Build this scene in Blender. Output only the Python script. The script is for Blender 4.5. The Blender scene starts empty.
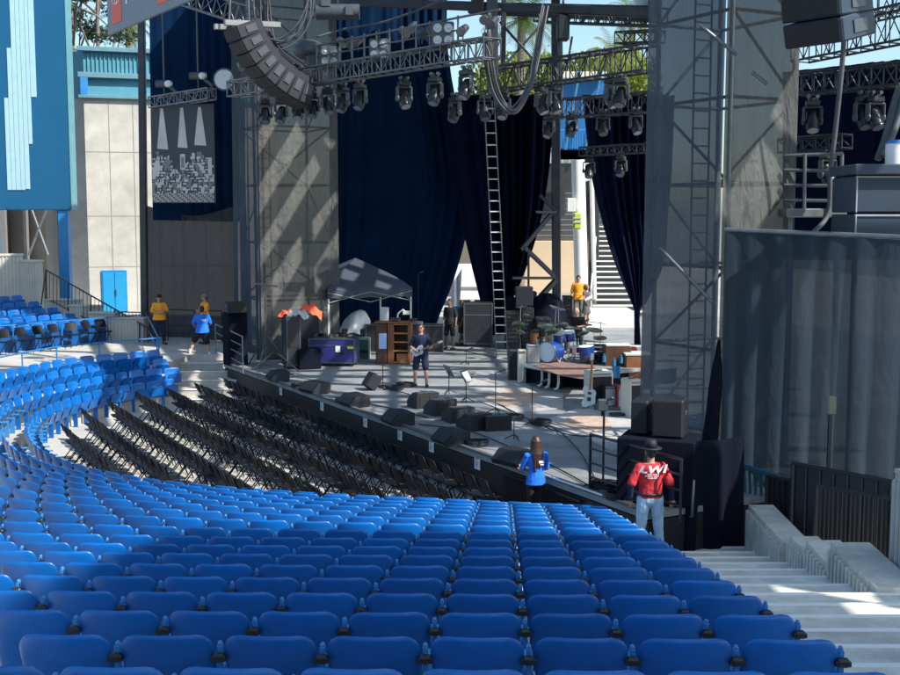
import bpy, bmesh, math, random
from mathutils import Vector, Matrix
random.seed(7)
R = math.radians
sc = bpy.context.scene
COL = sc.collection
V = Vector

# ------------------------------------------------------------------ camera model used for laying out
FPX = 1184.0
TH = math.atan(121.5 / FPX)
CT, ST = math.cos(TH), math.sin(TH)
CZ = 5.6
def _ray(px, py):
    a = (px - 450) / FPX; b = (337.5 - py) / FPX
    return V((a, CT + b * ST, -ST + b * CT))
def G(px, py, z=0.0):
    r = _ray(px, py); t = (z - CZ) / r.z
    return V((r.x * t, r.y * t, z))
def P(px, py, Y):
    r = _ray(px, py); t = Y / r.y
    return V((r.x * t, Y, CZ + r.z * t))

# ------------------------------------------------------------------ materials
M = {}
def mat(name, rgb, rough=.6, metal=0., var=.12, scale=3., bump=0., bscale=40., spec=.5, rnd=0., stain=0., coat=0.):
    m = bpy.data.materials.new(name); m.use_nodes = True
    nt = m.node_tree; N = nt.nodes; L = nt.links
    b = N['Principled BSDF']
    b.inputs['Roughness'].default_value = rough
    b.inputs['Metallic'].default_value = metal
    b.inputs['Specular IOR Level'].default_value = spec
    if coat: b.inputs['Coat Weight'].default_value = coat
    tc = N.new('ShaderNodeTexCoord')
    no = N.new('ShaderNodeTexNoise'); no.inputs['Scale'].default_value = scale; no.inputs['Detail'].default_value = 6
    no.inputs['Roughness'].default_value = .65
    L.new(tc.outputs['Object'], no.inputs['Vector'])
    mr = N.new('ShaderNodeMapRange'); mr.inputs[1].default_value = .3; mr.inputs[2].default_value = .7
    mr.inputs[3].default_value = 1 - var; mr.inputs[4].default_value = 1 + var
    L.new(no.outputs['Fac'], mr.inputs[0])
    last = mr.outputs[0]
    if rnd:
        oi = N.new('ShaderNodeObjectInfo')
        m2 = N.new('ShaderNodeMapRange'); m2.inputs[3].default_value = 1 - rnd; m2.inputs[4].default_value = 1 + rnd
        L.new(oi.outputs['Random'], m2.inputs[0])
        mu = N.new('ShaderNodeMath'); mu.operation = 'MULTIPLY'
        L.new(last, mu.inputs[0]); L.new(m2.outputs[0], mu.inputs[1]); last = mu.outputs[0]
    if stain:
        n3 = N.new('ShaderNodeTexNoise'); n3.inputs['Scale'].default_value = scale * .23; n3.inputs['Detail'].default_value = 8
        n3.inputs['Roughness'].default_value = .7
        L.new(tc.outputs['Object'], n3.inputs['Vector'])
        m3 = N.new('ShaderNodeMapRange'); m3.inputs[1].default_value = .42; m3.inputs[2].default_value = .68
        m3.inputs[3].default_value = 1; m3.inputs[4].default_value = 1 - stain
        L.new(n3.outputs['Fac'], m3.inputs[0])
        mu = N.new('ShaderNodeMath'); mu.operation = 'MULTIPLY'
        L.new(last, mu.inputs[0]); L.new(m3.outputs[0], mu.inputs[1]); last = mu.outputs[0]
    vm = N.new('ShaderNodeVectorMath'); vm.operation = 'SCALE'
    vm.inputs[0].default_value = rgb
    L.new(last, vm.inputs['Scale'])
    L.new(vm.outputs[0], b.inputs['Base Color'])
    if bump:
        nb = N.new('ShaderNodeTexNoise'); nb.inputs['Scale'].default_value = bscale; nb.inputs['Detail'].default_value = 4
        L.new(tc.outputs['Object'], nb.inputs['Vector'])
        bp = N.new('ShaderNodeBump'); bp.inputs['Strength'].default_value = bump; bp.inputs['Distance'].default_value = .02
        L.new(nb.outputs['Fac'], bp.inputs['Height']); L.new(bp.outputs[0], b.inputs['Normal'])
    M[name] = m
    return m
def fabric_mesh(name, rgb, clear=.3, trans=.5, wr=.7):
    """woven scrim: lets some light and view through, glows when lit from behind"""
    m = bpy.data.materials.new(name); m.use_nodes = True
    nt = m.node_tree; N = nt.nodes; L = nt.links
    out = N['Material Output']; N.remove(N['Principled BSDF'])
    tc = N.new('ShaderNodeTexCoord')
    no = N.new('ShaderNodeTexNoise'); no.inputs['Scale'].default_value = 1.2; no.inputs['Detail'].default_value = 5
    mp = N.new('ShaderNodeMapping'); mp.inputs['Scale'].default_value = (3, 3, .5)
    L.new(tc.outputs['Object'], mp.inputs[0]); L.new(mp.outputs[0], no.inputs['Vector'])
    mr = N.new('ShaderNodeMapRange'); mr.inputs[3].default_value = .75; mr.inputs[4].default_value = 1.25
    L.new(no.outputs['Fac'], mr.inputs[0])
    vm = N.new('ShaderNodeVectorMath'); vm.operation = 'SCALE'; vm.inputs[0].default_value = rgb
    L.new(mr.outputs[0], vm.inputs['Scale'])
    d = N.new('ShaderNodeBsdfDiffuse'); t = N.new('ShaderNodeBsdfTranslucent'); tr = N.new('ShaderNodeBsdfTransparent')
    L.new(vm.outputs[0], d.inputs[0]); L.new(vm.outputs[0], t.inputs[0])
    nb = N.new('ShaderNodeTexNoise'); nb.inputs['Scale'].default_value = 2.2; nb.inputs['Detail'].default_value = 5; nb.inputs['Distortion'].default_value = .8
    mb = N.new('ShaderNodeMapping'); mb.inputs['Scale'].default_value = (1.6, 1.6, .7); L.new(tc.outputs['Object'], mb.inputs[0]); L.new(mb.outputs[0], nb.inputs['Vector'])
    bp = N.new('ShaderNodeBump'); bp.inputs['Strength'].default_value = wr; bp.inputs['Distance'].default_value = .25
    L.new(nb.outputs['Fac'], bp.inputs['Height']); L.new(bp.outputs[0], d.inputs['Normal']); L.new(bp.outputs[0], t.inputs['Normal'])
    m1 = N.new('ShaderNodeMixShader'); m1.inputs[0].default_value = trans
    L.new(d.outputs[0], m1.inputs[1]); L.new(t.outputs[0], m1.inputs[2])
    m2 = N.new('ShaderNodeMixShader'); m2.inputs[0].default_value = clear
    L.new(m1.outputs[0], m2.inputs[1]); L.new(tr.outputs[0], m2.inputs[2])
    L.new(m2.outputs[0], out.inputs['Surface'])
    M[name] = m; return m
def leafmat(name, rgb):
    m = mat(name, rgb, .6, var=.35, scale=1.5)
    nt = m.node_tree; N = nt.nodes; L = nt.links
    b = N['Principled BSDF']; out = N['Material Output']
    t = N.new('ShaderNodeBsdfTranslucent'); t.inputs[0].default_value = (rgb[0] * 1.6, rgb[1] * 1.6, rgb[2], 1)
    mx = N.new('ShaderNodeMixShader'); mx.inputs[0].default_value = .3
    L.new(b.outputs[0], mx.inputs[1]); L.new(t.outputs[0], mx.inputs[2]); L.new(mx.outputs[0], out.inputs[0])
    return m

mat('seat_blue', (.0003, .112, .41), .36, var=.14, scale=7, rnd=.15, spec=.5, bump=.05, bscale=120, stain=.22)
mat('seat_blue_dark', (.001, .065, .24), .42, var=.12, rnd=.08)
mat('post_blue', (.03, .20, .50), .4, var=.1)
mat('rail_blue', (.015, .17, .42), .4, var=.1)
mat('black_plastic', (.016, .017, .020), .42, var=.25, rnd=.15)
mat('black_metal', (.012, .013, .017), .4, var=.3)
mat('chair_black', (.005, .007, .012), .55, var=.2, rnd=.25, spec=.22)
mat('bolt', (.45, .45, .45), .35, metal=1)
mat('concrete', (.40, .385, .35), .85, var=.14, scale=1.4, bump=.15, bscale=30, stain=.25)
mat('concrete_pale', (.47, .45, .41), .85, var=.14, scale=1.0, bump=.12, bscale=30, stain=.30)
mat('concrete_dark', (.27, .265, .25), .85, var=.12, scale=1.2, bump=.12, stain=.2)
mat('concrete_shade', (.66, .64, .56), .8, var=.22, scale=2.6, bump=.2, bscale=45, stain=.38)  # paler copy of the concrete, lifted where stairs lie in shade
mat('floor', (.44, .43, .40), .85, var=.14, scale=.8, bump=.1, stain=.3)
mat('asphalt', (.13, .13, .125), .9, var=.2, scale=.5, stain=.2)
mat('backlot', (.36, .35, .33), .85, var=.12, scale=.3, stain=.2)
mat('nosing', (.80, .80, .77), .7, var=.08, scale=8)
mat('deck', (.25, .265, .27), .6, var=.25, scale=1.3, bump=.06, stain=.35)
mat('fascia', (.012, .012, .014), .55, var=.3, scale=2, stain=.3)
mat('lip', (.10, .10, .10), .5, var=.25)
mat('paper', (.78, .78, .76), .8, var=.03)
mat('ink', (.05, .05, .06), .8, var=.05)
mat('navy', (.001, .015, .050), .92, var=.3, scale=.5, spec=.1, bump=.2, bscale=6)  # black velour turned navy, blue of ambient sky light put into the colour
mat('navy_black', (.002, .005, .022), .95, var=.3, scale=.8, spec=.1, bump=.2, bscale=6)  # velour again, with a fainter sky-light blue in its colour
mat('black_cloth', (.006, .008, .016), .95, var=.25, scale=2, spec=.1, bump=.1, bscale=60)
fabric_mesh('scrim', (.12, .145, .18), .075, .6)  # copy for the shaded tower faces, blue of the shade in its colour
fabric_mesh('scrim_dark', (.040, .058, .080), .035, .5, .2)
fabric_mesh('scrim_lit', (.130, .133, .133), .08, .35)  # copy of the tower scrim toned for its sunlit face
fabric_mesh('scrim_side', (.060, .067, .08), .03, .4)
fabric_mesh('scrim_tower_lit', (.135, .136, .130), .055, .35)  # neutral copy for the left tower's sunlit face
mat('alu', (.16, .17, .18), .38, metal=.85, var=.2, scale=6)
mat('truss_dark', (.05, .055, .065), .42, metal=.5, var=.3)
mat('steel', (.22, .23, .24), .45, metal=.6, var=.25)
mat('steel_white', (.62, .62, .60), .5, var=.1)
mat('lamp_body', (.010, .012, .016), .38, var=.3, spec=.6)
mat('lamp_grey', (.055, .065, .08), .4, var=.2, spec=.6)
mat('lens', (.12, .15, .20), .12, var=.1, spec=.8, coat=.6)
mat('reflector', (.30, .32, .35), .25, metal=.8, var=.2)
mat('speaker', (.007, .010, .016), .6, var=.3, bump=.1, bscale=90)
mat('speaker_blue', (.020, .038, .066), .5, var=.15)
mat('speaker_edge', (.30, .33, .38), .5, var=.2)
mat('grille', (.008, .008, .010), .7, var=.3)
mat('cable', (.015, .016, .02), .5, var=.2)
mat('cable_grey', (.085, .095, .105), .55, var=.3)
mat('panel_blue', (.001, .095, .215), .5, var=.08, scale=.4, stain=.12)
mat('panel_pale', (.36, .56, .62), .5, var=.06)
mat('panel_edge', (.10, .26, .30), .5)
mat('column_blue', (.01, .18, .45), .45, var=.1)
mat('teal', (.07, .27, .36), .6, var=.16, scale=.7, stain=.25)
mat('teal_dark', (.03, .16, .27), .6, var=.15, scale=.7)
mat('teal_trim', (.10, .22, .27), .6)
mat('door_blue', (.01, .25, .50), .45, var=.08)
mat('bright_blue', (.010, .12, .34), .5, var=.2, scale=.5)
mat('tan', (.52, .40, .27), .8, var=.08, scale=.4)
mat('grey_siding', (.20, .20, .20), .7, var=.12)
mat('white_paint', (.76, .76, .74), .5, var=.05)
mat('sign_grey', (.17, .20, .24), .5, var=.08)
mat('sign_red', (.72, .09, .05), .5, var=.05)
mat('banner_dark', (.055, .06, .075), .8, var=.08)
mat('banner_white', (.52, .50, .48), .8, var=.12, scale=2)
mat('banner_grey', (.20, .20, .21), .8, var=.15)
mat('orange', (.85, .32, .015), .8, var=.08, scale=9, bump=.2, bscale=30)
mat('shirt_blue', (.01, .16, .70), .8, var=.08, scale=9, bump=.2, bscale=30)
mat('shirt_red', (.52, .025, .035), .8, var=.08, scale=9, bump=.25, bscale=25)
mat('cloth_navy', (.006, .012, .045), .85, var=.15, scale=8)
mat('cloth_black', (.008, .008, .011), .85, var=.2, scale=8)
mat('jeans', (.36, .52, .66), .85, var=.25, scale=10, bump=.2, bscale=60)
mat('grey_trousers', (.12, .115, .11), .85, var=.15)
mat('dress_dark', (.10, .085, .09), .85, var=.3, scale=14)
mat('skin', (.42, .23, .15), .5, var=.06, scale=12)
mat('skin_dark', (.22, .12, .08), .5, var=.06, scale=12)
mat('hair_black', (.008, .007, .007), .5, var=.2)
mat('hair_brown', (.05, .022, .014), .45, var=.3, scale=30)
mat('hair_auburn', (.14, .06, .03), .5, var=.3, scale=30)
mat('hair_grey', (.25, .24, .23), .6, var=.2)
mat('shoe', (.02, .02, .022), .5)
mat('shoe_white', (.6, .6, .6), .6)
mat('sock_white', (.7, .7, .7), .8)
mat('hat_black', (.008, .010, .018), .7, var=.2)
mat('lens_dark', (.004, .004, .004), .1, spec=.8)
mat('purple', (.028, .030, .18), .4, var=.22, scale=2.5, stain=.25)
mat('blue_case', (.02, .05, .28), .4, var=.2)
mat('wood', (.20, .075, .025), .45, var=.25, scale=4, stain=.3)
mat('wood_dark', (.07, .028, .012), .5, var=.25, scale=4)
mat('wood_light', (.36, .15, .05), .5, var=.25, scale=5)
mat('green_case', (.015, .11, .075), .5, var=.25)
mat('yellow_tape', (.7, .65, .05), .6)
mat('cloth_white', (.74, .75, .76), .85, var=.06, scale=5)
mat('cloth_grey', (.45, .48, .50), .8, var=.1)
mat('cloth_orange', (.80, .11, .04), .7, var=.1, scale=5)
mat('tent', (.035, .045, .07), .75, var=.12, scale=2)
mat('cream', (.60, .57, .48), .6, var=.08)
mat('rug', (.42, .41, .40), .95, var=.22, scale=2.2, bump=.1, stain=.25)
mat('rug_tan', (.42, .31, .24), .95, var=.3, scale=5)
mat('rug_red', (.20, .12, .10), .95, var=.4, scale=7)
mat('drum_blue', (.01, .045, .22), .25, var=.15, coat=.5)
mat('drum_skin', (.62, .74, .84), .6, var=.05)
mat('cymbal', (.62, .52, .30), .28, metal=1., var=.15)
mat('chrome', (.6, .6, .6), .2, metal=1., var=.1)
mat('amp_red', (.55, .05, .03), .6, var=.1)
mat('amp_grey', (.33, .33, .33), .7, var=.1)
mat('guitar_white', (.55, .60, .64), .25, var=.06, coat=.5)
mat('tablet', (.35, .50, .80), .3, var=.04)
mat('cyan', (.01, .13, .30), .5, var=.1)
mat('box_olive', (.20, .21, .14), .6, var=.15)
mat('teal_rail', (.02, .10, .15), .45, var=.12)
mat('hivis', (.38, .50, .05), .7)
mat('bark', (.16, .13, .11), .9, var=.3, scale=8, bump=.4, bscale=15)
mat('palm_bark', (.20, .16, .12), .9, var=.3, scale=8, bump=.4, bscale=15)
leafmat('leaf_dark', (.035, .055, .03))
leafmat('leaf', (.075, .12, .025))
leafmat('leaf_yellow', (.17, .21, .03))
leafmat('frond', (.11, .16, .03))
mat('windows_dark', (.03, .035, .04), .2, var=.2, spec=.7)

# ------------------------------------------------------------------ mesh builder
class MB:
    def __init__(s): s.v = []; s.f = []; s.sm = []
    def add(s, vs, fs, smooth=False, X=None):
        o = len(s.v)
        s.v += [(X @ V(v) if X is not None else V(v)) for v in vs]
        for f in fs: s.f.append(tuple(i + o for i in f)); s.sm.append(smooth)
        return s
    def box(s, c, d, rz=0, X=None, ch=None):
        """chamfered box, centre c, full size d"""
        hx, hy, hz = d[0] / 2, d[1] / 2, d[2] / 2
        k = min(hx, hy, hz) * .25 if ch is None else ch
        k = min(k, .02) if ch is None else k
        if k <= 0:
            vs = [(x, y, z) for x in (-hx, hx) for y in (-hy, hy) for z in (-hz, hz)]
            fs = [(0, 1, 3, 2), (4, 6, 7, 5), (0, 4, 5, 1), (2, 3, 7, 6), (0, 2, 6, 4), (1, 5, 7, 3)]
        else:
            vs = []; idx = {}
            for sx in (-1, 1):
                for sy in (-1, 1):
                    for sz in (-1, 1):
                        for ax in range(3):
                            p = [sx * (hx - k), sy * (hy - k), sz * (hz - k)]
                            p[ax] = (sx * hx, sy * hy, sz * hz)[ax]
                            idx[(sx, sy, sz, ax)] = len(vs); vs.append(tuple(p))
            fs = []
            for ax in range(3):
                a, b = [(1, 2), (2, 0), (0, 1)][ax]
                for sg in (-1, 1):
                    q = []
                    for sa, sb in ((-1, -1), (1, -1), (1, 1), (-1, 1)):
                        t = [0, 0, 0]; t[ax] = sg; t[a] = sa; t[b] = sb
                        q.append(idx[(t[0], t[1], t[2], ax)])
                    fs.append(tuple(q if sg > 0 else q[::-1]))
            for ax in range(3):
                a, b = [(1, 2), (2, 0), (0, 1)][ax]
                for sa in (-1, 1):
                    for sb in (-1, 1):
                        def I(e, w):
                            t = [0, 0, 0]; t[ax] = e; t[a] = sa; t[b] = sb
                            return idx[(t[0], t[1], t[2], w)]
                        q = (I(-1, a), I(1, a), I(1, b), I(-1, b))
                        fs.append(q if sa * sb < 0 else q[::-1])
            for sx in (-1, 1):
                for sy in (-1, 1):
                    for sz in (-1, 1):
                        q = (idx[(sx, sy, sz, 0)], idx[(sx, sy, sz, 1)], idx[(sx, sy, sz, 2)])
                        fs.append(q if sx * sy * sz > 0 else q[::-1])
        T = Matrix.Translation(V(c)) @ Matrix.Rotation(rz, 4, 'Z')
        if X is not None: T = X @ T
        return s.add(vs, fs, False, T)
    def bar(s, p1, p2, w, h=None, up=(0, 0, 1)):
        p1, p2 = V(p1), V(p2); h = h or w
        d = (p2 - p1); L = d.length
        if L < 1e-6: return s
        x = d / L; u = V(up)
        if abs(x.dot(u)) > .98: u = V((0, 1, 0))
        y = u.cross(x).normalized(); z = x.cross(y)
        T = Matrix(((x.x, y.x, z.x, 0), (x.y, y.y, z.y, 0), (x.z, y.z, z.z, 0), (0, 0, 0, 1)))
        T.translation = (p1 + p2) / 2
        return s.box((0, 0, 0), (L, w, h), X=T, ch=min(w, h) * .12)
    def tube(s, p1, p2, r, n=6, r2=None, cap=True):
        p1, p2 = V(p1), V(p2); r2 = r if r2 is None else r2
        d = p2 - p1
        if d.length < 1e-6: return s
        d.normalize(); u = V((0, 0, 1)) if abs(d.z) < .9 else V((1, 0, 0))
        a = d.cross(u).normalized(); b = d.cross(a)
        vs = []
        for p, q in ((p1, r), (p2, r2)):
            for i in range(n):
                t = 2 * math.pi * i / n
                vs.append(p + a * math.cos(t) * q + b * math.sin(t) * q)
        fs = [(i, (i + 1) % n, n + (i + 1) % n, n + i) for i in range(n)]
        s.add(vs, fs, True)
        if cap: s.add(vs, [tuple(range(n))[::-1], tuple(range(n, 2 * n))], False)
        return s
    def path(s, pts, r, n=6):
        pts = [V(p) for p in pts]; vs = []; prev = None
        for i, p in enumerate(pts):
            d = (pts[min(i + 1, len(pts) - 1)] - pts[max(i - 1, 0)]).normalized()
            if prev is None:
                u = V((0, 0, 1)) if abs(d.z) < .9 else V((1, 0, 0))
                a = d.cross(u).normalized()
            else:
                a = (prev - d * prev.dot(d)).normalized()
            prev = a; b = d.cross(a)
            rr = r[i] if isinstance(r, (list, tuple)) else r
            for k in range(n):
                t = 2 * math.pi * k / n
                vs.append(p + a * math.cos(t) * rr + b * math.sin(t) * rr)
        fs = []
        for i in range(len(pts) - 1):
            for k in range(n):
                fs.append((i * n + k, i * n + (k + 1) % n, (i + 1) * n + (k + 1) % n, (i + 1) * n + k))
        fs.append(tuple(range(n))[::-1]); fs.append(tuple(range((len(pts) - 1) * n, len(pts) * n)))
        return s.add(vs, fs, True)
    def sph(s, c, r, X=None, nu=12, nv=8):
        if not isinstance(r, (tuple, list)): r = (r, r, r)
        vs = [(0, 0, r[2])]
        for j in range(1, nv):
            ph = math.pi * j / nv
            for i in range(nu):
                t = 2 * math.pi * i / nu
                vs.append((r[0] * math.sin(ph) * math.cos(t), r[1] * math.sin(ph) * math.sin(t), r[2] * math.cos(ph)))
        vs.append((0, 0, -r[2])); fs = []
        for i in range(nu): fs.append((0, 1 + i, 1 + (i + 1) % nu))
        for j in range(nv - 2):
            for i in range(nu):
                a = 1 + j * nu; b = a + nu
                fs.append((a + i, b + i, b + (i + 1) % nu, a + (i + 1) % nu))
        l = 1 + (nv - 2) * nu; e = len(vs) - 1
        for i in range(nu): fs.append((l + i, e, l + (i + 1) % nu))
        T = Matrix.Translation(V(c))
        if X is not None: T = T @ X if len(X) == 4 else T @ X.to_4x4()
        return s.add(vs, fs, True, T)
    def rings(s, rings, n=14):
        """closed loft through ellipses (centre, rx, ry) lying in horizontal planes"""
        vs = []
        for c, rx, ry in rings:
            for i in range(n):
                t = 2 * math.pi * i / n
                vs.append(V(c) + V((rx * math.cos(t), ry * math.sin(t), 0)))
        fs = []
        for j in range(len(rings) - 1):
            for i in range(n):
                fs.append((j * n + i, j * n + (i + 1) % n, (j + 1) * n + (i + 1) % n, (j + 1) * n + i))
        fs.append(tuple(range(n))[::-1]); fs.append(tuple(range((len(rings) - 1) * n, len(rings) * n)))
        return s.add(vs, fs, True)
    def prism(s, poly, z0, z1):
        n = len(poly)
        a = sum(poly[i][0] * poly[(i + 1) % n][1] - poly[(i + 1) % n][0] * poly[i][1] for i in range(n))
        if a < 0: poly = poly[::-1]
        vs = [(p[0], p[1], z0) for p in poly] + [(p[0], p[1], z1) for p in poly]
        fs = [tuple(range(n))[::-1], tuple(range(n, 2 * n))] + [(i, (i + 1) % n, n + (i + 1) % n, n + i) for i in range(n)]
        return s.add(vs, fs)
    def slab(s, quad, t):
        """four corners -> plate with thickness t along -normal"""
        q = [V(p) for p in quad]; n = (q[1] - q[0]).cross(q[3] - q[0]).normalized()
        vs = q + [p - n * t for p in q]
        return s.add(vs, [(0, 1, 2, 3), (7, 6, 5, 4), (0, 4, 5, 1), (1, 5, 6, 2), (2, 6, 7, 3), (3, 7, 4, 0)])
    def grid(s, fn, nu, nv, smooth=True, thick=0.):
        vs = [V(fn(i / nu, j / nv)) for j in range(nv + 1) for i in range(nu + 1)]
        fs = [(j * (nu + 1) + i, j * (nu + 1) + i + 1, (j + 1) * (nu + 1) + i + 1, (j + 1) * (nu + 1) + i) for j in range(nv) for i in range(nu)]
        return s.add(vs, fs, smooth)
    def disc(s, c, nrm, r, n=20, t=.01, r2=None):
        c = V(c); d = V(nrm).normalized()
        return s.tube(c - d * t / 2, c + d * t / 2, r, n, r2)
    def build(s, name, m, parent=None, label=None):
        me = bpy.data.meshes.new(name)
        vs = s.v
        if parent is not None:
            inv = WM[parent.name].inverted(); vs = [inv @ v for v in vs]
        me.from_pydata([tuple(v) for v in vs], [], s.f)
        me.polygons.foreach_set('use_smooth', s.sm)
        me.materials.append(M[m] if isinstance(m, str) else m)
        me.update()
        o = bpy.data.objects.new(name, me); COL.objects.link(o)
        if parent is not None: o.parent = parent; WM[o.name] = WM[parent.name].copy()
        else: WM[o.name] = Matrix.Identity(4)
        if label: o['label'] = label
        return o
WM = {}
def thing(name, label, cat, loc=(0, 0, 0), rz=0, group=None):
    o = bpy.data.objects.new(name, None); COL.objects.link(o)
    o.empty_display_size = .1
    o.location = loc; o.rotation_euler = (0, 0, rz)
    WM[o.name] = Matrix.Translation(V(loc)) @ Matrix.Rotation(rz, 4, 'Z')
    o['label'] = label; o['category'] = cat
    if group: o['group'] = group
    return o
def tag(o, label, cat, group=None, kind=None):
    o['label'] = label
    if cat: o['category'] = cat
    if group: o['group'] = group
    if kind: o['kind'] = kind
    return o
def struct(mb, name, m, label=None):
    o = mb.build(name, m); o['kind'] = 'structure'; o['category'] = name.replace('_', ' ')
    o['label'] = label or name.replace('_', ' ')
    return o
def recentre(o):
    """move a top-level mesh's origin to its base centre"""
    me = o.data; xs = [v.co for v in me.vertices]
    lo = V((min(v.x for v in xs), min(v.y for v in xs), min(v.z for v in xs)))
    hi = V((max(v.x for v in xs), max(v.y for v in xs), max(v.z for v in xs)))
    c = V(((lo.x + hi.x) / 2, (lo.y + hi.y) / 2, lo.z))
    for v in me.vertices: v.co -= c
    o.location = c
    return o
def single(mb, name, m, label, cat, group=None):
    o = mb.build(name, m); recentre(o); return tag(o, label, cat, group)
KIDS = {}
def dup(root, loc, rz, label, group=None):
    if root.name not in KIDS:
        KIDS[root.name] = [(c, [g for g in bpy.data.objects if g.parent is c]) for c in bpy.data.objects if c.parent is root]
    r = root.copy(); COL.objects.link(r); r.location = loc; r.rotation_euler = (0, 0, rz)
    r['label'] = label
    if group: r['group'] = group
    for c, gs in KIDS[root.name]:
        d = c.copy(); COL.objects.link(d); d.parent = r
        for g in gs:
            e = g.copy(); COL.objects.link(e); e.parent = d
    return r
_ones = ['zeroth', 'first', 'second', 'third', 'fourth', 'fifth', 'sixth', 'seventh', 'eighth', 'ninth', 'tenth', 'eleventh', 'twelfth',
         'thirteenth', 'fourteenth', 'fifteenth', 'sixteenth', 'seventeenth', 'eighteenth', 'nineteenth']
_tens = {2: 'twent', 3: 'thirt', 4: 'fort', 5: 'fift', 6: 'sixt'}
def nth(n):
    if n < 20: return _ones[n]
    t, u = divmod(n, 10)
    return _tens[t] + 'ieth' if u == 0 else _tens[t] + 'y-' + _ones[u]
def catmull(pts, per=8):
    pts = [V((p[0], p[1], p[2] if len(p) > 2 else 0)) for p in pts]
    q = [2 * pts[0] - pts[1]] + pts + [2 * pts[-1] - pts[-2]]; out = []
    for i in range(1, len(q) - 2):
        for k in range(per):
            t = k / per; a, b, c, d = q[i - 1], q[i], q[i + 1], q[i + 2]
            out.append(.5 * ((2 * b) + (c - a) * t + (2 * a - 5 * b + 4 * c - d) * t * t + (3 * b - a - 3 * c + d) * t ** 3))
    out.append(pts[-1]); return out
def smooth(pts, it=6):
    for _ in range(it):
        pts = [pts[0]] + [(pts[i - 1] + pts[i] * 2 + pts[i + 1]) / 4 for i in range(1, len(pts) - 1)] + [pts[-1]]
    return pts
def resample(pts, step):
    out = [(pts[0], (pts[min(7, len(pts) - 1)] - pts[0]).normalized())]; acc = 0.
    for i in range(len(pts) - 1):
        a, b = pts[i], pts[i + 1]; L = (b - a).length; d = (b - a) / max(L, 1e-9); pos = 0.
        while acc + (L - pos) >= step:
            pos += step - acc; acc = 0.
            out.append((a + d * pos, d))
        acc += L - pos
    return out
U = V((-.475, .880, 0)); VV = V((.880, .475, 0))      # along the stage front (away), and into the stage
UZ = math.atan2(VV.y, VV.x)                          # heading that turns local +X into VV
ZS = .92                                            # stage deck height
EDGE = 11.45                                        # stage front edge, along VV
def S(u, v, z=ZS): return U * u + VV * v + V((0, 0, z))
def uv_of(p): return p.dot(U), p.dot(VV)

# ------------------------------------------------------------------ world, sun, camera
w = bpy.data.worlds.new("World"); sc.world = w; w.use_nodes = True
bg = w.node_tree.nodes['Background']; sky = w.node_tree.nodes.new('ShaderNodeTexSky')
sky.sky_type = 'NISHITA'; sky.sun_disc = False
SUN = V((.81, -.52, 0)).normalized(); EL = R(44)
sdir = V((SUN.x * math.cos(EL), SUN.y * math.cos(EL), math.sin(EL)))
sky.sun_elevation = EL; sky.sun_rotation = math.atan2(SUN.x, SUN.y)
sky.air_density = 1.0; sky.dust_density = 1.5; sky.ozone_density = 1.2
tint = w.node_tree.nodes.new('ShaderNodeVectorMath'); tint.operation = 'MULTIPLY'; tint.inputs[1].default_value = (.90, 1.02, 1.03)
w.node_tree.links.new(sky.outputs[0], tint.inputs[0]); w.node_tree.links.new(tint.outputs[0], bg.inputs[0]); bg.inputs[1].default_value = .13
sl = bpy.data.lights.new('sun', 'SUN'); sl.energy = 4.6; sl.angle = R(.55); sl.color = (1, .95, .87)
so = bpy.data.objects.new('sun', sl); COL.objects.link(so)
so.rotation_euler = (-sdir).to_track_quat('-Z', 'Y').to_euler(); so.location = sdir * 60
cd = bpy.data.cameras.new('camera'); cam = bpy.data.objects.new('camera', cd); COL.objects.link(cam)
cam.location = (0, 0, CZ); cam.rotation_euler = (math.pi / 2 - TH, 0, 0)
cd.sensor_width = 36; cd.lens = 36 * FPX / 900; cd.clip_end = 3000; cd.clip_start = .1
sc.camera = cam
sc.view_settings.view_transform = 'Standard'; sc.view_settings.look = 'None'
sc.view_settings.exposure = 0.74; sc.view_settings.gamma = 1
sc.cycles.transparent_max_bounces = 12; sc.cycles.max_bounces = 6
for n_ in ('seat_blue', 'seat_blue_dark'):
    b_ = M[n_].node_tree.nodes['Principled BSDF']; b_.inputs['Sheen Weight'].default_value = .05; b_.inputs['Sheen Roughness'].default_value = .45; b_.inputs['Sheen Tint'].default_value = (.60, .92, 1, 1)
# ================================================================== GROUND AND BOWL
g = MB(); g.grid(lambda a, b: (-1500 + 3000 * a, -300 + 2300 * b, -.06), 6, 6, False)
struct(g, 'ground', 'asphalt')
g = MB(); g.prism([(-13, 15), (6, 15), (6, 22), (1, 30), (-4, 40), (-13, 40)], -.05, 0.0)
struct(g, 'pit_floor', 'floor')

# ---- blue seat rows: curve of the front ring, read from the photograph and laid on the ground plane
RING = [(2.3, 19.45), (1.9, 19.50), (-.38, 19.95), (-2.0, 20.25), (-3.84, 20.75), (-5.5, 21.4), (-6.84, 22.35), (-7.9, 23.4), (-8.93, 24.95), (-9.75, 26.9),
        (-10.15, 28.6), (-10.2, 30.1), (-10.02, 31.5), (-9.6, 32.95), (-8.9, 34.0), (-8.05, 35.05)]
ring = smooth(catmull(RING, 6), 8)
def ringG(x):
    for i in range(len(ring) - 1):
        a, b = ring[i], ring[i + 1]
        if a.x >= x > b.x or (i == 0 and x >= a.x):
            t = (x - a.x) / (b.x - a.x); return a.y + (b.y - a.y) * t - 19.42
        if b.x < -9.4: break
    return 6.3 + (-9.4 - x) * 1.6
WT = [.10, .10, .11, .12, .13, .15, .17, .18, .22, .33, .48, .60, .70, .78, .83, .87, .92, 1.]
def Yrow(n): return 5.84 + .849 * n
def gx(n, x):
    if x > 2.2: return 0.
    w_ = WT[max(0, min(17, n + 1))]
    return w_ * max(0, ringG(x))
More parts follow.
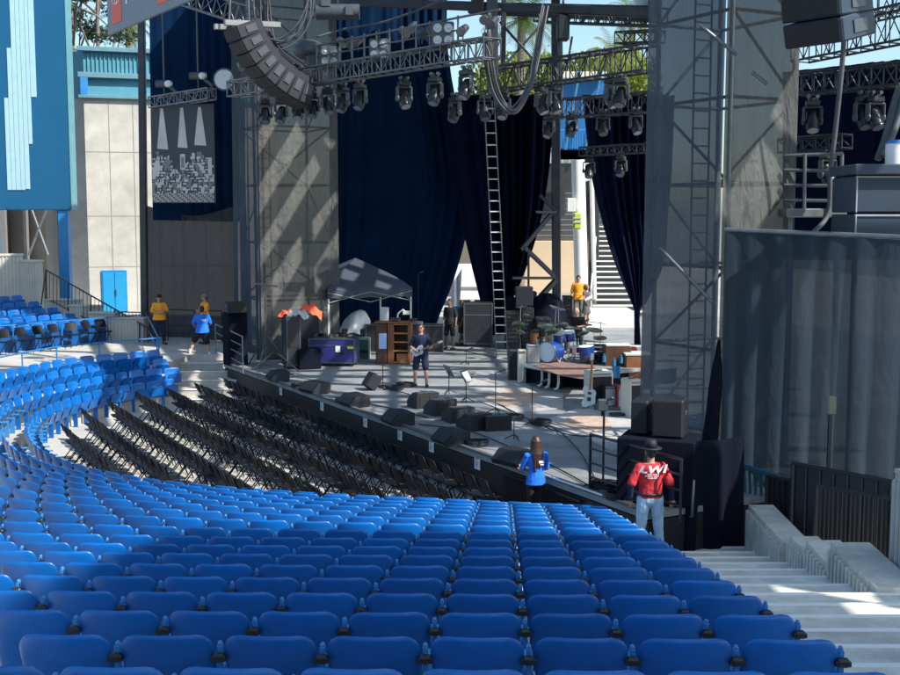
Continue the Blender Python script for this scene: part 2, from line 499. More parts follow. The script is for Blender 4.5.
def row_pt(n, x): return V((x, Yrow(n) + gx(n, x), 0))
def ztop(n): return 5.6 - (2.133 + .1647 * n)
def ztread(n): return ztop(n) - .80
# treads: a stepped concrete slab under our section
tb = MB(); XS = [-14 + .5 * i for i in range(33)] + [2.38]
def nose(n, x, off=.42):
    p = row_pt(n, x); return V((p.x, p.y + off, 0))
for n in range(-4, 16):
    z = ztread(n); zl = ztread(n + 1) if n < 15 else 0.0
    for i in range(len(XS) - 1):
        a, b = XS[i], XS[i + 1]
        p0, p1 = nose(n, a), nose(n, b); q0, q1 = nose(n - 1, a), nose(n - 1, b)
        if p0.y > 34: continue
        tb.add([(q0.x, q0.y, z), (q1.x, q1.y, z), (p1.x, p1.y, z), (p0.x, p0.y, z), (p0.x, p0.y, zl), (p1.x, p1.y, zl)],
               [(0, 1, 2, 3), (3, 2, 5, 4)])
struct(tb, 'seating_terrace', 'concrete_shade')
# aisle stairs at our right, one step to a row
st = MB(); nz = MB()
for n in range(-4, 17):
    z = ztread(n) - .004 if n < 16 else .012; y0 = Yrow(n - 1) + .42; y1 = Yrow(n) + .42
    if n == 16: y1 = 21.5
    x0, x1 = 2.36, 5.12
    zb = -.05
    st.prism([(x0, y0), (x1, y0), (x1, y1), (x0, y1)], zb, z)
    if n < 16: nz.box(((x0 + x1) / 2, y1 - .03, z + .003), (x1 - x0 - .02, .075, .012), ch=.002)
struct(st, 'aisle_stairs', 'concrete_shade')
struct(nz, 'stair_nosing', 'nosing')

# ---- stadium seat prototype, facing local +Y
def seat_back():
    m = MB(); W = .248; zt, zb = .80, .35; r = .10; t0 = .024
    def hw(b):
        z = zb + (zt - zb) * b; h = W - .050 * (1 - b) ** 1.3 - .0
        d = z - (zt - r)
        if d > 0: h -= r - math.sqrt(max(0, r * r - d * d)) 
        return h
    def f(a, b, sgn):
        b = 1 - (1 - b) ** 1.6
        A = math.sin((a - .5) * math.pi); h = hw(b); x = A * h; z = zb + (zt - zb) * b
        y = .035 - .10 * b + .045 * (x / W) ** 2 + .05 * max(0, b - .70) ** 1.5 / .3 ** .5
        th = t0 * math.sqrt(max(0, 1 - abs(A) ** 6)) * (1 if b < .93 else math.sqrt(max(0, 1 - ((b - .93) / .07) ** 2)))
        return (x, y + sgn * (th / 2 + .001), z)
    m.grid(lambda a, b: f(a, b, -1), 14, 12); m.grid(lambda a, b: f(1 - a, b, 1), 14, 12)
    return m
def seat_pan():
    m = MB()
    def f(a, b, s):
        x = (a - .5) * .42 * (1 - .10 * b * b); q = b * .30
        y = .12 + q * .34 - s * .018; z = .38 + q * .88 + s * .004
        if b > .9: z -= .01 * abs(a - .5) * 2
        return (x, y + .02 * (2 * a - 1) ** 2, z)
    m.grid(lambda a, b: f(a, b, 1), 6, 6); m.grid(lambda a, b: f(1 - a, b, -1), 6, 6)
    return m
seat0 = thing('stadium_seat', 'x', 'stadium seat')
seat_back().build('backrest', 'seat_blue', seat0)
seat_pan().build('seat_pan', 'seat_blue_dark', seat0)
m = MB(); m.box((.265, .10, .30), (.035, .12, .60)); m.box((.265, .03, .64), (.026, .05, .17)); m.sph((.265, .03, .73), (.013, .025, .014), nu=8, nv=6)
m.bar((.265, .06, .56), (.265, .40, .56), .05, .03)
m.build('standard', 'post_blue', seat0)
m = MB(); m.box((.265, -.015, .672), (.07, .05, .045), ch=.012); m.bar((.225, -.02, .668), (.305, -.02, .668), .03, .028)
m.build('bracket', 'black_plastic', seat0)
used = [False]
def put_seat(p, facing, z, label, group):
    rz = math.atan2(facing.y, facing.x) - math.pi / 2
    jz = rz + random.uniform(-.035, .035)
    if not used[0]:
        used[0] = True; seat0.location = (p.x, p.y, z); seat0.rotation_euler = (0, 0, jz); seat0['label'] = label; seat0['group'] = group; return seat0
    return dup(seat0, (p.x, p.y, z), jz, label, group)
spots = []                                            # (size key, p, facing, z, label)
def in_view(p, z, pad=.03):
    d = p.y * CT - (z - CZ) * ST
    if d < 1: return False
    u_ = p.x / d * FPX / 900; v_ = ((z - CZ) * CT + p.y * ST) / d * FPX / 675
    return abs(u_) < .5 + pad and abs(v_) < .5 + pad
for n in range(-1, 16):
    xr = 1.98 + .0375 * n
    pl = [row_pt(n, xr - .245 - .1 * i) for i in range(int((xr + .42 * (Yrow(n) + 8) + 3) / .1)) if xr - .245 - .1 * i > -9.8]
    k = 0
    for p, d in resample(pl, .532):
        k += 1
        if not in_view(p, ztop(n), .035): continue
        fc = V((d.y, -d.x, 0));
        if fc.y < 0: fc = -fc
        lab = 'blue plastic seat, %s from the aisle stairs, %s row behind the curved front row' % (nth(k), nth(16 - n))
        spots.append((p.length, p, fc, ztread(n), lab, 'blue seats in the rows nearest the viewer'))
rp = [p for p in ring]
for k, (p, d) in enumerate(resample(rp[2:], .532)):
    fc = V((d.y, -d.x, 0))
    spots.append((p.length, p, fc, 0.0, 'blue plastic seat, %s from the aisle stairs along the curved front row' % nth(k + 1), 'blue seats of the curved front row'))
print('near+ring', len(spots))
# ---- far left section rows
LR = {1: ([(172, 368), (133, 370), (98, 376.7), (60, 384.4), (33, 391), (13, 398), (0, 405.5), (-12, 414)], 1.08),
      2: ([(160, 359), (120, 361), (73, 368), (35.5, 374.4), (0, 383), (-25, 392), (-40, 400)], 1.33),
      3: ([(153, 350), (142, 351), (95.5, 355), (66.7, 358), (33, 364.4), (0, 372), (-30, 380), (-50, 388)], 1.58)}
lrows = {}
for k, (pts, z) in LR.items():
    q = smooth(catmull([G(x, y, z) for x, y in pts], 6), 14)
    lrows[k] = [V((p.x, p.y, 0)) for p in q]
names = {1: 'lowest', 2: 'middle', 3: 'top'}
for k, pl in lrows.items():
    for i, (p, d) in enumerate(resample(pl, .54)):
        if not in_view(p, 1.5, .01): continue
        fc = V((d.y, -d.x, 0)); fc = -fc if fc.x < 0 else fc
        spots.append((p.length, p, fc, LR[k][1] - .8, 'blue seat, %s from the stepped walkway in the %s sunlit row below the rail' % (nth(i + 1), names[k]), 'blue seats of the sunlit section below the rail'))
tl = MB()
def offs(pl, o):
    out = []
    for i, p in enumerate(pl):
        d = (pl[min(i + 1, len(pl) - 1)] - pl[max(i - 1, 0)]).normalized(); nn = V((d.y, -d.x, 0)); nn = -nn if nn.x < 0 else nn
        out.append(p + nn * o)
    return out
ref = 40
def rs(pl, n=ref):
    L = [0]
    for i in range(len(pl) - 1): L.append(L[-1] + (pl[i + 1] - pl[i]).length)
    out = []
    for k in range(n + 1):
        t = L[-1] * k / n; i = 0
        while i < len(L) - 2 and L[i + 1] < t: i += 1
        out.append(pl[i].lerp(pl[i + 1], (t - L[i]) / max(1e-9, L[i + 1] - L[i])))
    return out
ext = {k: rs(offs([pl[0] + (pl[0] - pl[1]).normalized() * .5] + pl, .45)) for k, pl in lrows.items()}
back = rs(offs([lrows[3][0] + (lrows[3][0] - lrows[3][1]).normalized() * .5] + lrows[3], -.42))
zt_ = {1: .28, 2: .53, 3: .78}
lines = [(ext[1], .28, 0.), (ext[2], .53, .28), (ext[3], .78, .53), (back, 1.03, .78)]
for j, (ln, z, zl) in enumerate(lines):
    for i in range(ref):
        a, b = ln[i], ln[i + 1]
        tl.add([(a.x, a.y, z), (b.x, b.y, z), (b.x, b.y, zl), (a.x, a.y, zl)], [(0, 1, 2, 3)])
        if j < 3:
            c, d = lines[j + 1][0][i], lines[j + 1][0][i + 1]
            tl.add([(a.x, a.y, z), (b.x, b.y, z), (d.x, d.y, z), (c.x, c.y, z)], [(0, 1, 2, 3)])
struct(tl, 'seating_terrace', 'concrete_pale')
# terrace level behind, with the wide steps down to the pit
tr = MB()
tp = [back[i] for i in range(0, ref + 1, 4)]
tr.prism([(p.x, p.y) for p in tp] + [(-30, 26), (-40, 50), (-13, 60), (2, 60), (-2, 43), (-5.4, 41), (-5.6, 39.2), (-8.6, 38.9)], .6, 1.03)
struct(tr, 'terrace', 'concrete_pale')
ws = MB()
for i, (yy, z) in enumerate([(38.9, .86), (38.1, .69), (37.3, .52), (36.5, .35), (35.7, .17)]):
    ws.prism([(-9.6 + .25 * i, yy - .95), (-5.2, yy - .75), (-5.2, yy + .1 - .02 * i), (-9.9 + .2 * i, yy + .1)], 0.002, z)
struct(ws, 'walkway_steps', 'concrete_pale')
wn = MB()
for i, (yy, z) in enumerate([(38.9, .86), (38.1, .69), (37.3, .52), (36.5, .35), (35.7, .17)]):
    wn.bar((-9.4 + .25 * i, yy - .94 - (.0 if i else 0), z + .004), (-5.25, yy - .74, z + .004), .06, .02)
struct(wn, 'step_nosing', 'nosing')
# ---- upper left section
U0 = G(97, 319, 1.86); Ud = V((-.61, -.79, 0)); Ub = V((-.75, .66, 0))
ends = [G(97, 319, 1.86), G(76, 313, 2.03), G(59, 307, 2.20), G(40, 301, 2.37), G(23, 295, 2.54)]
ub = MB()
for k, e in enumerate(ends):
    e = V((e.x, e.y, 0)); z = 1.06 + .17 * k
    Un = V((.79, -.61, 0))
    a = e + Un * .45 - Ud * .3; b = a + Ud * 9
    ub.prism([a[:2], b[:2], (b - Un * 5)[:2], (a - Un * (.9 * (5 - k) + .4))[:2]], 1.0, z)
    for i in range(15):
        p = e + Ud * (.27 + .54 * i)
        if in_view(p, z + .6, .01):
            spots.append((p.length, p, Un, z, 'blue seat, %s from the stairs in the %s upper row by the ribbed wall' % (nth(i + 1), nth(k + 1)), 'blue seats of the upper section'))
struct(ub, 'seating_terrace', 'concrete_pale')
print('seats', len(spots))
spots.sort(key=lambda t: t[0])
vis = []; seen_lab = set()
for s_ in spots[:300]: put_seat(s_[1], s_[2], s_[3], s_[4], s_[5])
rest = spots[300:]
if rest:
    mm = MB(); parts = [seat_back(), seat_pan()]
    sb_, sp_ = parts
    for _, p, fc, z, _l, _g in rest:
        T = Matrix.Translation((p.x, p.y, z)) @ Matrix.Rotation(math.atan2(fc.y, fc.x) - math.pi / 2, 4, 'Z')
        for q in parts: mm.add(q.v, q.f, True, T)
        k2 = MB(); k2.box((.265, .10, .3), (.035, .12, .6)); mm.add(k2.v, k2.f, False, T)
    o = mm.build('distant_stadium_seat', 'seat_blue'); tag(o, 'blue plastic seats of the small far upper section on the left edge, beyond the folding chairs', 'stadium seat', None, 'stuff')

# ---- folding chair prototype, facing local +Y
fold0 = thing('folding_chair', 'x', 'folding chair')
m = MB()
def fb(a, b, s):
    x = (a - .5) * .41; z = .575 + .27 * b
    if b > .8: x *= 1 - .10 * (b - .8) / .2
    return (x, -.10 - .11 * b - .03 * (1 - (2 * a - 1) ** 2) + s * .009, z)
m.grid(lambda a, b: fb(a, b, -1), 6, 5); m.grid(lambda a, b: fb(1 - a, b, 1), 6, 5)
m.build('backrest', 'chair_black', fold0)
m = MB(); m.box((0, .05, .445), (.40, .40, .04), ch=.012); m.build('seat', 'chair_black', fold0)
for sx in (-1, 1):
    m = MB(); m.path([(.205 * sx, .19, 0), (.205 * sx, .06, .36), (.205 * sx, -.18, .70), (.19 * sx, -.235, .845), (.12 * sx, -.24, .86), (0, -.24, .86)], .012, 5)
    m.tube((.19 * sx, -.21, 0), (.19 * sx, .16, .45), .014, 5)
    m.build('side_frame', 'chair_black', fold0)
m = MB(); m.tube((-.2, .2, .12), (.2, .2, .12), .008, 5)
m.build('stretcher', 'chair_black', fold0)
fu = [False]
def put_fold(p, rz, label, group):
    if not fu[0]:
        fu[0] = True; fold0.location = p; fold0.rotation_euler = (0, 0, rz); fold0['label'] = label; fold0['group'] = group; return fold0
    return dup(fold0, p, rz, label, group)
prow = [((59, 423), (101, 455)), ((77, 407.6), (166, 466.7)), ((105.6, 399), (234, 477)), ((133.7, 390.7), (308, 483.6)), ((167.5, 388), (366, 483.6)),
        ((194, 382), (425, 481)), ((225, 378), (482, 481))]
rzc = math.atan2(VV.y, VV.x) - math.pi / 2
nch = 0
for r_, (a, b) in enumerate(prow):
    A_ = G(*a, .86); B_ = G(*b, .86); v0 = (uv_of(A_)[1] + uv_of(B_)[1]) / 2
    u0, u1 = uv_of(A_)[0], uv_of(B_)[0] - (.5 if r_ in (2, 3, 4, 5) else 0)
    n = int((u0 - u1) / .50) + 1
    for i in range(n):
        p = S(u0 - .50 * i - .24, v0 + .24 + .012 * math.sin(i * 1.7 + r_), 0)
        which = 'row beside the stage' if r_ == 6 else '%s row out from the stage' % nth(7 - r_)
        put_fold(p + V((random.uniform(-.015, .015), random.uniform(-.02, .02), 0)), rzc + random.uniform(-.06, .06), 'black folding chair, %s from the walkway steps, in the %s' % (nth(i + 1), which), 'black folding chairs in the pit'); nch += 1
print('pit chairs', nch)
for i, x in enumerate([104, 90, 74, 57, 42, 25, 8]):
    y = 343.5 + (104 - x) * .125
    p = G(x, y, 1.03)
    put_fold(V((p.x, p.y, 1.03)), math.atan2(-.61, .79) - math.pi / 2 + random.uniform(-.25, .25),
             'black folding chair behind the blue rail, %s along from the stepped walkway' % nth(i + 1), 'black folding chairs on the cross aisle')

# ---- blue rails round the cross aisle
def rail(name, pts, h, mtl, label, cat, bars=1, post_every=1, r=.022, group=None, infill=0, thick=None):
    base = V(pts[0]); t = thing(name, label, cat, base, 0, group)
    m = MB()
    for i in range(len(pts) - 1):
        a, b = V(pts[i]), V(pts[i + 1])
        m.tube(a + V((0, 0, h)), b + V((0, 0, h)), r, 8)
    m.build('top_rail', mtl, t)
    for k in range(bars):
        m = MB(); hh = h * (k + 1) / (bars + 1)
        for i in range(len(pts) - 1): m.tube(V(pts[i]) + V((0, 0, hh)), V(pts[i + 1]) + V((0, 0, hh)), r * .8, 6)
        m.build('cross_rail', mtl, t)
    for p in pts: MB().tube(V(p), V(p) + V((0, 0, h)), r, 8).build('post', mtl, t)
    if infill:
        m = MB()
        for i in range(len(pts) - 1):
            a, b = V(pts[i]), V(pts[i + 1]); n = max(1, int((b - a).length / infill))
            for k in range(1, n):
                q = a.lerp(b, k / n); m.tube(q + V((0, 0, .08)), q + V((0, 0, h)), .010, 5)
        m.build('baluster', mtl, t)
    return t
bk = offs(lrows[3], -.34)
sel = [bk[0] + (bk[0] - bk[1]).normalized() * .35]
acc = 0
for i in range(len(bk) - 1):
    acc += (bk[i + 1] - bk[i]).length
    if acc > 1.35: sel.append(bk[i + 1]); acc = 0
sel = [V((p.x, p.y, 1.03)) for p in sel if p.y > 27]
rail('blue_guard_rail', sel, .86, 'rail_blue', 'long blue tube rail behind the top row of the lower sunlit seats', 'guard rail')
p0 = sel[0]
rail('blue_guard_rail', [p0 + V((.04, .06, 0)), G(147, 337, 1.03)], .86, 'rail_blue', 'short end length of blue rail beside the two staff in orange shirts', 'guard rail')
a = ends[0]; a = V((a.x, a.y, 0)) + V((.79, -.61, 0)) * .62
q = [V((p.x, p.y, 1.03)) for p in [a + V((1.0, 1.1, 0)), a, a + Ud * 1.9, a + Ud * 3.8, a + Ud * 5.7, a + Ud * 7.5]]
rail('blue_guard_rail', q, .92, 'rail_blue', 'blue tube rail in front of the upper section, behind the folding chairs', 'guard rail', bars=0)
m = MB(); a1 = a - V((.79, -.61, 0)) * .10
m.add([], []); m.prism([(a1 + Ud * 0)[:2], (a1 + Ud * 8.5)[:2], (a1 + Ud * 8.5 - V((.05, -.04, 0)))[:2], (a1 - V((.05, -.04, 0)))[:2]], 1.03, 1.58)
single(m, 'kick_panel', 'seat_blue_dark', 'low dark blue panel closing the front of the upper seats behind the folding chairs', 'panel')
# white steps at the end of the upper rows, ribbed parapet and wall
ws = MB()
for k, e in enumerate(ends):
    e = V((e.x, e.y, 0)) - Ud * .55 + V((.79, -.61, 0)) * .1
    ws.prism([(e)[:2], (e - Ud * 1.0)[:2], (e - Ud * 1.0 + Ub * (.9 * (5 - k)))[:2], (e + Ub * (.9 * (5 - k)))[:2]], 1.0, 1.16 + .17 * k)
struct(ws, 'upper_steps', 'white_paint')
def ribbed(name, a, b, z0, z1, th, label, pitch=.14, m_='concrete_pale', cat='wall', cap=.1):
    a, b = V(a), V(b); d = (b - a); L = d.length; d.normalize(); nn = V((d.y, -d.x, 0))
    t = thing(name, label, cat, V((a.x, a.y, z0)))
    m = MB(); n = int(L / pitch)
    for i in range(n):
        p = a + d * (pitch * (i + .5)); m.box((p.x, p.y, (z0 + z1) / 2) , (pitch * .62, th + .07, z1 - z0), rz=math.atan2(d.y, d.x), ch=.02)
    c = (a + b) / 2; m.box((c.x, c.y, (z0 + z1) / 2), (L, th, z1 - z0), rz=math.atan2(d.y, d.x), ch=0)
    m.build('ribbed_face', m_, t)
    m = MB(); m.box((c.x, c.y, z1 + cap / 2), (L + .06, th + .12, cap), rz=math.atan2(d.y, d.x)); m.build('coping', m_, t)
    return t
w0, w1, w2 = P(41, 290, 47.6), P(24, 290, 48), P(-45, 290, 47)
ribbed('ribbed_wall', w1, w2, 1.6, P(15, 256, 48).z, .3, 'ribbed concrete wall above the upper seats, tall part under the blue panel')
ribbed('ribbed_wall', w0, w1, 1.6, P(33, 262, 48).z, .3, 'ribbed concrete wall above the upper seats, short lower end by the handrail')
pp = [(47, 300, 309, 46.6), (72, 306, 316, 45.4), (92, 313, 322, 44.2), (110, 318, 330, 43.4)]
for i, (x, yt, yb, Y) in enumerate(pp):
    x2 = [80, 100, 118, 146][i]
    a = P(x, yt, Y); b = P(x2, yt + 1.5, Y - .4)
    ribbed('parapet_block', (a.x, a.y, 0), (b.x, b.y, 0), 1.0, a.z, .35, 'ribbed concrete parapet block beside the upper stairs, %s step down from the wall' % nth(i + 1), cap=.06)
# descending black handrail
t = thing('handrail', 'black metal handrail with upright bars sloping down past the blue door', 'handrail', P(45, 300, 46.5))
A1, A2 = P(46, 270, 46.5), P(148, 328, 42.5); B1, B2 = P(46, 300, 46.5), P(148, 352, 42.5)
MB().tube(A1, A2, .03, 6).build('top_rail', 'black_metal', t)
MB().tube(B1.lerp(A1, .06), B2.lerp(A2, .06), .02, 6).build('bottom_rail', 'black_metal', t)
m = MB()
for i in range(27): m.tube(A1.lerp(A2, i / 26), B1.lerp(B2, i / 26), .012 if i % 6 else .028, 5)
m.build('baluster', 'black_metal', t)
m = MB()
A3 = P(41, 305, 46.2); m.tube(A1, A3, .028, 6); m.build('brace', 'black_metal', t)
# low dark fence left of the staff
f0, f1 = P(122, 312, 43.2), P(150, 312, 43.0)
rail('bar_fence', [V((f0.x, f0.y, 1.03)), V((f1.x, f1.y, 1.03))], f0.z - 1.03, 'black_metal', 'short black bar fence behind the staff in the orange shirt', 'fence', infill=.13, group=None)
# ================================================================== STAGE
m = MB(); c0 = V((3.15, 18.35, 0)); u_c, v_c = uv_of(c0)
v_c = EDGE
uA = uv_of(G(217, 364, ZS))[0]
deck = [S(u_c, EDGE, 0)[:2], S(uA, EDGE, 0)[:2], S(uA, EDGE + 2.2, 0)[:2], S(uA + 6, EDGE + 2.2, 0)[:2], S(uA + 9, EDGE + 26, 0)[:2], S(u_c, EDGE + 26, 0)[:2]]
ds = thing('stage', 'grey stage deck with black fascia and pale edge strip behind the folding chairs', 'stage', S(u_c, EDGE, 0))
MB().prism(deck, ZS - .10, ZS).build('deck', 'deck', ds)
m = MB(); m.bar(S(u_c, EDGE + .06, ZS / 2 - .06), S(uA, EDGE + .06, ZS / 2 - .06), .06, ZS - .14)
m.bar(S(u_c + .03, EDGE + .1, ZS / 2 - .06), S(u_c + .03, EDGE + 9, ZS / 2 - .06), .06, ZS - .14)
m.bar(S(uA - .03, EDGE + .1, ZS / 2 - .06), S(uA - .03, EDGE + 2.2, ZS / 2 - .06), .06, ZS - .14)
m.build('fascia', 'fascia', ds)
m = MB(); m.bar(S(u_c, EDGE + .04, ZS + .03), S(uA, EDGE + .04, ZS + .03), .10, .05); m.build('edge_strip', 'lip', ds)
m = MB(); m.bar(S(u_c + 1.2, EDGE - .005, ZS + .045), S(u_c + 3.4, EDGE - .005, ZS + .045), .02, .03); m.build('white_edge', 'paper', ds)
# front skirting shelf
m = MB(); m.bar(S(u_c + 4.3, EDGE - .04, .2), S(uA - .5, EDGE - .04, .2), .08, .06); m.build('foot_rail', 'fascia', ds)
for i, (x, y) in enumerate([(281, 388), (322, 403), (363, 419), (399, 431.5), (430, 443), (473, 460)]):
    q = G(x, y, ZS - .13); u = uv_of(q)[0]
    t = thing('paper_notice', 'white paper notice taped to the black stage front, %s from the walkway end' % nth(i + 1), 'notice', S(u, EDGE + .02, ZS - .33), UZ, 'paper notices on the stage front')
    MB().slab([S(u + .11, EDGE + .015, ZS - .33), S(u - .11, EDGE + .015, ZS - .33), S(u - .11, EDGE + .015, ZS - .03), S(u + .11, EDGE + .015, ZS - .03)], .004).build('sheet', 'paper', t)
    m = MB()
    for k in range(6):
        zz = ZS - .075 - k * .038; m.bar(S(u + .07, EDGE + .0085, zz), S(u - .07 + .03 * (k % 3), EDGE + .0085, zz), .002, .012)
    m.build('print', 'ink', t)
# slatted grille at the right part of the fascia
m = MB()
for i in range(34): m.bar(S(u_c + 1.9 + i * .075, EDGE - .03, .12), S(u_c + 1.9 + i * .075, EDGE - .03, ZS - .2), .028, .03, up=(1, 0, 0))
m.bar(S(u_c + 1.8, EDGE - .03, ZS - .19), S(u_c + 4.5, EDGE - .03, ZS - .19), .04, .04)
single(m, 'slatted_grille', 'black_metal', 'black slatted grille on the stage front behind the woman in the blue shirt', 'grille')
# black rail on the near corner of the deck
rr = []
for x, y in [(586, 491), (613, 502), (634, 511)]:
    rr.append(G(x, y, ZS))
rr = [S(uv_of(p)[0], EDGE + .12, ZS) for p in rr]
rail('stage_guard_rail', rr + [S(uv_of(rr[-1])[0] - .9, EDGE + .12, ZS)], .98, 'black_metal', 'black four-bar guard rail on the near corner of the stage', 'guard rail', bars=3, r=.024)
# low kerb and floor to the right of the stairs foot
k0, k1, k2 = V((3.7, 19.05, 0)), V((4.35, 20.1, 0)), V((5.25, 19.0, 0))
m = MB(); m.prism([(4.15, 20.55), (5.4, 19.35), (5.4, 19.15), (4.05, 20.25)], 0, .30)
single(m, 'concrete_kerb', 'concrete_shade', 'low pale concrete kerb at the foot of the aisle stairs', 'kerb')
m = MB(); m.prism([(5.13, 8), (14, 8), (14, 24), (4.2, 20.7), (5.13, 19.5)], -.04, .26)
struct(m, 'side_walkway', 'concrete_shade')
m = MB(); m.prism([(5.75, 8), (14, 8), (14, 15.2), (5.75, 15.2)], .26, .34)
struct(m, 'side_ramp', 'concrete_shade')

# ================================================================== RIGHT PARAPET, PILLAR, GATES
def flutedblock(x0, x1, y0, y1, z0, z1a, z1b, label):
    """parapet block along the stairs; y1 is the far end, tops slope from z1b (near) to z1a (far); fluted towards the stairs"""
    t = thing('parapet_block', label, 'parapet', (x0, y0, z0), 0, 'parapet blocks along the aisle stairs')
    m = MB(); vs = [(x0, y0, z0), (x1, y0, z0), (x1, y1, z0), (x0, y1, z0), (x0, y0, z1b), (x1, y0, z1b), (x1, y1, z1a), (x0, y1, z1a)]
    m.add(vs, [(3, 2, 1, 0), (4, 5, 6, 7), (0, 1, 5, 4), (1, 2, 6, 5), (2, 3, 7, 6), (3, 0, 4, 7)])
    m.build('block', 'concrete_shade', t)
    m = MB(); n = int((y1 - y0) / .125)
    for i in range(n):
        yy = y0 + (y1 - y0) * (i + .5) / n; zz = z1b + (z1a - z1b) * (i + .5) / n
        m.box((x0 - .02, yy, (z0 + zz - .07) / 2), (.06, .075, zz - .07 - z0), ch=.008)
    m.build('flutes', 'concrete_shade', t)
    MB().box(((x0 + x1) / 2 - .02, (y0 + y1) / 2, 0), (0.001, .001, .001), ch=0)
    return t
flutedblock(4.82, 5.22, 16.75, 18.75, -.02, .96, .90, 'far fluted concrete parapet block beside the teal rail')
m = MB(); m.prism([(4.90, 15.4), (5.25, 15.4), (5.25, 16.72), (4.90, 16.72)], 0, .58)
single(m, 'parapet_infill', 'concrete_pale', 'low plain concrete infill between the parapet blocks', 'parapet')
flutedblock(4.84, 5.24, 15.75, 16.5, .3, 1.06, 1.06, 'second fluted concrete parapet block, after the low gap')
flutedblock(4.84, 5.30, 14.75, 15.72, .35, 1.22, 1.14, 'third fluted concrete parapet block, between two others')
flutedblock(4.84, 5.34, 13.1, 14.72, .5, 1.47, 1.40, 'nearest and largest fluted parapet block, next to the tall ribbed pillar')
for i, (y, z) in enumerate([(15.74, .62), (14.74, .78), (14.55, .80), (13.12, .95)]):
    pass
for i, (y, z) in enumerate([(15.62, .66), (14.62, .80), (13.4, .98)]):
    t = thing('aisle_light', 'small blue-lit aisle light in the parapet foot, %s from the stage' % nth(i + 1), 'aisle light', (4.80, y, z - .1))
    MB().box((4.775, y, z), (.05, .16, .24)).build('housing', 'concrete_dark', t)
    MB().box((4.745, y, z - .02), (.012, .10, .16), ch=.003).build('lens', 'post_blue', t)
t = thing('ribbed_pillar', 'tall ribbed concrete pillar at the right edge beside the barred gate', 'pillar', (5.55, 13.5, .3))
MB().box((5.72, 13.75, 1.38), (.55, 1.0, 2.2), ch=.02).build('core', 'concrete_pale', t)
m = MB()
for i in range(7): m.box((5.44, 13.32 + i * .145, 1.36), (.08, .085, 2.1), ch=.025)
for i in range(4): m.box((5.52 + i * .145, 13.24, 1.36), (.085, .08, 2.1), ch=.025)
m.build('ribs', 'concrete_pale', t)
MB().box((5.72, 13.75, 2.50), (.56, 1.02, .06)).build('cap', 'concrete_pale', t)

def gate(a, b, z0, z1, label, solid, pitch=.12, mtl='black_metal', fr=.05):
    a = V((a[0], a[1], 0)); b = V((b[0], b[1], 0)); L = (b - a).length; d = (b - a).normalized()
    t = thing('metal_gate', label, 'gate', V((a.x, a.y, z0)))
    m = MB(); za, zb = V((0, 0, z0 + fr)), V((0, 0, z1))
    m.bar(a + zb, b + zb, fr, fr); m.bar(a + za, b + za, fr, fr)
    for p in (a, b): m.bar(p + V((0, 0, z0)), p + V((0, 0, z1)), fr, fr, up=(1, 0, 0))
    m.build('gate_frame', mtl, t)
    m = MB(); n = int(L / pitch)
    for i in range(1, n):
        p = a + d * (L * i / n); m.bar(p + V((0, 0, z0 + fr)), p + V((0, 0, z1)), .018, .018, up=(1, 0, 0))
    m.build('bars', mtl, t)
    if solid:
        nn = V((d.y, -d.x, 0)); nn = -nn if nn.y < 0 else nn
        c = (a + b) / 2 + nn * .03; m = MB(); m.box((c.x, c.y, (z0 + z1) / 2), (L - .04, .01, z1 - z0 - .06), rz=math.atan2(d.y, d.x), ch=0); m.build('sheet', 'black_metal', t)
    return t
def PZ(px, py, Y): return P(px, py, Y)
a = P(793, 463, 18.3); b = P(892, 465, 17.0)
gate(a, b, .27, a.z, 'wide black sheeted gate behind the other gates', True, .22)
a = P(817, 484, 16.7); b = P(892, 491, 15.9)
gate(a, b, .28, a.z - .02, 'nearer black barred gate in front of the ribbed pillar', False, .062)
a = P(767, 476, 19.1); b = P(791, 480, 18.8)
gate(a, b, .27, a.z, 'narrow black barred gate panel between the teal rail and the wide gate', True, .10)
t = thing('teal_railing', 'teal painted metal railing with broad upright slats beside the lone black chair', 'railing', P(735, 523, 19.9))
a, b = P(733, 463, 20.0), P(778, 477, 19.2); a0, b0 = P(736, 523, 20.0), P(778, 528, 19.2)
MB().bar(a, b, .06, .09).build('top_rail', 'teal_rail', t)
MB().bar(a0.lerp(a, .12), b0.lerp(b, .12), .05, .06).build('bottom_rail', 'teal_rail', t)
m = MB()
for i in range(9):
    f = i / 8; m.bar(a.lerp(b, f), a0.lerp(b0, f), .02, .045 if i else .07, up=(1, 0, 0))
m.build('slats', 'teal_rail', t)
MB().bar(a.lerp(b, .42) + V((0, -.03, -.03)), a0.lerp(b0, .98).lerp(b, .55) + V((0, -.03, 0)), .03, .06).build('brace', 'green_case', t)
# electrical box on a post before the scrim wall
q = P(831, 405, 18.7); zq = q.z
t = thing('post_box', 'olive grey box on a black post standing before the scrim wall', 'post box', (q.x, q.y, .26))
MB().bar((q.x, q.y + .03, .26), (q.x, q.y + .03, zq - .12), .055, .055, up=(1, 0, 0)).build('post', 'black_metal', t)
MB().box((q.x + .01, q.y, zq), (.13, .12, .30)).build('housing', 'box_olive', t)
MB().path([(q.x - .05, q.y, zq - .15), (q.x - .06, q.y - .01, zq - .4), (q.x - .08, q.y, zq - .66), (q.x - .06, q.y + .02, zq - .75)], .012).build('conduit', 'cable_grey', t)
# folded-out chair by the teal rail, tipped
q = G(714, 528, .28)
put_fold(V((q.x, q.y, .27)), R(-75), 'black folding chair standing alone beside the teal railing', 'folding chairs by the side wall')

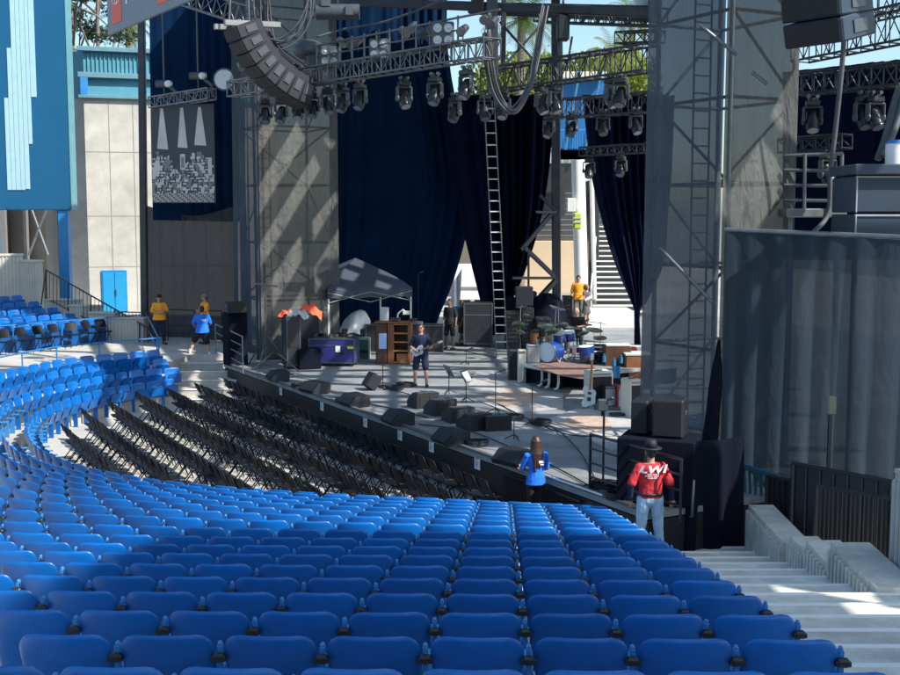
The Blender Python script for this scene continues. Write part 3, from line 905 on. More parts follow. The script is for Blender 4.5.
# ================================================================== SCAFFOLD TOWERS, TRUSSES, CLOTH
def truss(name, p1, p2, h, w_, label, cat='truss', m_='alu', n=None, group=None, r=.028, up=V((0, 0, 1))):
    p1, p2 = V(p1), V(p2); t = thing(name, label, cat, p1, 0, group)
    d = (p2 - p1).normalized(); s_ = d.cross(up).normalized(); u_ = s_.cross(d)
    C4 = [(-1, 0), (1, 0), (-1, 1), (1, 1)]
    q = lambda p, c: p + s_ * (c[0] * w_ / 2) + u_ * (c[1] * h)
    for c in C4: MB().tube(q(p1, c), q(p2, c), r, 6).build('chord', m_, t)
    L = (p2 - p1).length; n = n or max(2, int(L / h / 1.0)); m = MB()
    for i in range(n + 1):
        p = p1 + d * (L * i / n)
        for a, b in ((0, 2), (1, 3), (0, 1), (2, 3)): m.tube(q(p, C4[a]), q(p, C4[b]), r * .55, 4, cap=False)
        if i < n:
            p_ = p1 + d * (L * (i + 1) / n)
            for a, b in (((0, 2), (1, 3)) if i % 2 else ((2, 0), (3, 1))): m.tube(q(p, C4[a]), q(p_, C4[b]), r * .6, 4, cap=False)
            m.tube(q(p, C4[2 + i % 2]), q(p_, C4[3 - i % 2]), r * .5, 4, cap=False)
    m.build('lacing', m_, t)
    return t
def tower(name, c, su, sv, z0, z1, label, m_='alu', step=1.9, r=.045):
    """scaffold tower: corner c, sides along U (su) and VV (sv)"""
    t = thing(name, label, 'scaffold tower', c)
    cs = [c, c + U * su, c + U * su + VV * sv, c + VV * sv]
    for p in cs: MB().tube(V((p.x, p.y, z0)), V((p.x, p.y, z1)), r, 8).build('post', m_, t)
    m = MB(); d = MB(); n = int((z1 - z0) / step)
    for i in range(n + 1):
        z = z0 + step * i
        for k in range(4):
            a, b = cs[k], cs[(k + 1) % 4]
            m.tube((a.x, a.y, z), (b.x, b.y, z), r * .7, 6)
            if i < n and (i + k) % 2 == 0:
                if i % 4 < 2: d.tube((a.x, a.y, z), (b.x, b.y, z + step), r * .6, 6)
                else: d.tube((b.x, b.y, z), (a.x, a.y, z + step), r * .6, 6)
    m.build('ledger', m_, t); d.build('brace', m_, t)
    # inner ladder
    m = MB(); q = c + U * su * .55 + VV * sv * .2
    for s_ in (-.2, .2): m.tube((q + VV * s_) + V((0, 0, z0)), (q + VV * s_) + V((0, 0, z1)), .022, 5)
    for i in range(int((z1 - z0) / .33)): m.tube(q - VV * .2 + V((0, 0, z0 + .33 * i)), q + VV * .2 + V((0, 0, z0 + .33 * i)), .016, 5)
    m.build('ladder', m_, t)
    return t
def cloth(name, pts_bottom, z_top, z_bot, m_, label, cat, amp=.06, wl=.45, thick=0, sag=0., parent=None, seed=0, hole=None):
    """hanging cloth along a ground polyline, loose vertical folds"""
    rnd = random.Random(seed); ph = [rnd.uniform(0, 6.3) for _ in range(8)]
    pl = [V((p[0], p[1], 0)) for p in pts_bottom]
    L = [0]
    for i in range(len(pl) - 1): L.append(L[-1] + (pl[i + 1] - pl[i]).length)
    T = L[-1]; nu = max(16, int(T / wl * 7)); nu = min(nu, 260); nv = 16
    zt = z_top if callable(z_top) else (lambda a: z_top)
    def f(a, b):
        s_ = a * T; i = 0
        while i < len(L) - 2 and L[i + 1] < s_: i += 1
        e = (s_ - L[i]) / max(1e-9, L[i + 1] - L[i]); p = pl[i].lerp(pl[i + 1], e); d = (pl[i + 1] - pl[i]).normalized(); nn = V((d.y, -d.x, 0))
        k = amp * (math.sin(2 * math.pi * s_ / wl + ph[0] + .8 * math.sin(s_ * .9 + ph[1])) + .6 * math.sin(2 * math.pi * s_ / wl * .43 + ph[2] + b * 1.3) + .3 * math.sin(2 * math.pi * s_ / wl * 2.1 + ph[3] - b * 2))
        k *= (.35 + .65 * (1 - b)) if not sag else .8
        zz = z_bot + (zt(a) - z_bot) * b - sag * math.sin(math.pi * ((s_ / 1.8) % 1)) * (b > .99) * .5
        return p + nn * k + V((0, 0, zz))
    m = MB(); m.grid(f, nu, nv)
    o = m.build(name, m_, parent)
    if parent is None: recentre(o); tag(o, label, cat)
    return o
# left tower (behind the pit), corner towards the camera at px 258
cl = G(258, 362, ZS); cl = V((cl.x, cl.y + .8, 0))
tl_ = tower('scaffold_tower', cl + V((.1, .15, 0)), 2.2, 2.4, ZS, 13.4, 'left scaffold tower wrapped in grey scrim, behind the hanging loudspeakers')
e1 = cl + U * 2.5; e2 = cl + VV * 2.75
cloth('scrim_cloth', [cl, e2], 13.4, ZS + .02, 'scrim_tower_lit', 'pale grey scrim on the stage-facing side of the left tower', 'scrim', .05, .9, seed=1)
cloth('scrim_cloth', [e1, cl], 13.4, ZS - .5, 'scrim', 'grey scrim with a bluish shade tint on the narrow audience side of the left tower', 'scrim', .10, .5, seed=2)
# side drape of scrim left of it
s0, s1, s2 = P(147, 300, 45.0), P(190, 300, 44.4), P(240, 300, 43.0)
zt0 = P(147, 205, 45.0).z
def ztf(a): return zt0 - .35 * math.sin(math.pi * min(1, a * 1.1)) - .1 * a
cloth('scrim_cloth', [s0, s1, s2], ztf, .9, 'scrim_side', 'dark scrim curtain with pale folds hanging behind the staff in orange', 'scrim', .07, .5, seed=3)
t = thing('fence_post', 'tall thin post carrying the end of the dark scrim curtain', 'post', (s0.x, s0.y, 1.03))
MB().tube((s0.x, s0.y, 1.03), (s0.x, s0.y, zt0 + .1), .05, 8).build('tube', 'steel', t)
for zz in (2.6, 4.2): MB().box((s0.x, s0.y - .05, zz), (.12, .08, .12)).build('clamp', 'alu', t)
# guard fence behind staff (black bars)
a = P(168, 340, 43.4); b = P(222, 340, 42.8)
rail('bar_fence', [V((a.x, a.y, 1.03)), V(((a.x + b.x) / 2, (a.y + b.y) / 2, 1.03)), V((b.x, b.y, 1.03))], 1.15, 'black_metal', 'black four-bar fence in front of the dark scrim, between the staff in orange', 'fence', bars=3)
# right tower
cr = V((4.95, 21.6, 0))
tower('scaffold_tower', cr + V((.12, .12, 0)), 2.1, 1.55, 0, 12.4, 'right scaffold tower wrapped in scrim, behind the man in the red shirt', step=1.55, r=.05)
r1 = cr + U * 2.25; r2 = cr + VV * 1.75
cloth('scrim_cloth', [r1, cr], 12.4, ZS + .3, 'scrim', 'see-through scrim with a bluish shade tint on the stage side of the right tower', 'scrim', .05, 1.1, seed=4)
cloth('scrim_cloth', [cr, r2], 12.4, .4, 'scrim_lit', 'pale sunlit scrim on the outer side of the right tower', 'scrim', .04, 1.0, seed=5)
m = MB()
for (x1, y1, x2, y2) in [(700, 25, 737, 55), (752, 72, 767, 84)]:
    m.tube(P(x1, y1, 21.1), P(x2, y2, 21.0), .035, 6)
m.tube(P(660, 248, 21.6), P(712, 302, 21.0), .032, 6)
single(m, 'loose_tube', 'alu', 'pale loose scaffold tubes slanting across the right tower', 'tube')
# right scrim wall
q0, q1, q2 = V((4.85, 20.95, 0)), V((7.1, 18.2, 0)), V((9.4, 15.2, 0))
cloth('scrim_wall', [q0, q1, q2], lambda a: 5.33 - .22 * a, .1, 'scrim_dark', 'wide dark scrim wall behind the gates at the right', 'scrim wall', .06, .55, seed=6)
m = MB(); m.tube(V((q0.x, q0.y, 5.36)), V((q1.x, q1.y, 5.27)), .04, 8); m.tube(V((q1.x, q1.y, 5.27)), V((q2.x, q2.y, 5.13)), .04, 8)
single(m, 'top_tube', 'steel', 'grey tube along the top edge of the scrim wall', 'tube')
# tied drape hanging at the left end of the scrim wall
m = MB()
pts = [P(719, 340, 20.4), P(716, 380, 20.3), P(712, 420, 20.2), P(709, 460, 20.1), P(716, 495, 20.0)]
m.path(catmull(pts, 6), [.03, .04, .05, .07, .09, .10, .11, .12, .12, .12, .12, .12, .13, .13, .14, .14, .15, .15, .16, .17, .17, .18, .18, .18, .18], 9)
single(m, 'tied_drape', 'black_cloth', 'bundled black drape tied at the end of the scrim wall', 'drape')
# black cloth around the near corner of the stage
cloth('black_skirt', [S(u_c + .35, EDGE + .9, 0), S(u_c - .02, EDGE + .75, 0), S(u_c - .08, EDGE + 1.4, 0), S(u_c - .1, EDGE + 1.9, 0)], 2.0, .05, 'black_cloth', 'black cloth skirt round the stage corner under the loudspeakers', 'skirt', .06, .5, seed=8)

# ---------------- trusses
GT = 'lighting trusses under the stage roof'
T1a, T1b = P(234, 97, 33), P(458, 62, 27)
truss('lighting_truss', T1a, T1b, .40, .45, 'front lighting truss rising from the left tower, lamps hanging below', group=GT, n=26)
T1c = P(500, 56, 26)
truss('lighting_truss', T1b + V((.05, 0, 0)), P(492, 58, 26), .42, .45, 'short end section of the front truss beside the cable loop', group=GT, n=4)
t = thing('truss_handrail', 'upper tube rail standing on the front lighting truss', 'rail', T1a.lerp(T1b, .45))
m = MB()
for i in range(12):
    p = T1a.lerp(T1b, .42 + .58 * i / 11); MB().tube(p + V((0, 0, .4)), p + V((0, 0, 1.02)), .025, 5).build('upright', 'alu', t)
m.tube(T1a.lerp(T1b, .42) + V((0, 0, .95)), T1b + V((.9, -.9, 1.0)), .028, 6)
m.tube(T1a.lerp(T1b, .42) + V((0, 0, .68)), T1b + V((0, 0, .70)), .022, 6)
m.build('rail', 'alu', t)
T2a, T2b = P(488, 92, 30), P(650, 71, 26)
truss('lighting_truss', T2a, T2b, .55, .5, 'middle lighting truss crossing the sky gap between the towers', group=GT, n=17, m_='truss_dark')
truss('lighting_truss', P(540, 22, 31), P(660, 26.5, 28), .42, .45, 'high roof truss against the pale sky', group=GT, n=16, m_='truss_dark')
truss('lighting_truss', P(560, 118, 35), P(655, 112, 32), .52, .5, 'small dark lighting truss over the blue scaffold', group=GT, n=10, m_='truss_dark')
truss('lighting_truss', P(583, 156, 38), P(655, 152, 36), .26, .4, 'lowest small truss above the gathered curtain', group=GT, n=10, m_='truss_dark')
truss('lighting_truss', P(619, 44, 33), P(660, 42, 32), .3, .4, 'short truss stub beside the right tower against the sky', group=GT, n=4, m_='truss_dark')
truss('lighting_truss', P(796, 95, 24.5), P(915, 84, 22.5), .40, .45, 'lighting truss in the dark wing at the far right', group=GT, n=10, m_='truss_dark')
truss('lighting_truss', P(783, 153, 24), P(847, 148, 23), .26, .4, 'small truss over the tube frame in the right wing', group=GT, n=5, m_='truss_dark')
truss('lighting_truss', P(153, 108, 42.2), P(212, 99, 40.5), .36, .4, 'small truss carrying the printed city banner', group=GT, n=9, m_='steel')
truss('lighting_truss', P(185, 6, 37), P(240, 24, 36), .55, .5, 'high truss end near the top left, above the navy drape', group=GT, n=5, m_='alu')
truss('lighting_truss', P(800, 62, 27), P(910, 40, 24), .7, .5, 'open bright truss high in the top right corner', group=GT, n=8, m_='truss_dark')
truss('lighting_truss', P(805, 35, 30), P(915, 10, 27), .8, .5, 'uppermost bright truss in the top right corner', group=GT, n=8, m_='truss_dark')
# roof edge beams, with unseen beams and sheets added to cast shade
m = MB(); rf = thing('stage_roof', 'dark stage roof beams along the top, with unseen sheets and beams added for shade', 'roof', S(10, 20, 11))
def rb(p1, p2, w_=.3, h_=.35): MB().bar(p1, p2, w_, h_).build('beam', 'truss_dark', rf)
rb(P(330, 1, 34), P(655, 13, 27.5), .25, .22); rb(P(478, 3, 30), P(475, 3, 44)); rb(P(655, 6, 27), P(640, 2, 45)); rb(P(470, 8, 36), P(660, 16, 33))
for k_ in range(7): rb(P(330 + 36 * k_, -40 - 6 * (k_ % 2), 46), P(470 + 40 * k_, -60, 25 + k_), .35, .5)
for k_ in range(5): rb(P(250, -46, 30 + 4 * k_), P(900, -52, 26 + 4 * k_), .3, .45)
MB().prism([(-8, 36), (15, 36), (15, 46), (-8, 46)], 15.0, 15.1).build('sheet', 'truss_dark', rf)  # unseen sheet, added to keep sun off the curtains
for k_, (y_, xa_, xb_, w_) in enumerate([(15.2, 8.5, 17, .30), (17.0, 7.5, 19, .42), (18.9, 9, 16, .22), (20.6, 6, 19, .5), (22.3, 8, 18, .3), (23.8, 5, 17, .45), (25.6, 9, 20, .25), (27.2, 5, 18, .5), (29.0, 6, 17, .34), (31.0, 4, 18, .5), (33.0, 6, 19, .3), (34.8, 4, 17, .45)]):  # unseen beams, added to streak the deck with shadow
    rb((xa_, y_ + .5 * math.sin(k_ * 2.1), 12.9 + .3 * (k_ % 3)), (xb_, y_ - .5 * math.sin(k_ * 1.3), 13.0 + .3 * (k_ % 3)), w_, .3)
for k_ in range(4):
    rb((7 + 3.2 * k_, 14.8, 13.9), (6 + 3.3 * k_, 35.5, 13.9), .18, .25)
MB().prism([(5.5, 21.5), (8.2, 20.7), (10.1, 20.0), (10.8, 18.0), (8.9, 18.7), (5.3, 21.0)], 12.55, 12.62).build('sheet', 'truss_dark', rf)  # unseen sheet, shaped to cast a dark patch on the right tower
# vertical posts seen through the roof gap
t = thing('roof_post', 'thick dark roof post above the cable loop with cross braces beside it', 'post', P(493, 90, 28.5))
MB().bar(P(493, 96, 28.5), P(492, -20, 28.5), .26, .26, up=(1, 0, 0)).build('post', 'truss_dark', t)
m = MB(); m.bar(P(500, 22, 34), P(541, 68, 33.6), .07, .07); m.bar(P(542, 24, 34), P(498, 72, 33.8), .07, .07); m.build('cross_brace', 'truss_dark', t)
m = MB(); m.bar(P(503, 72, 34), P(504, -10, 34), .14, .14, up=(1, 0, 0)); m.build('post', 'truss_dark', t)
q = G(557, 336, 1.0)
t = thing('rear_scaffold', 'dark rear scaffold post with slanting braces between the curtains', 'scaffold', P(557, 325, 44.5))
MB().bar(P(556.5, 338, 44.5), P(555.5, -5, 44.5), .32, .32, up=(1, 0, 0)).build('post', 'truss_dark', t)
m = MB(); m.bar(P(553, 212, 44.4), P(521, 250, 44), .16, .16); m.bar(P(524, 247, 44), P(555, 277, 44.3), .16, .16); m.bar(P(512, 278, 43.6), P(556, 278, 44.3), .14, .1)
m.bar(P(556, 280, 44.2), P(530, 308, 43.6), .18, .18); m.bar(P(528.5, 250, 44), P(528.5, 330, 44), .08, .08, up=(1, 0, 0)); m.bar(P(540, 195, 44.3), P(556, 212, 44.3), .12, .12)
m.build('brace', 'truss_dark', t)
MB().bar(P(536, 212, 44.2), P(556, 212, 44.2), .1, .1).build('ledger', 'alu', t); MB().bar(P(560, 30, 40), P(561, 120, 40), .16, .16, up=(1, 0, 0)).build('upper_post', 'alu', t)

# ---------------- navy curtains
def drape(name, left, right, Y, m_, label, nf=14, amp=.22, nv=26, dY=0.):
    """curtain whose outline follows two edges given as (px, py) lists, folded in depth"""
    lp = catmull([P(x, y, Y) for x, y in left], 6); rp_ = catmull([P(x, y, Y + dY) for x, y in right], 6)
    def at(pl, b):
        k = b * (len(pl) - 1); i = min(int(k), len(pl) - 2); return pl[i].lerp(pl[i + 1], k - i)
    sd = random.Random(label).random() * 6
    def f(a, b):
        l, r = at(lp, b), at(rp_, b); p = l.lerp(r, a); wd = (r - l).length
        A = min(amp, .55 * wd / nf * 1.2)
        k = (.6 + .5 * math.sin(5 * a + sd)) * math.sin(2 * math.pi * nf * a + sd + 1.6 * math.sin(3 * a + 1.2 * b) + .9 * math.sin(11 * a)) + .55 * math.sin(2 * math.pi * nf * .37 * a + sd * 2 + b)
        return p + V((0, A * k, 0))
    m = MB(); m.grid(f, int(nf * 7), nv)
    o = m.build(name, m_); recentre(o); return tag(o, label, 'curtain', 'navy stage curtains')
drape('stage_curtain', [(330, -12), (331, 100), (331, 230), (331, 345)], [(447, -12), (449, 60), (470, 180), (466, 235), (452, 285), (438, 320), (432, 350)], 47.5, 'navy', 'large navy back curtain behind the canopy tent', nf=15, amp=.07)
drape('stage_curtain', [(440, 95), (448, 150), (462, 225), (480, 300), (489, 335), (490, 368)], [(556, 95), (553, 125), (548, 180), (538, 232), (520, 285), (503, 318), (500, 368)], 46.5, 'navy_black', 'navy curtain gathered to a point behind the rope ladder', nf=11, amp=.3)
drape('stage_curtain', [(582, 95), (590, 170), (600, 215), (614, 262), (630, 300), (634, 312), (634, 345)], [(675, 95), (672, 170), (668, 215), (664, 262), (648, 300), (640, 312), (641, 345)], 43, 'navy_black', 'navy curtain gathered beside the bright back stairs', nf=10, amp=.3)
m0 = [(153, 12), (151, 110), (150, 160), (149, 220)]
drape('stage_curtain', [(149, -12), (150, 70), (151, 140), (153, 220)], [(245, -12), (245, 70), (245, 140), (245, 222)], 44.5, 'navy', 'navy drape behind the printed city banner', nf=10, amp=.05)
drape('stage_curtain', [(783, 72), (783, 140), (783, 200), (783, 260)], [(985, 50), (985, 140), (985, 200), (985, 260)], 27, 'navy_black', 'black-navy curtain closing the right wing', nf=15, amp=.12, dY=-4)

# ================================================================== LEFT BUILDINGS
def face(p1, p2, z0, z1, th=.3):
    """wall slab between two ground points, outer face on the line"""
    a = V((p1[0], p1[1], 0)); b = V((p2[0], p2[1], 0)); d = (b - a).normalized(); nn = V((-d.y, d.x, 0))
    return [a[:2], b[:2], (b + nn * th)[:2], (a + nn * th)[:2]], z0, z1
F = P(90, 300, 56); Fr = F + V((.95, .31, 0)) * 9; Fl = F + V((-.8, .6, 0)) * 1.9; Fb = Fl + V((.3, .95, 0)) * 8
zc = P(90, 98, 56).z; zt = P(90, 50, 56).z
t = thing('concrete_building', 'tall concrete building with a teal top floor and blue door at the left', 'building', (F.x, F.y, 1.0))
m = MB(); m.prism([F[:2], Fr[:2], (Fr + V((-3, 6, 0)))[:2], Fb[:2], Fl[:2]], .9, zc); m.build('wall', 'concrete_pale', t)
m = MB(); d_ = V((.95, .31, 0)); n_ = V((.31, -.95, 0))
for k in range(1, 6):
    p = F + d_ * (1.1 * k); m.box((p.x + n_.x * .004, p.y + n_.y * .004, (zc + 1) / 2), (.03, .02, zc - 1.2), rz=math.atan2(.31, .95), ch=0)
for zz in (3.2, 5.6, 8.6):
    p = F + d_ * 4.5; m.box((p.x, p.y, zz), (9.0, .02, .03), rz=math.atan2(.31, .95), ch=0)
m.build('panel_joint', 'concrete_dark', t)
m = MB(); o_ = V((.1, .1, 0)); m.prism([(F + o_ + V((-.1, 0, 0)))[:2], (Fr + o_)[:2], (Fr + V((-3, 6, 0)))[:2], (Fb)[:2], (Fl + V((.1, .1, 0)))[:2]], zc, zt)
m.build('upper_wall', 'teal', t)
m = MB()
for k in range(46):
    p = F + o_ + d_ * (.1 + .19 * k) + n_ * .02; m.box((p.x, p.y, zc + (zt - zc) * .755), (.05, .05, (zt - zc) * .40), rz=math.atan2(.31, .95), ch=0)
m.build('corrugation', 'teal', t)
m = MB()
for zz, hh in ((zt + .06, .22), (zc + (zt - zc) * .48, .25), (zc + .06, .14)):
    p = F + d_ * 4.4 + n_ * .06; m.box((p.x, p.y, zz), (9.3, .3, hh), rz=math.atan2(.31, .95))
m.build('cornice', 'teal_trim', t)
m = MB(); p = F + n_ * .05 + d_ * .02; m.box((p.x, p.y, (zc + zc + (zt - zc) * .5) / 2), (.35, .3, (zt - zc) * .5), rz=math.atan2(.31, .95)); m.build('corner_post', 'post_blue', t)
a = P(102, 300, 56.3); b = P(127, 300, 57)
dz0, dz1 = 1.04, P(115, 270, 56.6).z
aw = F + d_ * ((a - F).dot(d_)); bw = F + d_ * ((b - F).dot(d_))
dr = MB(); c = (aw + bw) / 2 + n_ * .03; L = (bw - aw).length
dr.box((c.x, c.y, (dz0 + dz1) / 2), (L, .1, dz1 - dz0), rz=math.atan2(.31, .95)); d1 = dr.build('door_frame', 'column_blue', t)
m = MB()
for s_ in (-1, 1):
    q = c + d_ * (s_ * L * .235) + n_ * .04; m.box((q.x, q.y, (dz0 + dz1) / 2 - .04), (L * .43, .08, dz1 - dz0 - .14), rz=math.atan2(.31, .95))
    m.build('door_leaf', 'door_blue', t); m = MB()
q = c + d_ * .08 + n_ * .12; MB().box((q.x, q.y, 2.0), (.04, .08, .3)).build('door_handle', 'chrome', t)
# upper wall step further left + concrete wall with piers behind the blue columns
wa, wb = P(-60, 300, 60), P(72, 300, 58.5)
t = thing('concrete_wall', 'concrete wall with projecting piers behind the blue columns', 'wall', (wa.x, wa.y, 1))
m = MB(); m.prism(face(wa, wb, 0, 0, .5)[0], 1.0, 7.6); m.build('wall', 'concrete_pale', t)
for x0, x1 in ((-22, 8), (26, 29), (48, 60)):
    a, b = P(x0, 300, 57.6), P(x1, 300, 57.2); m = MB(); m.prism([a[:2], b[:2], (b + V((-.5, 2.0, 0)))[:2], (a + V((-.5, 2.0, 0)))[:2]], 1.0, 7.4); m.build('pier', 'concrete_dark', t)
# crossed rods placed where a brace shadow crosses the wall
m = MB(); m.tube(P(29, 255, 54), P(48, 205, 54), .06, 6); m.tube(P(48, 255, 54), P(30, 205, 54), .06, 6)
single(m, 'cross_brace', 'steel', 'thin crossed rods standing in for a brace shadow under the blue panel', 'brace')
# blue scoreboard panel on two columns
Yb = 50.
t = thing('scoreboard', 'huge blue panel with stepped pale stripes standing on blue columns', 'panel', P(20, 300, Yb))
zb_ = P(30, 210, Yb).z; zt_b = P(30, -60, Yb).z
x0, x1 = P(-120, 200, Yb).x, P(71, 200, Yb).x
m = MB(); m.box(((x0 + x1) / 2, Yb + .35, (zb_ + zt_b) / 2), (x1 - x0, .7, zt_b - zb_)); m.build('face', 'panel_blue', t)
m = MB(); m.box((x1 + .02, Yb + .35, (zb_ + zt_b) / 2), (.04, .74, zt_b - zb_)); m.build('edge', 'panel_edge', t)
m = MB()
for (xa, xb, ya, yb) in [(4, 8, 98, 190), (8.4, 12.5, 48, 190), (12.9, 17.5, -60, 190), (17.9, 21.9, -60, 190), (22.3, 26.7, -60, 189), (27.1, 30.6, -60, 144), (31, 36.4, -60, 97)]:
    q0_, q1_ = P(xa, 90, Yb), P(xb, 90, Yb); q0_.z = P(xa, yb, Yb).z; q1_.z = P(xa, ya, Yb).z
    m.box(((q0_.x + q1_.x) / 2, Yb - .01, (q0_.z + q1_.z) / 2), (abs(q1_.x - q0_.x), .04, abs(q1_.z - q0_.z)), ch=.004)
m.build('stripes', 'panel_pale', t)
for x in (67, -4):
    q = P(x, 300, Yb + .3); MB().box((q.x, q.y, (1.0 + zb_) / 2), (.42, .42, zb_ - 1.0)).build('column', 'column_blue', t)
# unseen panel on columns, added right and shaped to shade near seats and stairs
t = thing('scoreboard', 'unseen blue panel on columns, added beside the near seats to shade them', 'panel', (11.6, 2, 0))
m = MB()
def yz(prof):
    n = len(prof); vs = [(11.6, y, z) for y, z in prof] + [(11.75, y, z) for y, z in prof]
    m.add(vs, [tuple(range(n))[::-1], tuple(range(n, 2 * n))] + [(i, (i + 1) % n, n + (i + 1) % n, n + i) for i in range(n)])
yz([(-14, 7.6), (14.2, 7.6), (14.2, 9.2), (-14, 9.2)])
for y0_, y1_ in ((-14, 3.2), (3.9, 4.6), (5.8, 6.8), (7.6, 8.2), (8.9, 14.2)): yz([(y0_, 9.204), (y1_, 9.204), (y1_, 10.2), (y0_, 10.2)])  # gaps added to let sun patches fall on the stairs
yz([(-14, 10.204), (14.2, 10.204), (14.0, 10.7), (7.6, 11.7), (6.8, 13.2), (3.5, 19), (-3, 19.9), (-14, 20.6)])  # outline cut to give the shadow edge across the seats
m.build('face', 'panel_blue', t)
for y in (-8, 2, 13): MB().box((11.7, y, 3.9), (.4, .4, 7.8)).build('column', 'column_blue', t)

# ================================================================== REAR LOT
def block(name, label, cat, px0, px1, pyt, pyb, Y, depth, m_, parts=None, z0=None):
    a, b = P(px0, pyb, Y), P(px1, pyt, Y); z0 = a.z if z0 is None else z0
    t = thing(name, label, cat, ((a.x + b.x) / 2, Y, z0))
    MB().box(((a.x + b.x) / 2, Y + depth / 2, (z0 + b.z) / 2), (b.x - a.x, depth, b.z - z0), ch=.03).build('wall', m_, t)
    return t
m = MB(); m.prism([(-3, 44), (20, 36), (40, 60), (30, 110), (-30, 110), (-14, 60)], -.05, .90)
struct(m, 'rear_lot', 'backlot')
t = block('tan_building', 'long tan building with a grey louvred upper floor behind the stage', 'building', 330, 640, 241, 335, 72, 8, 'tan', z0=.9)
a, b = P(330, 241, 72.5), P(640, 150, 72.5)
MB().box(((a.x + b.x) / 2, 76, (a.z + b.z) / 2), (b.x - a.x, 7, b.z - a.z), ch=.02).build('upper_wall', 'grey_siding', t)
m = MB()
for k in range(16):
    z = P(500, 238, 72).z - 0 + .32 * k; m.box(((a.x + b.x) / 2, 72.4, z + .15), (b.x - a.x, .12, .07), ch=0)
m.build('louvre', 'steel', t)
m = MB(); m.box((P(500, 205, 72).x + 1.2, 72.25, P(500, 200, 72).z), (5.5, .2, 1.9)); m.build('window', 'windows_dark', t)
m = MB(); m.box(((a.x + b.x) / 2, 71.9, b.z + .1), (b.x - a.x + .4, 1.4, .3)); m.build('parapet', 'cream', t)
# cream facade bit above (sunlit beam behind the blue scaffold)
t = block('cream_building', 'cream facade with a dark shutter behind the rear scaffold', 'building', 535, 598, 148, 190, 66, 3, 'cream')
MB().box((P(556, 176, 65.9).x, 65.95, P(556, 178, 66).z), (1.9, .1, 1.6)).build('shutter', 'windows_dark', t)
# white trailer
t = block('white_trailer', 'white box trailer seen in the gap between the two curtains', 'trailer', 454, 491, 266, 300, 62, 3, 'white_paint')
a = P(454, 288, 61.9); b = P(491, 288, 61.9); MB().box(((a.x + b.x) / 2, 61.97, a.z), (b.x - a.x, .05, .12)).build('trim', 'grey_siding', t)
for s_ in (a.x + .5, b.x - .5): MB().tube((s_, 62.2, 1.3), (s_, 62.5, 1.3), .4, 14).build('wheel', 'black_plastic', t)
# white tarp left of it
t = thing('white_tarp', 'bright white hanging sheet behind the man in black', 'tarp', P(455, 320, 52))
m = MB(); pa, pb, pc, pd = P(449, 322, 52), P(459, 322, 52), P(462, 268, 52), P(452, 285, 52)
m.grid(lambda u, v: pa.lerp(pb, u).lerp(pd.lerp(pc, u), v) + V((0, .08 * math.sin(9 * u + 3 * v), 0)), 12, 10); m.build('sheet', 'cloth_white', t)
# blue scaffold building behind
t = thing('blue_building', 'bright blue building with a balcony rail beyond the stage roof', 'building', P(600, 150, 66))
a, b = P(556, 160, 66), P(605, 78, 66)
MB().box(((a.x + b.x) / 2, 68.5, (a.z + b.z) / 2), (b.x - a.x, 5, b.z - a.z), ch=.02).build('wall', 'bright_blue', t)
m = MB(); m.box(((a.x + b.x) / 2, 65.8, b.z + .1), (b.x - a.x, .8, .35)); m.build('roof_edge', 'cream', t)
m = MB()
for k in range(20): q = P(558 + k * 2.4, 150, 65.4); m.bar((q.x, 65.4, P(0, 150, 65.4).z), (q.x, 65.4, P(0, 130, 65.4).z), .04, .04, up=(1, 0, 0))
m.bar(P(556, 130, 65.4), P(605, 130, 65.4), .08, .08); m.build('balcony_rail', 'post_blue', t)
m = MB()
for k in range(2): m.bar(P(565 + k * 20, 150, 65.3), P(580 + k * 22, 70, 65.3), .12, .12)
m.build('brace', 'teal_dark', t)
# big pale post + rear stairs
t = thing('white_column', 'thick white steel column beside the back stairs', 'column', P(581, 330, 53))
a, b = P(582, 332, 53), P(578, 160, 53)
MB().tube((a.x, 53, .9), (b.x, 53, b.z), .30, 14).build('shaft', 'white_paint', t)
MB().tube((a.x + .62, 53.3, .9), (b.x + .62, 53.3, b.z), .10, 8).build('pipe', 'steel_white', t)
m = MB(); q = P(571, 205, 52.6); m.box((q.x, 52.6, q.z), (.35, .3, .6)); m.build('junction_box', 'steel_white', t)
t = thing('hivis_jacket', 'lime high-visibility jacket hanging on the white column', 'jacket', P(578, 228, 52.4))
m = MB(); m.box(P(577.5, 221, 52.4), (.36, .16, .72), ch=.06); m.build('body', 'hivis', t)
m = MB(); m.box(P(577.5, 222, 52.3), (.37, .04, .06), ch=0); m.box(P(577.5, 218, 52.3), (.37, .04, .05), ch=0); m.build('strip', 'cloth_grey', t)
t = thing('back_stairs', 'wide grey metal stairs climbing behind the stage', 'stairs', P(613, 333, 50))
Ys, Ye = 52., 60.; n = 17
za = P(610, 312, Ys).z; ze = P(600, 222, Ye).z
m = MB(); m2 = MB()
for i in range(n):
    Yi = Ys + (Ye - Ys) * i / n; z = za + (ze - za) * i / n
    xa = P(592 + 5.0 * i / n * 1.2, 300, Yi).x; xb = P(633, 300, Yi).x + .6
    m.box(((xa + xb) / 2, Yi + .2, z), (xb - xa, .42, .06), ch=.01); m2.box(((xa + xb) / 2, Yi + .42, z - .12), (xb - xa, .03, .22), ch=0)
m.build('tread', 'steel_white', t); m2.build('riser', 'grey_siding', t)
m = MB()
xs_ = P(592, 300, Ys).x
m.bar((xs_ - .05, Ys, za), (P(598, 300, Ye).x, Ye, ze), .06, .35); m.build('stringer', 'steel', t)
m = MB()
m.tube((xs_ - .05, Ys, za + 1), (P(598, 300, Ye).x, Ye, ze + 1), .04, 6)
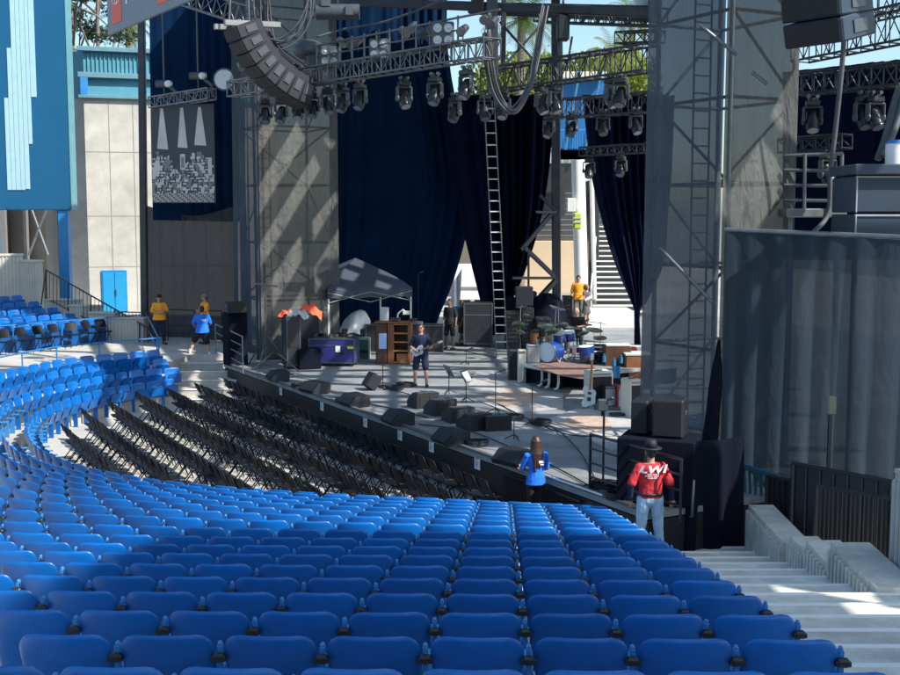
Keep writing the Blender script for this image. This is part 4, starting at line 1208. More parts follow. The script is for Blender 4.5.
for i in range(0, n + 1, 4):
    f = i / n; p = V((xs_ - .05, Ys, za)).lerp(V((P(598, 300, Ye).x, Ye, ze)), f); m.tube(p, p + V((0, 0, 1)), .03, 5)
m.build('handrail', 'steel_white', t)
a, b = P(586, 334, 49.5), P(634, 311, 49.5)
t = thing('white_block', 'bright white block at the foot of the back stairs', 'block', ((a.x + b.x) / 2, 50, .9))
MB().box(((a.x + b.x) / 2, 50.5, (.92 + b.z) / 2), (b.x - a.x, 2, b.z - .92)).build('body', 'white_paint', t)
t = block('dark_booth', 'dark tall booth between the white column and the back stairs', 'booth', 588, 600, 180, 330, 56.5, 2, 'windows_dark', z0=.9)

# ================================================================== TREES
def leaf_cloud(m, c, r, n, s, rnd, flat=1.):
    for _ in range(n):
        d = V((rnd.gauss(0, 1), rnd.gauss(0, 1), rnd.gauss(0, 1) * flat)).normalized() * (rnd.random() ** .45)
        p = V(c) + V((d.x * r[0], d.y * r[1], d.z * r[2])); k = s * rnd.uniform(.5, 1.3)
        a = V((rnd.gauss(0, 1), rnd.gauss(0, 1), rnd.gauss(0, 1))).normalized(); b = a.cross(V((rnd.gauss(0, 1), rnd.gauss(0, 1), .3))).normalized()
        m.add([p - a * k, p + b * k * .5, p + a * k, p - b * k * .5], [(0, 1, 2, 3)])
def gumtree(px, Y, ztop, label, seed, mtl='leaf_dark', lean=0, clumps=9, spread=2.6):
    rnd = random.Random(seed); base = P(px, 100, Y); base.z = 0
    t = thing('tree', label, 'tree', base, 0, 'trees behind the venue')
    m = MB(); tips = []
    tr_ = [base + V((lean * k / 6 + rnd.uniform(-.15, .15), 0, ztop * .92 * k / 6)) for k in range(7)]
    m.path(catmull(tr_, 3), [.30 - .22 * i / 18 for i in range(19)], 7)
    for i in range(clumps):
        b0 = tr_[-1].lerp(tr_[3], rnd.random()); tip = V((base.x + lean + rnd.uniform(-spread, spread), Y + rnd.uniform(-spread, spread), ztop * rnd.uniform(.72, 1.02)))
        mid = b0.lerp(tip, .5) + V((0, 0, .4)); m.path([b0, mid, tip], [.09, .06, .03], 5); tips.append(tip)
    m.build('trunk', 'bark', t); m = MB()
    for p in tips:
        for _ in range(3): leaf_cloud(m, p + V((rnd.uniform(-.8, .8), rnd.uniform(-.8, .8), rnd.uniform(-.4, .4))), (.9, .9, .5), 110, .16, rnd)
    m.build('crown', mtl, t)
gumtree(80, 76, 22.5, 'thin-trunked gum tree above the teal roof, beside the blue panel', 1, lean=-.4)
gumtree(90, 79, 23.5, 'second gum tree, close beside the first over the teal roof', 2, lean=.7)
gumtree(71, 84, 22, 'gum tree half hidden behind the blue panel', 5, lean=.2)
def palm(px, py_top, Y, label, seed, fl=2.6, mtl='frond', nf=34, group='palms behind the venue', skirt=False, zb=0):
    rnd = random.Random(seed); top = P(px, py_top, Y); base = V((top.x, Y, zb))
    t = thing('palm_tree', label, 'palm', base, 0, group)
    m = MB(); n = 8; pts = [base.lerp(top, i / n) + V((.05 * math.sin(i), 0, 0)) for i in range(n + 1)]
    m.path(pts, [.32 - .08 * i / n for i in range(n + 1)], 9)
    m.build('trunk', 'palm_bark', t)
    m = MB()
    for k in range(nf):
        az = rnd.uniform(0, 6.28); el = rnd.uniform(-.5, 1.3); L = fl * rnd.uniform(.75, 1.1); pts = []
        d = V((math.cos(az) * math.cos(el), math.sin(az) * math.cos(el), math.sin(el))); p = top.copy()
        for j in range(9):
            pts.append(p.copy()); p += d * (L / 8); d = (d + V((0, 0, -.16 - .02 * j))).normalized()
        for j in range(1, 9):
            ax = (pts[j] - pts[j - 1]).normalized(); sd = ax.cross(V((0, 0, 1))).normalized()
            for q_ in range(3):
                o = pts[j - 1].lerp(pts[j], q_ / 3); ll = L * .20 * (1 - abs(j / 9 - .45)); 
                for s_ in (-1, 1):
                    e = o + sd * s_ * ll + ax * ll * .5 + V((0, 0, -ll * .5)); m.add([o, o + ax * .05, e], [(0, 1, 2)])
    m.build('crown', mtl, t)
palm(84, 66, 61.5, 'small green palm drooping over the teal wall of the concrete building', 3, 1.5, 'frond', 40, zb=8)
palm(521, 20, 70, 'palm with a thick pale trunk rising beyond the roof braces', 4, 3.2, 'frond', 60)
palm(613, 58, 80, 'yellow-green palm crown in the middle of the sky gap', 6, 2.4, 'leaf_yellow', 60)
palm(632, 14, 90, 'tall palm with drooping fronds beside the right tower', 7, 3.0, 'frond', 40)
palm(128, 22, 82, 'pale trunk of a tall palm under the grey sign', 8, 2.5, 'frond', 40)
rnd = random.Random(3); hm = MB()
for i in range(36):
    px = 488 + i * 4.6; q = P(px, 58 + rnd.uniform(-3, 7), 84 + rnd.uniform(-2, 2)); leaf_cloud(hm, q + V((0, 0, -1.2)), (1.0, 1.0, 1.9), 130, .22, rnd)
o = hm.build('foliage', 'leaf_yellow'); tag(o, 'mass of yellow-green foliage along the back of the lot under the pale sky', 'foliage', None, 'stuff')
hm = MB()
q0_, q1_ = P(470, 75, 88), P(650, 75, 88)
t = thing('hedge', 'long dark green hedge behind the yellow-green foliage', 'hedge', V((q0_.x, 88, 0)))
for i in range(60): leaf_cloud(hm, V((q0_.x + (q1_.x - q0_.x) * i / 59, 88 + rnd.uniform(-.5, .5), 11)), (.9, .8, 6.2), 140, .35, rnd)
hm.build('foliage', 'leaf', t)

# ================================================================== SIGN AND BANNER
t = thing('hanging_sign', 'grey sign with red squares and white lettering cut by the top edge of the photo', 'sign', P(107, 35, 34))
a, b = P(108, 35, 34), P(193, -1, 29.5)
dz = V((0, 0, 1.9)); d_ = (b - a).normalized(); nrm = d_.cross(V((0, 0, 1))).normalized()
MB().slab([a, b, b + dz * .95, a + dz], .08).build('board', 'sign_grey', t)
L = (b - a).length
def on(u_, w_, o=.0): return a + d_ * u_ + V((0, 0, w_)) + nrm * (.012 + o)
up_ = V((0, 0, 1))
for k, (u_, wd) in enumerate([(.34, .72), (L * .62, .78)]):
    m = MB(); m.slab([on(u_, .22), on(u_ + wd, .22), on(u_ + wd, 1.55), on(u_, 1.55)], .01); s_ = m.build('red_square', 'sign_red', t)
    m = MB(); cx, cz_ = u_ + wd / 2, .92
    for rx, rz_, ox, oz in ((.26, .19, 0, 0), (.09, .19, 0, 0), (.17, .065, 0, .08)):
        pts = [on(cx + ox + rx * math.cos(q * math.pi / 12), cz_ + oz + rz_ * math.sin(q * math.pi / 12), .01) for q in range(25)]
        m.path(pts, .014, 5)
    m.build('emblem', 'white_paint', s_)
def text(body, size, mtl, parent, X, name='lettering', shear=0., bold=.0, ext=.004, align='CENTER'):
    cu = bpy.data.curves.new(name, 'FONT'); cu.body = body; cu.size = size; cu.extrude = ext; cu.align_x = align; cu.offset = bold; cu.shear = shear
    cu.resolution_u = 3
    o_ = bpy.data.objects.new(name, cu); COL.objects.link(o_)
    dg = bpy.context.evaluated_depsgraph_get(); me = bpy.data.meshes.new_from_object(o_.evaluated_get(dg))
    bpy.data.objects.remove(o_); mo = bpy.data.objects.new(name, me); COL.objects.link(mo); me.materials.clear(); me.materials.append(M[mtl])
    X = WM[parent.name].inverted() @ X if parent is not None else X
    for v in me.vertices: v.co = X @ v.co
    if parent is not None: mo.parent = parent; WM[mo.name] = WM[parent.name].copy()
    return mo
def frame(o, x, z):
    x = x.normalized(); z = z.normalized(); y = z.cross(x)
    T = Matrix(((x.x, y.x, z.x, 0), (x.y, y.y, z.y, 0), (x.z, y.z, z.z, 0), (0, 0, 0, 1))); T.translation = o; return T
text('TOYOTA', .80, 'white_paint', t, frame(on(1.20, .62), d_, nrm), bold=.012, align='LEFT')
# printed banner: generic monochrome town below three pale wedges
p00, p10, p01 = P(153, 203, 42), P(215.5, 203, 41), P(154, 106, 42)
t = thing('city_banner', 'dark printed banner with a grey town and three pale wedges hanging from a small truss', 'banner', p00)
bu = (p10 - p00); bw = V((0, 0, p01.z - p00.z)); bn = bu.normalized().cross(V((0, 0, 1))).normalized()
MB().slab([p00, p10, p10 + bw, p00 + bw], .03).build('sheet', 'banner_dark', t)
def bq(mm, u0_, u1_, w0_, w1_, o=.012, sk=0):
    q = [p00 + bu * u0_ + bw * w0_, p00 + bu * u1_ + bw * w0_, p00 + bu * (u1_ + sk) + bw * w1_, p00 + bu * (u0_ + sk) + bw * w1_]
    mm.add([p + bn * o for p in q], [(0, 1, 2, 3)])
m = MB()
for (uc, wd, wb) in ((.18, .17, .56), (.50, .15, .57), (.78, .18, .59)):
    q = [p00 + bu * (uc - wd / 2) + bw * wb, p00 + bu * (uc + wd / 2 * 1.1) + bw * (wb - .01), p00 + bu * (uc + .025) + bw * .97, p00 + bu * (uc - .02) + bw * .97]
    m.add([p + bn * .012 for p in q], [(0, 1, 2, 3)])
m.build('wedge_print', 'banner_white', t)
rnd = random.Random(11); m1, m2 = MB(), MB()
for row in range(15):
    w0_ = .10 + row * .029; u0_ = -.0
    while u0_ < .97:
        wd = rnd.uniform(.02, .08); hgt = rnd.uniform(.012, .05)
        if w0_ + hgt < .30 + .24 * abs(math.sin(u0_ * 5 + 1)) and u0_ + wd < .99:
            bq(m1 if rnd.random() < .6 else m2, u0_ + .004, u0_ + wd, w0_, w0_ + hgt, .012 + .0015 * (row % 3), rnd.uniform(-.01, .01))
        u0_ += wd + rnd.uniform(.004, .03)
for k in range(5):
    for j in range(30):
        bq(m1 if (j + k) % 3 else m2, .01 + j * .0325, .01 + j * .0325 + .027, .012 + k * .018, .024 + k * .018)
bq(m1, .46, .54, .34, .50, .017); bq(m2, .475, .525, .36, .47, .019); bq(m1, .05, .12, .28, .44, .017, .01); bq(m1, .9, .96, .28, .46, .017, .0)
m1.build('town_print', 'banner_white', t); m2.build('town_print', 'banner_grey', t)
def hoist(px, py, Y, ztop, label):
    q = P(px, py, Y); t = thing('chain_hoist', label, 'hoist', q, 0, 'chain hoists above the city banner')
    MB().tube((q.x, q.y, q.z), (q.x, q.y, ztop), .03, 6).build('chain', 'cable_grey', t)
    m = MB(); m.tube(q + V((-.28, 0, 0)), q + V((.28, 0, 0)), .13, 12); m.build('motor', 'lamp_grey', t)
    m = MB(); m.sph(q + V((.16, -.06, 0)), (.15, .12, .12)); m.build('motor_cap', 'white_paint', t)
    m = MB(); m.tube(q, q - V((0, 0, .5)), .02, 5); m.path([q + V((.2, 0, -.1)), q + V((.45, 0, -.3)), q + V((.5, 0, -.7))], .06, 7); m.build('chain_bag', 'cable_grey', t)
hoist(164, 84, 41.6, 13.5, 'chain hoist over the left end of the city banner')
hoist(198, 76, 40.8, 13.5, 'chain hoist over the right end of the city banner')
t = thing('mast', 'thin dark mast standing in front of the concrete building', 'mast', P(147, 300, 45))
q = P(144, 300, 45); MB().bar((q.x, 45, 1.03), (P(142, 20, 45).x, 45, 14), .26, .26, up=(1, 0, 0)).build('pole', 'truss_dark', t)
m = MB()
for k in range(14): z = 6 + .6 * k; m.tube((q.x + .5, 45.2, z), (q.x + .95, 45.2, z + .3), .03, 4); m.tube((q.x + .95, 45.2, z + .3), (q.x + .5, 45.2, z + .6), .03, 4)
for s_ in (.5, .95): m.tube((q.x + s_, 45.2, 5.5), (q.x + s_, 45.2, 14.5), .035, 5)
m.build('lattice', 'truss_dark', t)
# ================================================================== LAMPS
def moving_head(label='x'):
    t = thing('moving_head_lamp', label, 'stage lamp', (0, 0, 0), 0, 'moving head lamps on the trusses')
    m = MB(); m.box((0, 0, -.10), (.32, .28, .14), ch=.03); m.box((0, 0, -.01), (.10, .2, .06)); m.build('base', 'lamp_body', t)
    m = MB()
    for s_ in (-1, 1):
        m.box((s_ * .20, 0, -.36), (.05, .16, .36), ch=.02); m.sph((s_ * .20, 0, -.50), (.05, .10, .10), nu=10, nv=6)
    m.box((0, 0, -.19), (.42, .16, .05), ch=.02); m.build('yoke', 'lamp_grey', t)
    m = MB(); X = Matrix.Rotation(R(-28), 4, 'X')
    m.tube(X @ V((0, 0, .20)) + V((0, 0, -.50)), X @ V((0, 0, -.12)) + V((0, 0, -.50)), .13, 14, .165)
    m.tube(X @ V((0, 0, -.12)) + V((0, 0, -.50)), X @ V((0, 0, -.26)) + V((0, 0, -.50)), .165, 14, .15); m.sph(X @ V((0, 0, .20)) + V((0, 0, -.5)), (.13, .13, .07), X=X.to_3x3())
    h = m.build('head', 'lamp_body', t)
    m = MB(); c = X @ V((0, 0, -.262)) + V((0, 0, -.50)); m.tube(c, c + X.to_3x3() @ V((0, 0, -.012)), .125, 14); m.build('lens', 'lens', h)
    m = MB()
    for s_ in (-.1, .1): m.tube((s_, -.06, .06), (s_, .06, .06), .045, 8); m.box((s_, 0, .02), (.03, .05, .08))
    m.build('clamp', 'alu', t)
    return t
mh = moving_head(); first = [True]
lamps = [(265, 99, 32.4), (281, 98, 32), (299, 94, 31.6), (313, 92, 31.2), (328, 88, 30.8), (343, 86, 30.4), (360, 83, 29.9), (404, 80, 28.4), (435, 76, 27.5),
         (466, 69, 26.8), (455, 96, 30.5), (485, 94, 30.0), (503, 92, 29.5), (541, 86, 28.6), (555, 85, 28.3), (611, 78, 27.0), (621, 77, 26.7),
         (549, 115, 35), (572, 114, 34.6), (603, 112, 34), (636, 110, 33), (589, 157, 37.8), (621, 155, 37), (813, 99, 24), (864, 95, 23.4), (876, 95, 23.2), (828, 152, 23.4), (327, 88, 33.5)]
nm = ['at the left end', 'second from the left', 'third from the left', 'fourth from the left', 'fifth from the left', 'sixth from the left', 'seventh from the left', 'eighth from the left', 'ninth from the left', 'last on the right']
for i, (x, y, Y) in enumerate(lamps[:27]):
    q = P(x, y, Y); rz = random.uniform(-.9, .9)
    if i < 10: lab = 'moving head lamp hanging under the front truss, ' + nm[i]
    elif i < 17: lab = 'moving head lamp under the middle truss, %s from the gathered curtain side' % nth(i - 9)
    elif i < 21: lab = 'moving head lamp under the small truss before the blue scaffold, %s from its left end' % nth(i - 16)
    elif i < 23: lab = 'moving head lamp under the lowest small truss, ' + ('left one' if i == 21 else 'right one by the tower')
    else: lab = 'moving head lamp in the dark right wing, %s from the tower' % nth(i - 22)
    if i == 0: mh.location = q; mh.rotation_euler = (0, 0, rz); mh['label'] = lab; mh.scale = (.86, .86, .86)
    else: dup(mh, q, rz, lab)
def blinder(px, py, Y, label, s=1.):
    q = P(px, py, Y); t = thing('blinder_lamp', label, 'stage lamp', q, 0, 'four-cell blinder lamps')
    m = MB(); m.box(q, (.46 * s, .22 * s, .52 * s), ch=.03); m.build('housing', 'lamp_grey', t)
    for a in (-1, 1):
        for b in (-1, 1):
            c = q + V((a * .11 * s, -.12 * s, b * .12 * s)); m = MB(); m.tube(c, c + V((0, -.03, 0)), .09 * s, 14); r_ = m.build('reflector', 'reflector', t)
            m = MB(); m.sph(c + V((0, -.035, 0)), (.03 * s, .02 * s, .03 * s), nu=8, nv=6); m.build('bulb', 'cream', r_)
    MB().bar(q + V((0, 0, .25)), q + V((0, 0, .5)), .05, .05, up=(1, 0, 0)).build('hanger', 'truss_dark', t)
blinder(379, 50, 29.0, 'four-cell blinder lamp on the handrail, left of the two large ones')
blinder(443, 35, 27.3, 'four-cell blinder lamp on the handrail, near the cable loop', 1.1)
blinder(330, 57, 30.8, 'four-cell blinder lamp near the loudspeaker array')
def spot(px, py, Y, label):
    q = P(px, py, Y); t = thing('small_spotlight', label, 'stage lamp', q, 0, 'small spotlights on the truss handrail')
    d = V((random.uniform(-.6, .6), -.6, -.4)).normalized()
    MB().tube(q - d * .16, q + d * .14, .08, 10, .11).build('barrel', 'alu', t); MB().bar(q, q + V((0, 0, -.25)), .03, .03, up=(1, 0, 0)).build('stem', 'truss_dark', t)
for i, (x, y, Y) in enumerate([(342, 42, 30.4), (350, 43, 30.2), (358, 41, 29.9), (404, 32, 28.5), (413, 27, 28.2), (422, 33, 27.8), (432, 28, 27.6), (241, 66, 33.2), (463, 30, 26.9), (486, 18, 26.4), (493, 22, 26.3)]):
    spot(x, y, Y, 'small spotlight on the truss rail, %s from the left along it' % nth(i + 1))
m = MB()
t = thing('side_lamp', 'dark round side lamp clamped at the left end of the front truss', 'stage lamp', P(226, 80, 33.4))
q = P(225, 80, 33.4); m.tube(q + V((0, .2, 0)), q + V((0, -.1, 0)), .26, 14, .32); m.build('barrel', 'lamp_body', t)
MB().tube(q + V((0, -.11, 0)), q + V((0, -.13, 0)), .27, 14).build('lens', 'lens', t); MB().bar(q, P(236, 84, 33.1), .06, .06).build('arm', 'truss_dark', t)

# ================================================================== LOUDSPEAKER ARRAYS
def array(start, aim, n, phi0, phi1, wd, dp, ht, label, m_='speaker_blue'):
    """J-shaped column of cabinets; start = top front centre, aim = horizontal unit the fronts face"""
    t = thing('line_array', label, 'loudspeaker', start); side = aim.cross(V((0, 0, 1))).normalized(); p = V(start)
    for i in range(n):
        ph = phi0 + (phi1 - phi0) * i / max(1, n - 1)
        dn = (V((0, 0, -1)) * math.cos(ph) - aim * math.sin(ph)); ax = aim * math.cos(ph) - V((0, 0, 1)) * math.sin(ph)
        c = p + dn * ht / 2 - ax * dp / 2
        T = Matrix(((ax.x, side.x, -dn.x, c.x), (ax.y, side.y, -dn.y, c.y), (ax.z, side.z, -dn.z, c.z), (0, 0, 0, 1)))
        cab = MB().box((0, 0, 0), (dp, wd, ht * .94), X=T, ch=.03).build('cabinet', m_, t)
        MB().box((dp / 2 + .012, 0, 0), (.02, wd * .92, ht * .82), X=T, ch=.005).build('grille', 'grille', cab)
        for s_ in (-1, 1): MB().box((-.02, s_ * (wd / 2 + .012), 0), (dp * .40, .02, ht * .5), X=T, ch=.004).build('side_plate', 'lamp_grey', cab)
        m = MB(); m.box((-dp / 2 - .012, 0, 0), (.02, wd * .4, ht * .5), X=T, ch=.004); m.build('rear_plate', 'lamp_grey', cab)
        p += dn * ht
    m = MB()
    for s_ in (-.4, .4): m.bar(start - aim * (dp + .5) + side * s_ * wd + V((0, 0, .12)), start + aim * .25 + side * s_ * wd + V((0, 0, .06)), .10, .14)
    m.bar(start - aim * dp * .2 - side * wd * .4 + V((0, 0, .12)), start - aim * dp * .2 + side * wd * .4 + V((0, 0, .12)), .1, .1)
    m.build('frame', 'steel', t)
    m = MB()
    for s_ in (.0, .75): m.tube(start - aim * dp * s_ + V((0, 0, .1)), start - aim * dp * (.4 + s_ * .3) + V((0, 0, 4)), .03, 5)
    m.build('hoist_chain', 'cable_grey', t)
    return t
aimL = V((-.86, -.51, 0))
array(P(229, 28, 29.6), aimL, 8, R(22), R(72), .90, .70, .35, 'curved black line array of loudspeakers hanging at the left tower', 'speaker')
aimR = V((-.62, -.78, 0))
tR = array(P(808, -60, 19.5), V((-.80, -.6, 0)), 4, R(2), R(14), 1.15, .9, .42, 'large line array of loudspeakers cut by the top right corner', 'speaker_blue')

# ================================================================== CABLES
def cable(name, pts, r, mtl, label, n=1, group=None, spread=.04, cat='cable'):
    t = MB(); rnd = random.Random(label)
    for k in range(n):
        o = V((rnd.uniform(-spread, spread), rnd.uniform(-spread, spread), rnd.uniform(-spread, spread)))
        t.path(catmull([p + o * (1 + .5 * math.sin(i + k)) for i, p in enumerate(pts)], 8), r, 6)
    return single(t, name, mtl, label, cat, group)
cable('cable_loop', [P(546, 8, 28), P(541, 30, 27.8), P(536, 58, 27.6), P(530, 84, 27.4), P(520, 104, 27.3), P(511, 111, 27.2), P(501, 101, 27.1), P(493, 84, 27), P(488, 58, 26.9), P(486, 30, 26.9)], .022, 'cable_grey', 'bundle of grey cables hanging in a loop between two trusses', 8, spread=.07)
cable('cable', [P(316, 38, 31), P(345, 30, 31), P(380, 24, 30.5), P(410, 14, 30), P(440, 1, 29.5), P(455, -8, 29)], .03, 'cable_grey', 'single pale cable sweeping up to the roof over the front truss', 1)
cable('cable', [P(315, -5, 33), P(312, 14, 33), P(303, 32, 33), P(288, 42, 33), P(272, 42, 33)], .022, 'cable_grey', 'bundle of cables curving behind the left loudspeaker array', 5, spread=.14)
cable('cable', [P(262, -6, 33.5), P(264, 18, 33.4), P(268, 34, 33.2), P(276, 48, 33), P(288, 60, 32.8), P(298, 68, 32.6)], .03, 'cable', 'tangled dark cables running down the back of the left array', 8, spread=.2)
cable('cable', [P(250, -6, 33.8), P(255, 10, 33.7), P(262, 30, 33.5), P(271, 44, 33.3)], .025, 'cable_grey', 'few grey cables dropping to the frame of the left array', 4, spread=.2)
cable('cable', [P(848, -5, 21), P(845, 60, 21.2), P(838, 130, 21.5), P(832, 175, 21.6), P(829, 215, 21.7), P(812, 236, 21.5)], .045, 'cable_grey', 'grey hose hanging down the right wing past the tube frame', 1)
cable('cable', [P(905, 88, 21), P(898, 112, 20.9), P(890, 138, 20.8), P(880, 160, 20.7)], .06, 'cable_grey', 'twisted straps hanging over the right speaker stack', 3, spread=.08)
# lamp dome over T1
t = thing('followspot', 'dark dome-topped spotlight hanging over the front truss near the array', 'stage lamp', P(310, 60, 31.8))
q = P(309, 50, 31.8); MB().sph(q, (.42, .35, .28), nu=16, nv=10).build('dome', 'lamp_grey', t)
m = MB(); q2 = P(315, 70, 31.6); m.box(q2, (.42, .4, .80), ch=.06); m.build('body', 'lamp_body', t)
t = thing('hanging_winch', 'dark winch drum hanging under the roof at the end of the pale cable', 'winch', P(340, 12, 31))
q = P(338, 12, 31); MB().tube(q + V((-.55, 0, 0)), q + V((.55, 0, 0)), .20, 14).build('drum', 'lamp_grey', t); m = MB(); m.box(q + V((.3, -.15, .0)), (.2, .2, .25)); m.box(q + V((-.3, -.1, .25)), (.25, .2, .3)); m.build('clamp', 'alu', t)
MB().bar(q, q + V((0, 0, 1.6)), .06, .06, up=(1, 0, 0)).build('stem', 'truss_dark', t)
t = thing('winch_motor', 'black hoist motor hanging under the high roof truss', 'hoist', P(563, 25, 29))
q = P(563, 28, 29); MB().box(q, (.30, .3, .62), ch=.05).build('motor', 'lamp_body', t)
m = MB(); m.path([q + V((-.1, 0, -.3)), q + V((-.12, 0, -.9)), q + V((.1, 0, -1.0)), q + V((.22, 0, -.2))], .03, 6); m.tube(q, q + V((0, 0, 1)), .03, 5); m.build('chain', 'cable_grey', t)
# rope ladder
t = thing('rope_ladder', 'long thin access ladder hanging from the truss down to the stage', 'ladder', G(502, 362, ZS))
ta, tb_ = P(484, 96, 29.5), P(494, 96, 29.5); ba, bb = G(497, 366, ZS + .02), G(508, 366, ZS + .02)
for p, q in ((ta, ba), (tb_, bb)): MB().tube(p, q, .016, 5).build('side_cable', 'steel', t)
for i in range(1, 27):
    f = i / 27; MB().bar(ta.lerp(ba, f), tb_.lerp(bb, f), .04, .03).build('rung', 'steel_white', t)
# right wing: tube frame with small platform, speaker stack
t = thing('tube_frame', 'open frame of bright tubes with a small platform beside the right tower', 'frame', P(815, 218, 22))
m = MB()
for y in (155.5, 170, 185, 200): m.tube(P(784, y, 22.2), P(843, y + (1 if y > 160 else -2), 22), .038, 6)
m.build('cross_tube', 'alu', t); m = MB()
for x in (805, 842): m.tube(P(x, 154, 22.1), P(x - 1, 216, 22.1), .038, 6)
m.build('upright', 'alu', t)
a = P(812, 213, 22); MB().box(a, (1.10, .6, .16)).build('platform', 'steel', t)
m = MB(); m.tube(P(790, 216, 22), (P(790, 216, 22).x, 22, 0), .05, 6); m.tube(P(838, 216, 22), (P(838, 216, 22).x, 22, 0), .05, 6); m.build('leg', 'steel', t)
t = thing('speaker_stack', 'stack of large blue-grey loudspeaker cases standing behind the scrim wall', 'loudspeaker', P(890, 240, 19.6))
x0, x1 = P(855, 200, 19.6).x, P(855, 200, 19.6).x + 1.7
for (yt, yb) in ((175, 213), (213.6, 252)):
    za, zb = P(0, yb, 19.6).z, P(0, yt, 19.6).z
    b_ = MB().box(((x0 + x1) / 2, 20.2, (za + zb) / 2), (x1 - x0, 1.2, zb - za - .02), ch=.02).build('cabinet', 'speaker_blue', t)
    m = MB(); m.bar((x0 + .02, 19.585, (za + .01)), (x0 + .02, 19.585, zb - .01), .03, .02, up=(1, 0, 0)); m.bar((x0, 19.585, zb - .03), (x1, 19.585, zb - .03), .02, .03); m.build('edge_trim', 'speaker_edge', b_)
za = P(0, 175, 19.6).z; m = MB(); m.box(((x0 + x1) / 2 - .02, 20.1, za + .09), (x1 - x0 + .1, 1.3, .17)); m.build('lid', 'speaker_blue', t)
zz = P(0, 252, 19.6).z
m = MB()
for x in (x0 + .1, x1 - .1):
    for y in (19.8, 20.7): m.tube((x, y, 0), (x, y, zz), .05, 6)
m.build('stand', 'steel', t)
t = thing('strap_stand_in', 'pale round bin with a blue lid, standing in for straps on the speaker stack', 'bin', (x1 - .7, 20, za + .18))  # bin added in place of cluttered straps
q = P(896, 155, 19.8); MB().tube((q.x, q.y, za + .175), (q.x, q.y, za + .52), .17, 16).build('body', 'white_paint', t); MB().tube((q.x, q.y, za + .52), (q.x, q.y, za + .58), .18, 16, .13).build('lid', 'post_blue', t)

# ================================================================== LOUDSPEAKERS ON THE DECK
def cab(px0, px1, pyt, pyb, Y, dp, label, rz=0, name='loudspeaker', m_='speaker', z=None, group=None, grill=True):
    a, b = P(px0, pyb, Y), P(px1, pyt, Y); z0 = a.z if z is None else z
    w_, h = b.x - a.x, b.z - z0; c = V(((a.x + b.x) / 2, Y + dp / 2, z0)); t = thing(name, label, 'loudspeaker', c, rz, group)
    T = WM[t.name]
    MB().box((0, 0, h / 2), (w_, dp, h), X=T, ch=.025).build('cabinet', m_, t)
    if grill: MB().box((0, -dp / 2 - .008, h / 2), (w_ * .9, .02, h * .9), X=T, ch=.006).build('grille', 'grille', t)
    m = MB()
    for s_ in (-1, 1): m.box((s_ * (w_ / 2 + .004), 0, h * .62), (.012, .16, .07), X=T, ch=.003)
    m.build('handle', 'lamp_grey', t)
    return t
cab(657, 689, 400, 447, 18.9, .5, 'black loudspeaker cabinet on the cloth-skirted stage corner, above the man in red', R(-20), z=2.02)
cab(636, 654, 401, 449, 19.2, .55, 'second black loudspeaker beside it, half hidden by the tower', R(-20), z=2.02)
m = MB(); q = P(660, 448, 18.9); m.box((P(662, 448, 19).x, 19.2, 1.48), (1.25, .85, 1.06), rz=R(-20)); single(m, 'speaker_plinth', 'black_cloth', 'black draped plinth under the two corner loudspeakers', 'plinth')
q = G(682, 526, .28); m = MB(); m.box((q.x, q.y + .2, .40), (.62, .4, .24), rz=R(3)); single(m, 'floor_case', 'speaker_blue', 'low dark box on the ground behind the man in red', 'case')
t = thing('small_stand', 'small grey tube stand beside the man in red', 'stand', G(690, 515, .3))
m = MB(); m.path([G(664, 520, .4), P(692, 516, 18.6), P(694, 480, 18.6)], .022, 6); m.build('tube', 'steel', t)
# left side: black speaker on covered stack with a guard rail
a = P(217, 364, 36.2)
m = MB(); m.box((P(233, 350, 36.8).x, 37.2, 1.75), (.62, .62, 1.66), rz=R(28)); single(m, 'covered_case', 'black_cloth', 'black covered case under the loudspeaker beside the left tower', 'case')
cab(224, 243, 303, 328, 36.6, .7, 'black loudspeaker on the covered case beside the left tower', R(20), z=2.6)
m = MB()
pl = [P(226, 307, 37.6), P(222, 330, 37.6), P(218, 362, 37.4), P(247, 362, 37.2), P(243, 330, 37.4), P(238, 306, 37.6)]
q0_, q1_ = G(216, 357, ZS), G(243, 373, ZS)
rail('stage_guard_rail', [V((q0_.x, q0_.y, .9)), V(((q0_.x + q1_.x) / 2, (q0_.y + q1_.y) / 2, .9)), V((q1_.x, q1_.y, .9))], 1.12, 'steel', 'pale four-bar guard rail at the far corner of the stage', 'guard rail', bars=3, r=.022)
# front fills along the stage edge
def fill(px, py, label, i, w_=.62):
    q = G(px, py, ZS + .02); u_, v_ = uv_of(q); t = thing('front_fill_speaker', label, 'loudspeaker', q, UZ + R(180 + random.uniform(-12, 12)), 'front fill loudspeakers along the stage edge')
    T = WM[t.name] @ Matrix.Rotation(math.pi / 2, 4, 'Z')      # local +Y... front faces the audience
    prof = [(-.26, 0), (.26, 0), (.30, .08), (.10, .27), (-.26, .27)]
    m = MB(); hw = w_ / 2
    vs = [(-hw, -y, z) for y, z in prof] + [(hw, -y, z) for y, z in prof]
    m.add(vs, [(0, 1, 2, 3, 4), (9, 8, 7, 6, 5), (0, 5, 6, 1), (1, 6, 7, 2), (2, 7, 8, 3), (3, 8, 9, 4), (4, 9, 5, 0)], False, T)
    m.build('cabinet', 'speaker', t)
    m = MB(); m.add([(-hw * .88, -.290, .09), (hw * .88, -.290, .09), (hw * .88, -.12, .255), (-hw * .88, -.12, .255)], [(0, 1, 2, 3)], False, T @ Matrix.Translation((0, -.012, .006))); m.build('grille', 'grille', t)
    m = MB(); m.box((0, .275, .18), (.3, .02, .2), X=T @ Matrix.Translation((0, 0, -.05)), ch=.005); m.build('rear_panel', 'amp_grey' if i in (5,) else 'lamp_grey', t)
    return t
